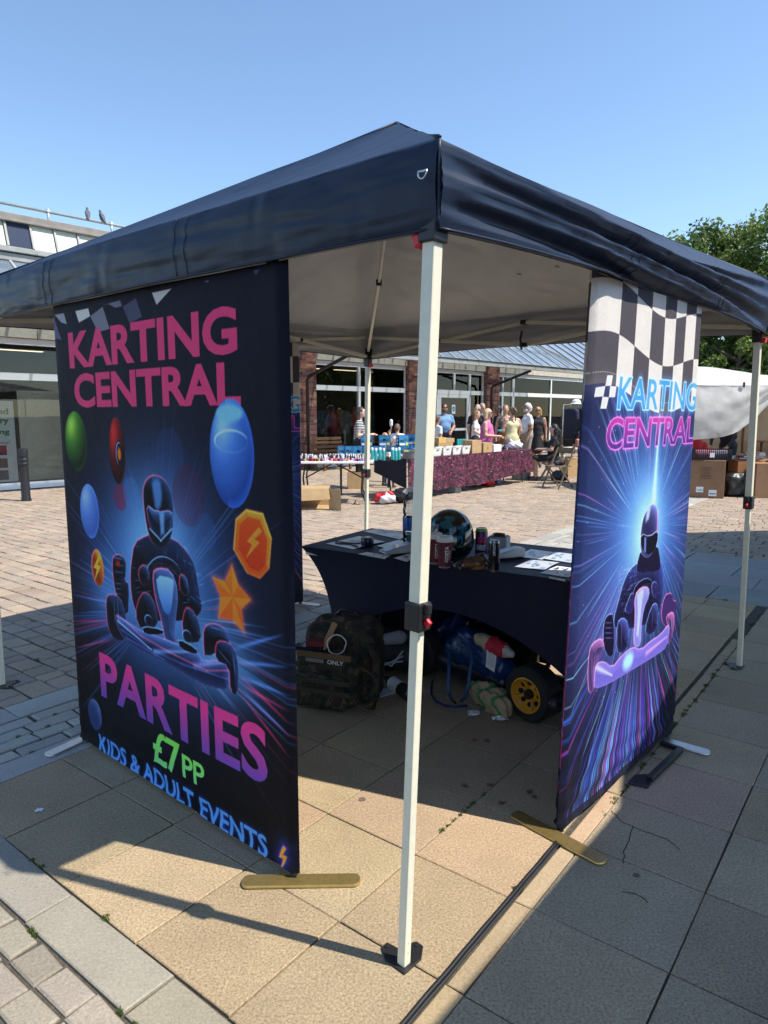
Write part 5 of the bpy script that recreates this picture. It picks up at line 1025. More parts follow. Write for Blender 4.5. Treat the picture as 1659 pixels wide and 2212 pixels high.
# note: parts keep world vertices, so a sub-part of a world-vertex part needs no offset of its own
ZTR, ZHD = (2.17,2.31), (2.86,2.98)
piers = [(S(-260), S(-215)), (S(215), S(268)), (S(632), S(676)), (S(875), S(917)), (S(1043), S(1070))]
WB = [(.20,.075,.055), (.24,.095,.07), (.15,.06,.055), (.27,.12,.085), (.11,.055,.055), (.30,.15,.11)]
count = 0
for pi, (a, b) in enumerate(piers):
    mb = MB(); fbox(mb, a+.006, b-.006, 0, 3.3, -.30, .164); pr = part('pier', mb, m_mortar); late = MB(); cols = max(2, round((b-a)/.225)); bw = (b-a)/cols
    for r in range(44):
        off = bw/2 if r % 2 else 0
        for c in range(cols + (1 if r % 2 else 0)):
            s0 = a + c*bw - off; s1 = s0 + bw; s0, s1 = max(a, s0) + .005, min(b, s1) - .005
            if s1 - s0 < .03: continue
            q = MB() if pi in (2, 3) and count < 298 else late; fr = len(q.f)
            q.obox(fw((s0+s1)/2, r*.075+.037, .15), (s1-s0, .04 + .004*rnd.random(), .065), FR, 0, tint(rnd.choice(WB), .2, .05))
            if q is not late: wparent_child(q.build('brick', m_wallbrick), pr); count += 1
    for sgn, sx in ((1, b), (-1, a)):      # the pier's returns
        for r in range(44):
            for oo in ((-.28,-.07),(-.06,.12)) if r % 2 else ((-.28,-.17),(-.16,.05),(.06,.12)):
                late.obox(fw(sx + sgn*.004, r*.075+.037, sum(oo)/2), (.02, oo[1]-oo[0]-.008, .065), FR, 0, tint(rnd.choice(WB), .2, .05))
    if late.v: o = wparent_child(late.build('brick_courses', m_wallbrick), pr); o['kind'] = 'stuff'
def frame(mb, s0, s1, z0, z1, w=.07, o0=-.06, o1=.02): fbox(mb, s0, s1, z0, z0+w, o0, o1); fbox(mb, s0, s1, z1-w, z1, o0, o1); fbox(mb, s0, s0+w, z0+w, z1-w, o0+.002, o1-.002); fbox(mb, s1-w, s1, z0+w, z1-w, o0+.002, o1-.002)
def bay(s0, s1, splits, gm=None, z0=.14, kick=None):
    gm = gm or m_pane; es = [s0] + splits + [s1]; mb = MB()
    fbox(mb, s0, s1, ZTR[0], ZTR[1], -.07, .035); fbox(mb, s0, s1, ZHD[0], ZHD[1], -.07, .03); fbox(mb, s0, s1, .02, z0, -.07, .03)
    for e in es: fbox(mb, e-.04, e+.04, z0, ZTR[0], -.066, .026); fbox(mb, e-.04, e+.04, ZTR[1], ZHD[0], -.066, .026)
    wf = part('window_frame', mb, m_wframe)
    for a, b in zip(es[:-1], es[1:]):
        for za, zb in ((z0, ZTR[0]), (ZTR[1], ZHD[0])): q = MB(); fbox(q, a+.04, b-.04, za, zb, -.024, -.018); wparent_child(q.build('pane', gm), wf)
bay(piers[0][1], piers[1][0], [S(-110), S(-20), S(140)]); bay(piers[1][1], piers[2][0], [S(400), S(520)]); bay(piers[2][1], piers[3][0], [S(776)])
# door bay
def door(s0, s1, label=None):
    mb = MB(); frame(mb, s0, s1, .03, ZTR[0]-.005, .11, -.05, .04); fbox(mb, s0+.11, s1-.11, .95, 1.03, -.046, .036); d = part('door', mb, m_wframe)
    q = MB(); fbox(q, s0+.11, s1-.11, .14, ZTR[0]-.11, -.012, -.006); wparent_child(q.build('pane', m_pane), d); q = MB(); q.bar(fw(s0+.16,.95,.07), fw(s0+.16,1.5,.07), .025, .025); wparent_child(q.build('handle', m_steel), d)
    c = (s0+s1)/2; q = MB(); fbox(q, c-.09, c+.09, 1.52, 1.82, -.006, .002); wparent_child(q.build('notice', plain((.8,.82,.83))), d)
    q = MB(); q.prism([(.065*math.cos(t), .09*math.sin(t)) for t in [2*math.pi*i/18 for i in range(18)]], lambda x, y: fw(c+x, 1.68+y, .003), Fn*.002); wparent_child(q.build('notice_oval', plain((.02,.12,.38))), d)
    q = MB(); write(q, 'Please', lambda x, y: fw(c-.04+.08*x, 1.69+.03*y, .007)); write(q, 'sanitise', lambda x, y: fw(c-.05+.10*x, 1.645+.03*y, .007)); wparent_child(q.build('notice_lettering', plain((.8,.82,.83))), d)
sd = [piers[3][1], S(946), S(980), S(1012), piers[4][0]]
mb = MB(); fbox(mb, sd[0], sd[-1], ZTR[0], ZTR[1], -.07, .035); fbox(mb, sd[0], sd[-1], ZHD[0], ZHD[1], -.07, .03)
for e in (sd[0]+.04, sd[3]+.03, sd[-1]-.04): fbox(mb, e-.04, e+.04, .03, ZTR[0], -.066, .026)
for e in (sd[0]+.04, sd[2], sd[3]+.03, sd[-1]-.04): fbox(mb, e-.04, e+.04, ZTR[1], ZHD[0], -.066, .026)
wf = part('window_frame', mb, m_wframe)
for a, b in ((sd[0]+.08, sd[2]-.04), (sd[2]+.04, sd[3]-.01), (sd[3]+.07, sd[-1]-.08)): q = MB(); fbox(q, a, b, ZTR[1], ZHD[0], -.024, -.018); wparent_child(q.build('pane', m_pane), wf)
q = MB(); fbox(q, sd[3]+.07, sd[-1]-.08, .14, ZTR[0], -.024, -.018); wparent_child(q.build('pane', m_pane), wf)
door(sd[0]+.09, sd[1]-.0); door(sd[1]+.01, (sd[2]+sd[3])/2 + .35 if False else sd[3]-.02)
sg = [piers[4][1], S(1084), S(1106)]
bay(sg[0], sg[2], [sg[1]]); bay(S(1106)+.05, S(1300), [S(1188)], m_gpane); bay(S(1300), S(1300)+8, [S(1300)+2.6, S(1300)+5.2], m_gpane)
SE = S(1300) + 8; S0 = piers[0][0]
mb = MB(); L_ = .9; s = S0
while s < SE: fbox(mb, s+.006, min(SE, s+L_)-.006, 2.99, 3.34, -.25, .10 + .004*rnd.random()); s += L_
part('fascia', mb, m_conc, bevel=.006)
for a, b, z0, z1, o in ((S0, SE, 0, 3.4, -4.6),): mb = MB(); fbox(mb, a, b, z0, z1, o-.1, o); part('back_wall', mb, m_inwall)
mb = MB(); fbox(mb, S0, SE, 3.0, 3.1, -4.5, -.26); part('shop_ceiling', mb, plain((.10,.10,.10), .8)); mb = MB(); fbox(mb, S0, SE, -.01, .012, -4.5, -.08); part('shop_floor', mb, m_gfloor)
m_strip = emat('ceiling_strip_light', (1.0,.82,.5), 1.6)
for k in range(16):
    for o in (-1.2,-2.9): q = MB(); s = S0 + 1.0 + k*1.75; fbox(q, s, s+1.1, 2.985, 2.997, o-.07, o+.07); part('strip_light', q, m_strip)
mb = MB(); fbox(mb, S0, SE, .02, .14, .03, .10); part('sill', mb, m_wframe)
mb = MB(); fbox(mb, S(1106)+.1, SE, .02, 2.95, -2.6, -2.5); part('green_shop_wall', mb, plain((.35,.50,.40), .7, var=.3)); mb = MB(); fbox(mb, S(1106), S(1106)+.06, .02, 2.98, -2.5, -.08); part('partition', mb, plain((.5,.5,.5)))
for k in range(5): q = MB(); s = S(1106)+.8+k*1.5; fbox(q, s, s+1.0, 2.985, 2.995, -1.3, -.9); part('strip_light', q, emat('green_shop_fill', (.9,1.0,.9), 6.0))  # extra strips added to brighten the green glass bay
# glazed canopy in front and clerestory above
EVO, EVZ, TPO, TPZ = 2.0, 3.06, -.30, 4.52; SC0, SC1 = S0, 20.1
def cg(s, t): return fw(s, EVZ + (TPZ-EVZ)*t, EVO + (TPO-EVO)*t)
pitch = .6; k = 0; s = SC0; roof = MB(); fbox(roof, SC0, SC1+.05, 2.96, 3.10, EVO, EVO+.10); fbox(roof, SC0, SC1, 3.11, 3.125, EVO-.05, EVO+.14); rf = part('canopy_gutter', roof, m_lead, bevel=.01)
while s < SC1:
    e = min(SC1, s+pitch); tmax = lambda q: min(1.0, (SC1-q)/2.3 + .02)
    q = MB(); t1, t2 = tmax(s+.03), tmax(e-.03); a, b, c, d = cg(s+.03, .02), cg(e-.03, .02), cg(e-.03, t2), cg(s+.03, t1); h = Vector((0,0,.008)); q.add([a,b,c,d,a+h,b+h,c+h,d+h], [(3,2,1,0),(4,5,6,7),(0,1,5,4),(1,2,6,5),(2,3,7,6),(3,0,4,7)]); part('roof_pane', q, m_roofglass)
    q = MB(); q.bar(cg(s, 0) + h, cg(s, tmax(s)) + h, .04, .055, Fd); part('glazing_bar', q, m_lead); s = e
q = MB(); q.bar(cg(SC1, 0), cg(SC1-2.3, 1), .08, .08); part('hip_bar', q, m_lead)
q = MB(); q.bar(cg(SC0, .5) - Vector((0,0,.06)), cg(SC1-1.15, .5) - Vector((0,0,.06)), .07, .09); part('purlin', q, m_lead)
mb = MB(); fbox(mb, S0, SC1-2, 4.50, 4.64, -.45, -.22); fbox(mb, S0, SC1-2, 4.66, 4.76, -.42, -.16); part('ledge', mb, m_lead, bevel=.01)
m_panel = M('weathered_panel', (.52,.55,.47), rough=.7, var=.2, scale=2.5, stain=((.62,.58,.46), 4, .5), bump=.002, bscale=8)
N = m_panel.node_tree.nodes
for n in N:
    if n.type == 'TEX_COORD':
        mp = N.new('ShaderNodeMapping'); mp.inputs['Scale'].default_value = (2.2,2.2,.25)
        for l in list(m_panel.node_tree.links):
            if l.from_node == n: to = l.to_socket; m_panel.node_tree.links.remove(l); m_panel.node_tree.links.new(mp.outputs[0], to)
        m_panel.node_tree.links.new(n.outputs['Object'], mp.inputs[0]); break
pm = [fac(x, 512)[0] for x in (24,79,132,182)]; pw = (pm[3]-pm[0])/3; s = pm[0] - 6*pw; k = -6
while s < SC1-2:
    q = MB(); A_, B_, C_, D_ = fw(s+.03,4.77,-.20), fw(s+pw-.03,4.77,-.20), fw(s+pw-.03,5.26,-.36), fw(s+.03,5.26,-.36); q.add([A_,B_,C_,D_], [(0,1,2,3)]); part('clerestory_panel', q, m_dglass if k % 5 == 0 else m_panel)
    q = MB(); q.bar(fw(s,4.77,-.18), fw(s,5.26,-.34), .035, .04, Fd); part('mullion', q, m_lead); s += pw; k += 1
mb = MB(); fbox(mb, S0, SC1-2, 5.26, 5.31, -.9, -.26); fbox(mb, S0, SC1-2, 5.312, 5.43, -1.0, -.32); part('parapet', mb, M('weathered_parapet', (.24,.22,.20), rough=.9, var=.2, scale=5), bevel=.01)
mb = MB(); fbox(mb, S0, SE, 3.36, 3.5, -8, -.3); fbox(mb, S0, SC1-2, 3.5, 5.25, -6, -.5); part('upper_wall', mb, m_lead)
mb = MB(); mb.grid(lambda a, b: fw(SC1-2.6 + (SE+4-SC1)*a, 3.36 + 3.2*b, -.25 - 5*b), 12, 4); part('rear_roof', mb, M('blue_grey_roof', (.20,.25,.33), rough=.3, var=.12, scale=2))
for k in range(16): q = MB(); s_ = SC1-2.5 + .85*k; q.bar(fw(s_, 3.40, -.25), fw(s_, 6.6, -5.25), .05, .05, Fd); part('glazing_bar', q, m_lead)
m_rail = M('galvanised_pipe', (.42,.47,.46), rough=.45, metal=.4, var=.15); ra, rb = fac(0, 436, -.5), fac(264, 490.5, -.5); rl = lambda s: ra[1] + (rb[1]-ra[1])*(s-ra[0])/(rb[0]-ra[0])
RZt = (ra[1]+rb[1])/2
q = MB(); q.tube([fw(S0, RZt, -.5), fw(SC1-2, RZt, -.5)], .03, 10); part('guard_rail', q, m_rail, smooth=True)
p1_, p2_ = fac(104, 460, -.5)[0], fac(241, 488, -.5)[0]; s = p1_ - 3*(p2_-p1_)
while s < SC1-2: q = MB(); q.tube([fw(s, 5.3, -.5), fw(s, RZt+.06, -.5)], .028, 8); q.tube([fw(s-.05, RZt, -.5), fw(s+.05, RZt, -.5)], .04, 8); part('rail_post', q, m_rail, smooth=True); s += p2_-p1_
# black brackets carrying the canopy
for a, b in (((182,1210),(188,262)), ((628,700),(632,300))):
    cvt = Z1 if a[0] == 182 else Z2; s = fac(*cvt(*b), .45)[0]; zt = min(2.72, fac(*cvt(*b), .45)[1]); q = MB(); q.tube([fw(s, 0, .32), fw(s, zt-.1, .32), fw(s, zt, .40), fw(s, 2.95, 1.9)], .045, 8); part('canopy_bracket', q, m_black, smooth=True)
# upright cream board and poster inside the left window
q = MB(); fbox(q, fac(60,950)[0], fac(150,950)[0], .14, 1.98, -.45, -.38); tag(q.build('display_panel', plain((.72,.64,.48), .7)), 'tall cream display panel behind the left shop window', 'panel')
ps0, ps1 = fac(-45,950,.0)[0], fac(38,950,.0)[0]; pz0, pz1 = .16, fac(38,866)[1]; t = thing('poster', 'white poster with green lettering in the left shop window', 'poster', fw((ps0+ps1)/2, 0, -.10), FANG)
q = MB(); fbox(q, ps0, ps1, pz0, pz1, -.12, -.11); wparent(q.build('board', plain((.82,.80,.72))), t); q = MB(); gl = plain((.06,.25,.05))
for i, (s_, h) in enumerate((('and',.12),('stery',.14),('ning',.13))):
    z = fac(20, [890,913,936][i]*1.0)[1] - .05; w_ = [.30,.40,.34][i]; write(q, s_, lambda x, y: fw(ps1-.10-w_+w_*x, z + h*y, -.106), bold=.04)
wparent(q.build('lettering', gl), t); q = MB(); write(q, 'so easy!', lambda x, y: fw(ps1-.48+.38*x, fac(20,957)[1]-.04+.09*y, -.106), bold=0); wparent(q.build('script_lettering', plain((.08,.09,.08))), t)
for i, (y, c_) in enumerate(((972,(.35,.01,.03)), (1000,(.14,.05,.06)), (1026,(.10,.10,.14)))): z = fac(20, y)[1]; q = MB(); fbox(q, ps1-.42, ps1-.18, z-.10, z+.09, -.109, -.104); wparent(q.build('picture', plain(c_, .4, var=.5)), t)
# garments inside the windows
gcol = [(.02,.03,.05),(.30,.03,.02),(.03,.12,.14),(.10,.10,.12),(.45,.08,.04),(.02,.05,.12),(.2,.18,.16)]
for k in range(7):
    s = S(690) + (S(865)-S(690))*k/7 + .1; c_ = gcol[(k*5) % 7]; t = thing('garment', '%s garment hanging inside the big shop window' % ('black','red','teal','grey','orange','navy','beige')[(k*5) % 7], 'garment', fw(s, 1.0, -1.1), FANG, 'clothes inside the shop window')
    body_obj('cloth', [('b', ((0,0,.25), (.17,.05,.36), .04), 0), ('c', ((-.16,0,.5),(-.24,0,.12),.06,.05), 0), ('c', ((.16,0,.5),(.24,0,.12),.06,.05), 0)], [plain(c_, .8)], t, h=.03)
# bench under the window
b0 = fac(*Z1(270,1190), .75); sb0, sb1 = fac(*Z1(275,1180), .75)[0], fac(*Z1(660,1180), .75)[0]; bench = thing('bench', 'brown slatted wooden bench in front of the big shop window', 'bench', fw((sb0+sb1)/2, 0, .75), FANG); m_wood = M('bench_wood', (.16,.075,.03), rough=.6, var=.3, scale=12)
for k in range(4): q = MB(); fbox(q, sb0, sb1, .47+.11*k, .55+.11*k, .50-.03*k, .53-.03*k); wparent(q.build('back_slat', m_wood, bevel=.006), bench)
for k in range(4): q = MB(); fbox(q, sb0, sb1, .40, .43, .55+.105*k, .64+.105*k); wparent(q.build('seat_slat', m_wood, bevel=.006), bench)
for s in (sb0+.1, sb1-.1):
    for o in (.56,.92): q = MB(); fbox(q, s-.03, s+.03, 0, .40, o-.03, o+.03); wparent(q.build('leg', m_wood), bench)
# bollard and pigeons
c = G(57,1082); t = thing('bollard', 'black ribbed bollard in front of the left shop window', 'bollard', c); q = MB(); q.lathe([(.085,0),(.085,.03),(.075,.06),(.072,.62)], 20, c); wparent(q.build('post', m_black, auto=40), t)
q = MB(); q.lathe([(.078,.62),(.084,.63),(.084,.66),(.074,.675),(.074,.69),(.084,.70),(.084,.735),(.074,.75),(.074,.765),(.084,.775),(.084,.86),(.078,.90),(.05,.915)], 20, c); wparent(q.build('head', m_black, auto=40), t)
m_pig = M('pigeon_grey', (.085,.09,.11), rough=.7, var=.3, scale=40)
for i, (px, py) in enumerate(((190,474),(221,479))):
    s = fac(px, py, -.5)[0]; t = thing('pigeon', ('grey pigeon perched on the roof rail, the one closer to the rail post', 'dark pigeon on the roof rail, facing away, beside the other')[1-i], 'pigeon', fw(s, RZt+.03, -.5), FANG + (.4 if i else -.3), 'pigeons on the rail'); t.scale = (.82,.82,.82)
    body_obj('bird', [('c', ((0,.0,.07),(0,.03,.16),.058,.055), 0), ('c', ((0,.04,.20),(0,.055,.255),.035,.027), 0), ('e', ((0,.062,.268),(.026,.03,.026)), 0), ('c', ((0,.09,.266),(0,.105,.262),.008,.004), 0, .01), ('c', ((0,-.03,.08),(0,-.10,-.05),.04,.022), 0), ('c', ((.045,-.01,.15),(.03,-.07,.0),.025,.012), 0), ('c', ((-.045,-.01,.15),(-.03,-.07,.0),.025,.012), 0), ('c', ((.02,0,.03),(.02,0,0),.008,.008), 0, .01), ('c', ((-.02,0,.03),(-.02,0,0),.008,.008), 0, .01)], [m_pig], t, h=.009, k=.025)

# ================================================================== TREES
m_leaf = M('leaf', rough=.5, var=.25, scale=3, attr=True, translucent=.35); m_bark = M('bark', (.10,.08,.06), rough=.95, var=.4, scale=8, bump=.02, bscale=12)
def tree(label, x, y, H, R, seed, nclump, per):
    r = random.Random(seed); t = thing('tree', label, 'tree', (x, y, 0), 0, 'trees behind the market')
    q = MB(); q.tube([(0,0,0),(.05,.03,H*.25),(-.04,.06,H*.5),(.03,0,H*.8)], [R*.09,R*.07,R*.045,R*.015], 9); limbs = []
    for k in range(13):
        a = 2.4*k; z0 = H*(.22+.045*k); l = R*(.95-.05*k)*r.uniform(.8,1.1); p0 = Vector((0,0,z0)); p1 = Vector((math.cos(a)*l*.6, math.sin(a)*l*.6, z0+l*.35)); p2 = Vector((math.cos(a+.2)*l, math.sin(a+.2)*l, z0+l*.5)); q.tube([p0,p1,p2], [R*.035,R*.02,R*.007], 6); limbs += [p1, p2]
    q.build('trunk', m_bark, t, smooth=True)
    V, F, C = [], [], []
    for c_ in range(nclump):
        while True:
            p = Vector((r.uniform(-1,1), r.uniform(-1,1), r.uniform(-1,1)))
            if .35 < p.length < 1: break
        p = p.normalized()*(p.length**.45); ctr = Vector((p.x*R*(1+.14*math.sin(3*p.z+seed)), p.y*R, H*.55 + p.z*H*.44)) + Vector((r.gauss(0,.12),)*3)*R*.4; cr_ = r.uniform(.28,.55)*R*.42; base = r.choice(((.12,.19,.035),(.15,.225,.05),(.09,.155,.03),(.18,.25,.055),(.075,.13,.03)))
        for k in range(per):
            d = Vector((r.gauss(0,1), r.gauss(0,1), r.gauss(0,.8))); d = d.normalized()*(r.random()**.4)*cr_; o = ctr + d; s_ = r.uniform(.045,.085)
            n = (d.normalized()*.6 + Vector((r.gauss(0,.5), r.gauss(0,.5), r.gauss(.35,.4)))).normalized(); x_ = n.cross(Vector((r.gauss(0,1), r.gauss(0,1), r.gauss(0,1)))).normalized(); y_ = n.cross(x_); i = len(V)
            V += [o-x_*s_, o-y_*s_*.55+n*s_*.12, o+x_*s_*1.1, o+y_*s_*.55+n*s_*.12]; F.append((i,i+1,i+2,i+3)); k_ = r.uniform(.75,1.25); C.append(tuple(v*k_ for v in base))
    mb = MB(); mb.v = [tuple(v) for v in V]; mb.f = F; mb.m = [0]*len(F); mb.c = C; mb.build('crown', m_leaf, t)
tree('broad leafy tree whose crown rises highest above the gazebo eave', 11.4, 20.5, 7.4, 2.6, 3, 180, 230); tree('green tree at the left end of the row beside the gazebo corner', 9.35, 21.5, 6.9, 2.2, 5, 140, 220); tree('tree at the right end of the row, cut by the picture edge', 13.8, 20.5, 7.6, 2.7, 8, 130, 200); tree('lower tree filling the gap behind the white market awning', 9.4, 18.6, 4.6, 1.7, 11, 80, 170); tree('small tree behind the awning beside the gazebo leg', 11.9, 18.2, 4.9, 1.9, 14, 80, 170)
# ================================================================== MARKET TABLES BEHIND
m_velvet = bpy.data.materials.new('crushed_velvet'); m_velvet.use_nodes = True; N, L = m_velvet.node_tree.nodes, m_velvet.node_tree.links; p = N['Principled BSDF']; p.inputs['Roughness'].default_value = .45; p.inputs['Sheen Weight'].default_value = .1; p.inputs['Sheen Tint'].default_value = (.9,.4,.6,1)
tc = N.new('ShaderNodeTexCoord'); no = N.new('ShaderNodeTexNoise'); no.inputs['Scale'].default_value = 16; no.inputs['Detail'].default_value = 4; no.inputs['Distortion'].default_value = 1.2; L.new(tc.outputs['Object'], no.inputs['Vector']); cr = N.new('ShaderNodeValToRGB'); E_ = cr.color_ramp.elements; E_[0].position = .47; E_[0].color = (.018,.002,.010,1); E_[1].position = .68; E_[1].color = (.24,.035,.095,1)
L.new(no.outputs['Fac'], cr.inputs[0]); L.new(cr.outputs[0], p.inputs['Base Color']); bu = N.new('ShaderNodeBump'); bu.inputs['Distance'].default_value = .03; L.new(no.outputs['Fac'], bu.inputs['Height']); L.new(bu.outputs[0], p.inputs['Normal'])
va, vb = Vector((.40,12.0,0)), Vector((3.28,15.42,0)); VD = (vb-va).normalized(); VP = Vector((-VD.y, VD.x, 0)); VL = (vb-va).length; VH = .73
vt = lambda x, y, z: va + VD*x + VP*y + Vector((0,0,z)); VA = math.atan2(VD.y, VD.x)
def fold_leg(mb, pts, r=.014): mb.tube(pts, r, 7)
t = thing('market_table', 'long market table draped in crushed burgundy velvet', 'table', vt(VL/2,.35,0), VA)
q = MB(); q.obox(vt(VL/2,.36,VH-.025), (VL,.74,.04), RZ(VA)); wparent(q.build('table_top', plain((.5,.5,.5))), t)
for x in (.25, 1.6, 1.9, 3.2, VL-.2):
    for y in (.12,.6): q = MB(); fold_leg(q, [vt(x+.05,y,0), vt(x,y,.3), vt(x,y,VH-.04)]); wparent(q.build('leg', m_black), t)
def drape(i, j):
    x = VL*i; z = VH + .004 - (VH - (.10 + .12*i**2 + .02*math.sin(9*i)))*j; return vt(x, -.012 - (.035*math.sin(x*9 + 2*nz(x,0,1)) + .02*math.sin(x*23))*j - .02*j, z)
q = MB(); q.grid(drape, 160, 14); q.grid(lambda i, j: vt(VL*i, .74*j - .012*(1-j), VH+.004), 40, 4); q.grid(lambda i, j: vt(VL + .01 + .03*math.sin(8*i)*j, -.012 + .5*i, VH+.004 - .42*j), 20, 8); wparent(q.build('velvet_cloth', m_velvet, smooth=True), t)
q = MB(); q.grid(lambda i, j: vt(-.012 - .02*math.sin(7*i)*j, .0 + .74*i, VH+.003 - (.52 - .25*i)*j), 20, 8); wparent(q.build('navy_cloth', plain((.010,.010,.022), .8), smooth=True), t)
def vtop(px, py): p_ = G(px, py, VH+.006); return p_
# white folding table with nail varnish
wa_, wb_ = G(644,1000,.70), G(806,998,.70); WY0 = 11.45; wx0, wx1 = at(632,1000,WY0).x, at(806,1000,WY0).x; t = thing('folding_table', 'white plastic folding table covered in nail varnish bottles', 'table', ((wx0+wx1)/2, WY0+.35, 0))
q = MB(); q.box(wx0, wx1, WY0, WY0+.72, .685, .725); wparent(q.build('table_top', plain((.78,.77,.75), .5), bevel=.012), t)
for x, sx in ((wx0+.2, 1), (wx1-.22, -1)):
    for y in (WY0+.1, WY0+.62): q = MB(); fold_leg(q, [(x-.10*sx, y, 0), (x-.02*sx, y, .22), (x-.04*sx, y, .45), (x, y, .69)], .015); wparent(q.build('leg', m_black, smooth=True), t)
    q = MB(); fold_leg(q, [(x-.03*sx, WY0+.1, .2), (x-.03*sx, WY0+.62, .2)], .012); fold_leg(q, [(x-.03*sx, WY0+.36, .42), (x+.45*sx, WY0+.36, .68)], .012); wparent(q.build('brace', m_black), t)
ncol = [('red',(.55,.01,.03)),('pink',(.75,.12,.30)),('purple',(.16,.03,.22)),('maroon',(.16,.01,.03)),('gold',(.55,.33,.08)),('silver',(.55,.55,.56)),('teal',(.02,.32,.33)),('black',(.02,.02,.02)),('coral',(.75,.17,.12)),('lilac',(.40,.25,.5))]
protos = {}
for nm, c_ in ncol:
    for capk, cc in (('white',(.8,.8,.8)),('black',(.02,.02,.02))):
        mb = MB(); mb.lathe([(.013,0),(.014,.004),(.014,.032),(.007,.037),(.007,.04)], 9, ms=[0]*4); mb.lathe([(.0075,.038),(.0085,.042),(.0065,.080)], 9, m=1); me = mb.build('nail_varnish', [plain(c_, .2), plain(cc, .35)]); protos[(nm,capk)] = me
used = set(); rn = random.Random(4)
for i in range(34):
    for j in range(5):
        if rn.random() < .25: continue
        nm, c_ = rn.choice(ncol); ck = rn.choice(('white','black')); o = protos[(nm,ck)]
        if (nm,ck) in used: o = link_copy(o)
        used.add((nm,ck)); o.location = (wx0+.06 + (wx1-wx0-.12)*i/33 + rn.uniform(-.008,.008), WY0+.05+.13*j + rn.uniform(-.02,.02), .7255); o.scale = (1.35,1.35,1.25)
        tag(o, '%s nail varnish bottle with a %s cap, %s, %s end of the white table' % (nm, ck, ('front row','second row','middle row','fourth row','back row')[j], 'left' if i < 17 else 'right'), 'nail varnish', 'nail varnish bottles')
for k_, o in protos.items():
    if k_ not in used: bpy.data.objects.remove(o)
# blue toy boxes behind the bottles
m_tb = M('toy_box_blue', (.03,.22,.45), rough=.35, var=.6, scale=14); m_tbs = plain((.015,.03,.09), .35); m_lbl = plain((.75,.78,.8)); m_yelsp = plain((.7,.6,.02))
def toy_box(label, c, a, side=False):
    t = thing('toy_box', label, 'box', c, a, 'blue toy boxes'); MB().box(-.105,.105,-.055,.055,0,.195).build('carton', [m_tbs], t, bevel=.002)
    MB().box(-.100,.100,-.0575,-.0555,.005,.19).build('front_print', m_tb, t); MB().box(-.09,.02,-.0595,-.0577,.012,.05).build('info_label', m_lbl, t); q = MB(); q.lathe([(.028,0),(.028,.002)], 14, (.065,-.0577,.035), R=Matrix.Rotation(math.pi/2,3,'X')); q.build('price_spot', m_yelsp, t)
    for k in range(3): MB().box(-.1075,-.1055,-.03,.03,.02+.06*k,.06+.06*k).build('side_picture', m_lbl, t)
    mb = MB()
    for k in range(5): x = rn.uniform(-.07,.07); z = rn.uniform(.08,.12); mb.box(x-.02,x+.02,-.0592,-.0576,z-.015,z+.015)
    mb.build('toy_picture', plain((.04,.08,.14), .4), t)
TBY = 12.75; k = 0
rows = [(0, [(742,.1),(757,.15),(773,.0),(795,0),(820,0),(846,0),(868,.1)], .73), (1, [(792,0),(831,0),(869,.5)], .925)]
names = iter(['blue toy box at the left end of the lower row, showing its dark side','second blue toy box from the left in the lower row','blue toy box in the lower row, third from the left','blue toy box in the lower row beside the gazebo back leg','blue toy box in the lower row behind the cola bottle','blue toy box in the lower row behind the spray cans','blue toy box at the right end of the lower row','upper blue toy box at the left beside the gazebo back leg','upper blue toy box in the middle of the stack','upper blue toy box at the right, turned to show its dark side'])
stand = thing('trestle', 'low trestle behind the varnish table carrying the blue toy boxes', 'table', (0, TBY, 0)); sx0, sx1 = at(735,940,TBY).x, at(885,940,TBY).x
q = MB(); q.box(sx0-.1, sx1+.1, TBY-.1, TBY+.3, .69, .725); wparent(q.build('table_top', plain((.7,.7,.7))), stand)
for x in (sx0, sx1):
    for y in (TBY, TBY+.2): q = MB(); q.tube([(x,y,0),(x,y,.69)], .015, 7); wparent(q.build('leg', m_black), stand)
for r, xs, z in rows:
    for px, a in xs: toy_box(next(names), (at(px, 940, TBY).x, TBY + .02*r, z), a)
for l_, px, zz, a in (('blue toy box lying at the right behind the grey tub', 884, .735, .3), ('blue toy box behind the gazebo leg end of the row', 897, .735, .1), ('blue toy box stacked above the row behind the grey tub', 890, .93, -.2)): toy_box(l_, (at(px, 940, 13.2).x, 13.2, zz), a)
second = thing('trestle', 'narrow trestle behind the grey tub carrying blue toy boxes', 'table', (at(890,940,13.2).x, 13.2, 0)); q = MB(); q.box(at(872,940,13.2).x, at(912,940,13.2).x, 13.05, 13.35, .70, .733); wparent(q.build('table_top', plain((.7,.7,.7))), second)
for px in (876,908): q = MB(); q.tube([(at(px,940,13.2).x,13.2,0),(at(px,940,13.2).x,13.2,.70)], .015, 7); wparent(q.build('leg', m_black), second)
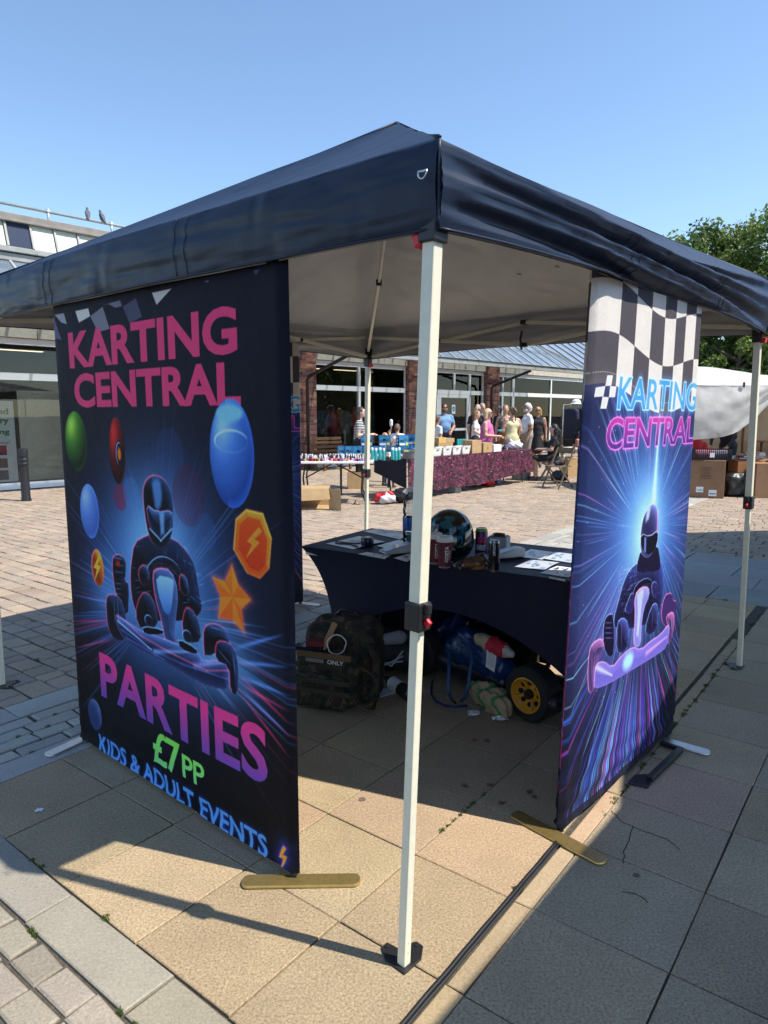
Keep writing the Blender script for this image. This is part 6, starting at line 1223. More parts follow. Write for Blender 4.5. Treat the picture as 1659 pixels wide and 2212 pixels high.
# bottles, spray cans, tub
m_teal = M('teal_can', (.03,.36,.36), rough=.3, var=.2, scale=30)
def spray(label, c, grp, tealcap=False):
    t = thing('spray_can', label, 'spray can', c, 0, grp); q = MB(); q.lathe([(.026,0),(.027,.005),(.027,.15),(.022,.165)], 14, c); wparent(q.build('body', m_teal, auto=40), t); q = MB(); q.lathe([(.0225,.164),(.0225,.20),(.019,.205)], 14, c); wparent(q.build('cap', plain((.75,.8,.8)) if not tealcap else m_teal, auto=40), t)
for k, px in enumerate((804,812,821,829,848,855,862)): spray('teal spray can at the velvet table corner, %s' % ['nearest the white table','second from the white table','third from the white table','just left of the cola bottle','just right of the cola bottle','between the cola bottle and the grey tub','touching the grey tub'][k], G(px, 993 + (k % 2)*1.5, VH+.01), 'teal spray cans on the near corner')
c = G(839, 996, VH+.01); t = thing('cola_bottle', 'clear cola bottle with a white and red label among the spray cans', 'bottle', c); q = MB(); q.lathe([(.03,0),(.034,.01),(.034,.08)], 16, c); wparent(q.build('cola', plain((.03,.01,.008), .1), smooth=True), t); q = MB(); q.lathe([(.0335,.08),(.034,.17),(.028,.2),(.012,.245)], 16, c, cap=False); wparent(q.build('neck', m_pet, smooth=True), t); q = MB(); q.lathe([(.0345,.08),(.0345,.15)], 16, c, cap=False); wparent(q.build('label_sleeve', plain((.75,.74,.73))), t); q = MB(); q.lathe([(.014,.24),(.014,.265)], 12, c); wparent(q.build('bottle_cap', plain((.1,.1,.1))), t)
v_ = math.atan2(-c.y, -c.x); q = MB(); write(q, 'Co', lambda x, y: c + Vector((.0355*math.cos(v_+.9*(x-.5)), .0355*math.sin(v_+.9*(x-.5)), .095+.045*y)), bold=.03); wparent(q.build('lettering', plain((.6,.01,.02))), t)
c = G(886, 991, VH+.01); t = thing('tub', 'grey plastic tub with a yellow scraper on the velvet table corner', 'tub', c, VA); q = MB(); q.lathe([(.10,0),(.12,.01),(.145,.13),(.155,.135),(.155,.15),(.142,.15),(.12,.02),(0,.02)], 22); q.build('bowl', plain((.17,.17,.18), .4), t, auto=40); q = MB(); q.obox((-.14,-.05,.14), (.12,.03,.02), RZ(-.6)); q.build('scraper', plain((.55,.55,.12)), t)
# white baskets, boxes
m_bask = M('white_basket', (.72,.71,.68), rough=.55, var=.06, bump=.006, bscale=90)
def basket(label, x):
    c = vt(x, .13, VH+.006); t = thing('basket', label, 'basket', c, VA, 'white baskets on the velvet table'); mb = MB(); w0, w1, d0, d1, h = .115,.14,.085,.10,.15
    for sx in (-1,1): mb.add([(sx*w0,-d0,0),(sx*w0,d0,0),(sx*w1,d1,h),(sx*w1,-d1,h)], [(0,1,2,3)])
    for sy in (-1,1): mb.add([(-w0,sy*d0,0),(w0,sy*d0,0),(w1,sy*d1,h),(-w1,sy*d1,h)], [(0,1,2,3)])
    mb.add([(-w0,-d0,.003),(w0,-d0,.003),(w0,d0,.003),(-w0,d0,.003)], [(0,1,2,3)]); mb.build('body', m_bask, t)
    for k in range(6): mb = MB(); z = .012 + .022*k; f = z/h; mb.box(-(w0+(w1-w0)*f)-.003, (w0+(w1-w0)*f)+.003, -(d0+(d1-d0)*f)-.004, -(d0+(d1-d0)*f)+.002, z, z+.012); mb.build('weave_band', m_bask, t, bevel=.003)
    mb = MB(); mb.tube([(-w1,-d1,h),(w1,-d1,h),(w1,d1,h),(-w1,d1,h),(-w1,-d1,h)], .009, 6); mb.build('rim', m_bask, t, smooth=True); MB().box(-.035,.035,-d1-.006,-d1-.002,.105,.125).build('handle_hole', plain((.12,.12,.12)), t); MB().box(-.1,.1,-.07,.07,.12,.145).build('contents', plain((.55,.53,.5)), t)
for k, (x, l) in enumerate(((.62,'white woven basket hidden mostly by the gazebo leg'),(.95,'white woven basket just right of the gazebo leg'),(1.27,'second white basket right of the gazebo leg'),(1.59,'third white basket right of the gazebo leg'),(1.91,'white basket next to the brown carton'))): basket(l, x)
m_card = M('cardboard', (.42,.28,.14), rough=.85, var=.12, scale=8)
def carton(name, label, c, a, w, d, h, open_=0, mat=None, grp=None, marks=False):
    mat = mat or m_card; t = thing(name, label, 'box', c, a, grp); mb = MB(); th = .006
    mb.box(-w/2,w/2,-d/2,-d/2+th,0,h); mb.box(-w/2,w/2,d/2-th,d/2,0,h); mb.box(-w/2,-w/2+th,-d/2+th,d/2-th,0,h); mb.box(w/2-th,w/2,-d/2+th,d/2-th,0,h); mb.box(-w/2+th,w/2-th,-d/2+th,d/2-th,.0,th); mb.build('carton', mat, t)
    if not open_: MB().box(-w/2,w/2,-d/2,d/2,h,h+.005).build('lid_flap', mat, t); MB().box(-w/2-.001,w/2+.001,-.025,.025,h+.005,h+.0065).build('tape', plain((.50,.36,.2), .4), t)
    else:
        for sx in (-1,1): q = MB(); q.bar((sx*(w/2-.003),-d/2,h), (sx*(w/2-.003)+sx*d*.3,-d/2,h+d*.12), .005, .005); q = MB(); q.add([(sx*w/2,-d/2,h),(sx*w/2,d/2,h),(sx*(w/2+d*.38),d/2,h+d*.15),(sx*(w/2+d*.38),-d/2,h+d*.15)], [(0,1,2,3)]); q.build('flap', mat, t)
    if marks:
        mb = MB()
        for k in range(2): mb.box(-w*.08+k*w*.1,-w*.05+k*w*.1,-d/2-.002,-d/2-.0005,h*.3,h*.6)
        mb.build('printed_mark', plain((.08,.06,.05)), t)
    return t
carton('carton', 'brown carton standing on the velvet table beside the white baskets', vt(2.28,.15,VH+.006), VA, .34, .24, .25)
carton('carton', 'brown carton with printed arrows on the velvet table', vt(2.68,.13,VH+.006), VA, .34, .22, .19, marks=True)
carton('carton', 'white carton on the velvet table right of the arrow carton', vt(3.06,.12,VH+.006), VA, .30, .2, .14, mat=plain((.74,.73,.72)))
carton('carton', 'long brown carton lying behind the white baskets', vt(1.75,.52,VH+.006), VA, .50, .22, .2); carton('carton', 'small yellowish carton stacked on the long brown one', vt(1.66,.52,VH+.215), VA, .26, .2, .1, mat=plain((.55,.36,.12), .7)); carton('carton', 'flat brown carton stacked beside the yellowish one', vt(1.93,.52,VH+.215), VA, .26, .2, .08)
for k in range(5): spray(['teal spray can behind the cartons, leftmost of its row','teal spray can behind the cartons, second in its row','teal spray can behind the cartons, middle of its row','teal spray can behind the cartons, fourth in its row','teal spray can behind the cartons, last of its row'][k], vt(2.18+.062*k,.42,VH+.07), 'teal spray cans behind the cartons', True)
q = MB(); q.obox(vt(2.31,.42,VH+.037), (.4,.16,.062), RZ(VA)); tag(q.build('can_tray', plain((.5,.5,.5))), 'low grey tray under the row of teal spray cans', 'tray')
mx = [('dark red',(.18,.01,.02)),('pink',(.7,.3,.34)),('white',(.78,.78,.78)),('yellow',(.6,.4,.05)),('blue',(.05,.2,.5)),('grey',(.3,.3,.32)),('teal',(.04,.4,.4)),('green',(.05,.25,.08)),('black',(.03,.03,.03))]
for k in range(20):
    x = 2.5 + 1.85*rn.random(); y = .32 + .36*rn.random() if x < 3.2 else .06 + .6*rn.random(); nm, c_ = mx[k % 9]; w, d, h = rn.uniform(.08,.16), rn.uniform(.06,.12), rn.uniform(.03,.11); c = vt(x, y, VH+.006)
    t = thing('packet', '%s packet among the small goods at the far end of the velvet table' % nm, 'packet', c, VA + rn.uniform(-.5,.5), 'small packets on the velvet table'); MB().box(-w/2,w/2,-d/2,d/2,0,h).build('pack', plain(c_, .4), t, bevel=.004); MB().box(-w*.35,w*.35,-d/2-.0015,-d/2-.0003,h*.2,h*.75).build('pack_label', plain(tuple(min(.8, v*.4+.35) for v in c_), .4), t)
c = vt(3.62,.16,VH+.006); t = thing('water_bottle', 'clear water bottle at the far end of the velvet table', 'bottle', c); q = MB(); q.lathe([(.03,0),(.033,.01),(.033,.13),(.03,.15),(.012,.19),(.012,.2)], 14, c); wparent(q.build('body', m_pet, smooth=True), t); q = MB(); q.lathe([(.0335,.05),(.0335,.11)], 14, c, cap=False); wparent(q.build('label_sleeve', plain((.1,.2,.4))), t); q = MB(); q.lathe([(.014,.198),(.014,.22)], 10, c); wparent(q.build('bottle_cap', plain((.1,.12,.2))), t)
c = vt(4.1,.2,VH+.006); t = thing('plastic_bag', 'crumpled white plastic bag at the far end of the velvet table', 'bag', c); body_obj('bag_body', [('e', ((0,0,.09),(.17,.10,.09)), 0), ('c', ((-.08,0,.13),(-.11,0,.22),.05,.02), 0), ('c', ((.07,0,.12),(.1,.02,.2),.05,.02), 0)], [plain((.78,.78,.8), .4)], t, h=.016, disp=lambda P: .012*np.sin(P[...,0]*50+P[...,2]*30)*np.sin(P[...,2]*45))
# under the tables
c = G(*Z1(770,1650)); carton('carton', 'brown carton standing behind the legs of the white table', c + Vector((0,.2,0)), .1, .42, .3, .34, 1)
bx = G(*Z1(330,1890)); t = thing('open_carton', 'open brown cardboard box lying on its side on the brick paving', 'box', bx + Vector((-.12,.15,0)), math.radians(2)); w, d, h = .60, .40, .27; t.scale = (1.3,1.3,1.25)
mb = MB(); mb.box(-w/2-.12,w/2-.12,-d/2,d/2,0,.008); mb.box(-w/2-.12,w/2-.12,-d/2,d/2,h-.008,h); mb.box(-w/2-.12,-w/2-.112,-d/2,d/2,.008,h-.008); mb.box(-w/2-.112,w/2-.12,d/2-.008,d/2,.008,h-.008); mb.box(-w/2-.112,-.18,-d/2,-d/2+.008,.008,h-.008); mb.build('carton', m_card, t)
q = MB(); q.add([(-.18,-d/2-.004,h),(w/2-.12,-d/2-.004,h),(w/2-.10,-d/2-.06,h-.13),(-.15,-d/2-.06,h-.15)], [(0,1,2,3)]); q.build('flap', m_card, t); q = MB(); q.add([(w/2-.12,-d/2,0),(w/2+.03,-d/2-.12,0),(w/2+.03,-d/2-.12,h),(w/2-.12,-d/2,h)], [(0,1,2,3)]); q.build('side_flap', m_card, t)
def sack(label, c, col, prims, col2=None):
    t = thing('shopping_bag', label, 'bag', c); o = body_obj('bag_body', prims, [plain(col, .45)], t, h=.02, disp=lambda P: .016*np.sin(P[...,0]*38+P[...,2]*25)*np.sin(P[...,2]*36+P[...,1]*20))
    if col2: 
        o.data.materials.append(plain(col2, .45))
        for po in o.data.polygons:
            if nz(po.center[0]*7, po.center[1]*7, po.center[2]*7) > .02: po.material_index = 1
sack('red and white plastic shopping bag slumped under the velvet table corner', G(*Z1(1100,1840)) + Vector((0,.12,0)), (.55,.55,.58), [('e', ((0,0,.09),(.19,.12,.09)), 0), ('c', ((-.1,0,.1),(.1,0,.16),.07,.06), 0)], (.50,.01,.02))
sack('black bin bag under the velvet table corner', G(*Z1(1310,1840)) + Vector((.02,.25,0)), (.012,.012,.014), [('e', ((0,0,.13),(.17,.14,.13)), 0)])
sack('red carrier bag hanging below the velvet cloth', G(*Z2(580,1300)) + Vector((0,.3,0)), (.55,.008,.012), [('e', ((0,0,.16),(.16,.10,.15)), 0), ('c', ((.1,0,.1),(.12,0,.02),.04,.02), 0)])
for lab, z, c_, sz in (('dark crate under the velvet table beside the red carrier bag', (480,1300), (.04,.04,.045), (.4,.3,.28)), ('small blue carton under the velvet table', (690,1280), (.05,.14,.3), (.2,.16,.18)), ('grey storage box under the far end of the velvet table', (940,1230), (.22,.22,.23), (.36,.3,.38)), ('grey tub under the near half of the velvet table', (280,1360), (.25,.26,.27), (.2,.2,.16))):
    c = G(*Z2(*z)) + Vector((-.05,.35,0)); t = thing('storage_crate', lab, 'crate', c, VA); w, d, h = sz; MB().box(-w/2,w/2,-d/2,d/2,0,h).build('bin', plain(c_, .5), t, bevel=.01); MB().box(-w/2-.012,w/2+.012,-d/2-.012,d/2+.012,h-.03,h+.003).build('rim', plain(tuple(v*1.2 for v in c_), .5), t, bevel=.006)
# folding chairs
m_oak = M('weathered_chair_wood', (.17,.13,.085), rough=.75, var=.3, scale=14)
def chair(label, c, a, mt=None):
    mt = mt or m_oak; t = thing('folding_chair', label, 'chair', c, a, 'wooden folding chairs'); b = lambda n, p0, p1, w=.03, h=.022: (lambda q: (q.bar(p0, p1, w, h), q.build(n, mt, t, bevel=.003)))(MB())
    for s in (-1,1): b('leg', (s*.19,-.20,0), (s*.19,.20,.62) if False else (s*.185,.23,.44)); b('leg', (s*.215,.28,0), (s*.215,-.17,.82))
    b('rung', (-.19,-.10,.12), (.19,-.10,.12)); b('rung', (-.21,.2,.15), (.21,.2,.15))
    for k in range(5): MB().box(-.19,.19,-.15+.078*k,-.085+.078*k,.44,.458).build('seat_slat', mt, t, bevel=.003)
    q = MB(); q.grid(lambda i, j: Vector((-.215+.43*i, -.165-.03*math.sin(math.pi*i)-.012*j, .70+.12*j)), 8, 3); q.grid(lambda i, j: Vector((-.215+.43*i, -.185-.03*math.sin(math.pi*i)-.012*j, .70+.12*j)), 8, 3, flip=True); q.build('backrest', mt, t, smooth=True)
ch = G(*Z2(1250,1300)); chair('empty slatted wooden folding chair nearest the right banner', ch + Vector((.05,.1,0)), math.radians(125)); 
sp_ = G(*Z2(1060,1240)); sp_ = sp_ + Vector((.30,-.10,0)); chair('wooden folding chair under the seated woman in black', sp_ + Vector((.08,.45,0)), math.radians(78))
q = body_obj('garment', [('c', ((0,0,0),(.14,.05,.01),.05,.045), 0), ('c', ((.02,.05,.02),(.1,-.05,.02),.045,.03), 0)], [plain((.03,.03,.04), .8)], None, h=.014); q.location = ch + Vector((-.02,.1,.50)); tag(q, 'dark folded garment on the seat of the empty folding chair', 'garment')
carton('carton', 'open brown carton on the paving behind the empty folding chair', G(*Z2(1370,1200)) + Vector((.1,.5,0)), .5, .36, .3, .42, 1)
sack('black rucksack on the paving behind the chairs', G(*Z2(1290,1270)) + Vector((.05,.5,0)), (.012,.012,.016), [('e', ((0,0,.14),(.19,.14,.14)), 0)]); sack('white bag hanging over the back of the seated woman\'s chair', sp_ + Vector((.35,.62,.45)), (.65,.63,.58), [('e', ((0,0,.15),(.05,.12,.16)), 0)])
# bin, clothes rail
c = at(1125,895,20.3); c.z = 0; t = thing('litter_bin', 'round green litter bin behind the women talking', 'bin', c); m_bin = plain((.01,.16,.08), .45)
q = MB(); q.lathe([(.24,0),(.26,.03),(.27,.85),(.28,.87)], 20, c); wparent(q.build('body', m_bin, auto=40), t); q = MB(); q.lathe([(.285,1.02),(.27,1.10),(.15,1.17),(.0,1.18)], 20, c); wparent(q.build('lid', m_bin, auto=50), t)
for k in range(4): q = MB(); a = math.pi/4 + k*math.pi/2; q.bar(c + Vector((.26*math.cos(a),.26*math.sin(a),.86)), c + Vector((.26*math.cos(a),.26*math.sin(a),1.04)), .08, .03); wparent(q.build('lid_post', m_bin), t)
cr0 = at(1252,895,16.2); cr0.z = 0; t = thing('clothes_rail', 'chrome clothes rail beside the right banner', 'rail', cr0, .5)
q = MB(); q.tube([(-.5,0,0),(-.5,0,1.72),(.5,0,1.72),(.5,0,0)], .016, 8); q.build('rail_frame', m_steel, t)
for sx in (-.5,.5): q = MB(); q.tube([(sx,-.25,.03),(sx,.25,.03)], .014, 8); q.build('foot_bar', m_steel, t)
for k, (x, c_, l) in enumerate(((-.28,(.012,.016,.04),'navy jacket hanging at the near end of the clothes rail'),(-.05,(.02,.02,.03),'black jacket hanging in the middle of the clothes rail'),(.2,(.012,.02,.06),'dark blue jacket at the far end of the clothes rail'))):
    g = thing('jacket', l, 'jacket', cr0 + RZ(.5) @ Vector((x,0,1.0)), .5 + math.pi/2, 'jackets on the rail'); body_obj('cloth', [('b', ((0,0,.28),(.20,.07,.36),.06), 0), ('c', ((-.18,0,.55),(-.26,.02,.05),.07,.055), 0), ('c', ((.18,0,.55),(.26,.02,.05),.07,.055), 0)], [plain(c_, .75)], g, h=.022); q = MB(); q.tube([(0,0,.62),(0,0,.72)], .005, 6); q.build('hanger_hook', m_steel, g)
hb = at(1262,857,16.1); q = body_obj('sun_hat', [('e', ((0,0,.04),(.10,.10,.07)), 0), ('e', ((0,0,.0),(.16,.16,.015)), 0)], [plain((.72,.72,.72), .8)], None, h=.014); q.location = cr0 + RZ(.5) @ Vector((-.12,-.0,1.74)); tag(q, 'white sun hat on top of the clothes rail', 'hat')

# ================================================================== RIGHT-HAND STALL
m_tarp = M('white_tarpaulin', (.74,.72,.67), rough=.6, var=.10, scale=3, bump=.01, bscale=6, translucent=.35, stain=((.42,.33,.22), 5, .66)); SY = 12.7
rx = lambda x, y, Y=SY: at(*RS(x, y), Y)
stall = thing('market_stall', 'market stall under a sagging white tarpaulin with its side half drawn', 'stall', (7.2, 13.6, 0))
x0, x1 = rx(200,440).x, rx(200,440).x + 4.2; ze = rx(300,440).z
def roof(i, j):
    x = x0 - .25 + (x1-x0+.5)*i; y = SY - .06 + 2.2*j; rdg = math.sin(math.pi*min(1, j))**.8
    return Vector((x, y, ze + .02*nz(x*2,y*2) + .40*rdg*(.75 + .25*math.cos((x-rx(440,215).x)*1.6)) - .03*abs(math.sin((x-x0)*1.5))*(1-rdg)))
q = MB(); q.grid(roof, 46, 18); wparent(q.build('tarpaulin_roof', m_tarp, smooth=True), stall)
bot = [(200,1135),(450,1115),(600,1095),(720,1060),(800,1015),(830,985),(1000,860),(1090,770),(1176,690),(1300,600),(1420,520)]
def side(i, j):
    px = 200 + 1220*i; k = max(0, min(len(bot)-2, next((n for n in range(len(bot)-1) if bot[n+1][0] >= px), len(bot)-2))); f = (px-bot[k][0])/(bot[k+1][0]-bot[k][0]); yb = bot[k][1] + (bot[k+1][1]-bot[k][1])*f
    top = rx(px, 440); b = rx(px, yb); p_ = top.lerp(b, j); g_ = math.sin(math.pi*j)
    p_.y += -.05 - .08*g_*math.sin(i*3+j*2) + .022*math.sin(j*16 + i*13 + 1.5*nz(i*2,j*2))*j*(.3+i) + .012*nz(i*8,j*5,2); return p_
q = MB(); q.grid(side, 60, 36); wparent(q.build('tarpaulin_side', m_tarp, smooth=True), stall)
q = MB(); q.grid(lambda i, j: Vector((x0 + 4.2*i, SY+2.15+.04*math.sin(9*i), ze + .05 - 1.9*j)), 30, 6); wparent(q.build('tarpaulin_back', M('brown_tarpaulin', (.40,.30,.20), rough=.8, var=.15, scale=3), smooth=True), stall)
q = MB(); q.grid(lambda i, j: Vector((x0 - .1 + .03*math.sin(7*i), SY + 2.1*i, ze - (1.1)*j)), 12, 6); wparent(q.build('tarpaulin_end', m_tarp, smooth=True), stall)
m_pole = M('stall_timber', (.16,.07,.035), rough=.7, var=.2)
for x in (x0+.05, x0+2.1, x0+4.1):
    for y in (SY+.02, SY+2.1): q = MB(); q.tube([(x,y,0),(x,y,ze+.02)], .022, 8); wparent(q.build('pole', m_pole), stall)
q = MB(); q.tube([(x0,SY+.02,ze-.01),(x1,SY+.02,ze-.01)], .02, 8); wparent(q.build('rail', m_pole), stall)
q = MB(); cl = rx(840,440); q.bar(cl + Vector((0,-.09,.04)), cl + Vector((0,-.09,-.05)), .03, .03); wparent(q.build('spring_clamp', m_black), stall)
# stall table with books
by0 = SY+.35; zt_ = .66; t = thing('trestle_table', 'dark trestle table heaped with paperbacks under the white awning', 'table', (7.0, by0+.4, 0)); bx0, bx1 = rx(420,1300,by0).x, rx(420,1300,by0).x + 3.2
q = MB(); q.box(bx0, bx1, by0, by0+.8, zt_-.04, zt_); wparent(q.build('table_top', m_pole), t); q = MB(); q.grid(lambda i, j: Vector((bx0 + (bx1-bx0)*i, by0+.25+.03*math.sin(i*20), zt_-.04-.6*j)), 30, 4); wparent(q.build('table_cloth', plain((.012,.012,.014), .9)), t)
for x in (bx0+.1, bx1-.1):
    for y in (by0+.1, by0+.7): q = MB(); q.tube([(x,y,0),(x,y,zt_)], .02, 7); wparent(q.build('leg', m_pole), t)
q = MB(); q.box(bx0+1.6, bx1+.5, by0+1.0, by0+1.6, .93, .96); q2 = thing('shelf_table', 'higher brown shelf at the back of the stall', 'shelf', (bx0+2.4, by0+1.3, 0)); wparent(q.build('shelf_board', M('shelf_timber', (.30,.15,.06), rough=.6, var=.2)), q2)
for x in (bx0+1.7, bx1+.4): q = MB(); q.tube([(x,by0+1.3,0),(x,by0+1.3,.93)], .025, 7); wparent(q.build('leg', m_pole), q2)
bk = [('pink',(.6,.25,.27)),('white',(.7,.7,.68)),('grey',(.3,.3,.33)),('dark blue',(.05,.07,.15)),('cream',(.6,.55,.42)),('maroon',(.25,.05,.07)),('black',(.03,.03,.035))]
for i in range(20):
    for lv in range(rn.choice((2,3,4))):
        nm, c_ = rn.choice(bk); x = bx0+.1+.15*i + rn.uniform(-.02,.02); y = by0 + .10 + .14*(i % 2) + rn.uniform(-.03,.03); t = thing('paperback', '%s paperback, %s in its heap, %s of the stall table' % (nm, ('lowest','second up','third up','topmost')[lv], ('crate end','near middle','middle','far end')[i//5]), 'book', (x, y, zt_ + .032*lv), rn.uniform(-.5,.5), 'paperbacks on the stall table')
        MB().box(-.065,.065,-.085,.085,.001,.030).build('cover', plain(c_, .4), t); MB().box(-.062,.0665,-.0865,.0865,.005,.026).build('pages', plain((.62,.58,.5), .8), t)
# crates and cartons in front
c = rx(450,1865,12.4); c.z = 0; bw_, bh_ = .60, rx(450,1395,12.4).z; t = thing('carton', 'tall brown carton with upside-down print in front of the book stall', 'box', c + Vector((0,.22,0)), math.radians(-24)); mc = M('dark_cardboard', (.26,.145,.08), rough=.85, var=.12, scale=7)
MB().box(-.30,.30,-.22,.22,0,bh_).build('carton', mc, t, bevel=.006); ink = plain((.10,.055,.035)); mb = MB()
for k in range(8): 
    w_ = rn.uniform(.10,.2); mb.box(-.02-w_*.5,-.02+w_*.6,-.2225,-.2208,bh_*.80-.028*k,bh_*.80-.028*k+.012)
mb.build('printed_text', ink, t); MB().box(-.16,-.04,-.223,-.221,.10,.20).build('sticker', m_lbl, t); MB().box(.05,.18,-.223,-.221,.04,.15).build('sticker', m_lbl, t); mb = MB(); write(mb, '02013', lambda x, y: Vector((-.055-.09*x, -.2236, .155-.03*y)), bold=.02); mb.build('lettering', ink, t); MB().box(.06,.17,-.2236,-.2231,.07,.095).build('barcode', plain((.2,.3,.4)), t)
cc = c + Vector((.04,.20,bh_+.001)); t = thing('mesh_crate', 'black mesh crate of garments on the tall brown carton', 'crate', cc, math.radians(-10)); w, d, h = .62,.36,.19
for k in range(19): x = -w/2 + w*k/18; MB().box(x-.006,x+.006,-d/2-.006,-d/2+.006,0,h).build('slat', m_black, t)
mb = MB()
for k in range(6): mb.box(-w/2,w/2,-d/2-.004,-d/2+.004,h*k/5-.005,h*k/5+.005)
mb.box(-w/2-.01,-w/2,-d/2,d/2,0,h); mb.box(w/2,w/2+.01,-d/2,d/2,0,h); mb.box(-w/2,w/2,d/2,d/2+.01,0,h); mb.box(-w/2,w/2,-d/2,d/2,-.0,.008); mb.build('frame', m_black, t)
body_obj('clothes', [('c', ((-.22,0,.09),(.0,0,.10),.09,.085), 0), ('c', ((.02,0,.09),(.24,0,.10),.08,.08), 1)], [plain((.35,.10,.16), .8), plain((.18,.16,.22), .8)], t, h=.02); MB().box(-.06,.02,-d/2-.012,-d/2-.007,.05,.13).build('tag', m_lbl, t)
c = rx(910,1890,12.5); c.z = 0; t = thing('trunk_bag', 'black trunk bag with a small white tag under the stall table', 'bag', c + Vector((0,.25,0)), .05); body_obj('bag_body', [('b', ((0,0,.20),(.33,.2,.19),.05), 0), ('b', ((0,0,.36),(.26,.16,.08),.05), 0)], [plain((.012,.014,.014), .4)], t, h=.022, disp=lambda P: .01*np.sin(P[...,0]*30)*np.sin(P[...,2]*28)); MB().box(-.02,.06,-.212,-.205,.17,.22).build('tag', m_lbl, t)
carton('carton', 'orange brown carton of bags stacked on the black trunk bag', c + Vector((.12,.34,.44)), .1, .52, .3, .2, 1, plain((.30,.13,.05), .8)); carton('carton', 'tall brown carton cut by the picture edge beside the stall', rx(1260,1900,12.3) * 1.0 * Vector((1,1,0)).length/Vector((1,1,0)).length - Vector((0,-.25,rx(1260,1900,12.3).z)), -.1, .6, .4, .62, 0, mc)
g = thing('garment', 'red garment hanging at the near end of the book stall', 'garment', rx(262,1540,12.95)); body_obj('cloth', [('c', ((0,0,.05),(.0,0,.55),.10,.08), 0), ('c', ((.1,0,.1),(.12,0,.5),.07,.07), 0)], [plain((.45,.015,.02), .7)], g, h=.022)
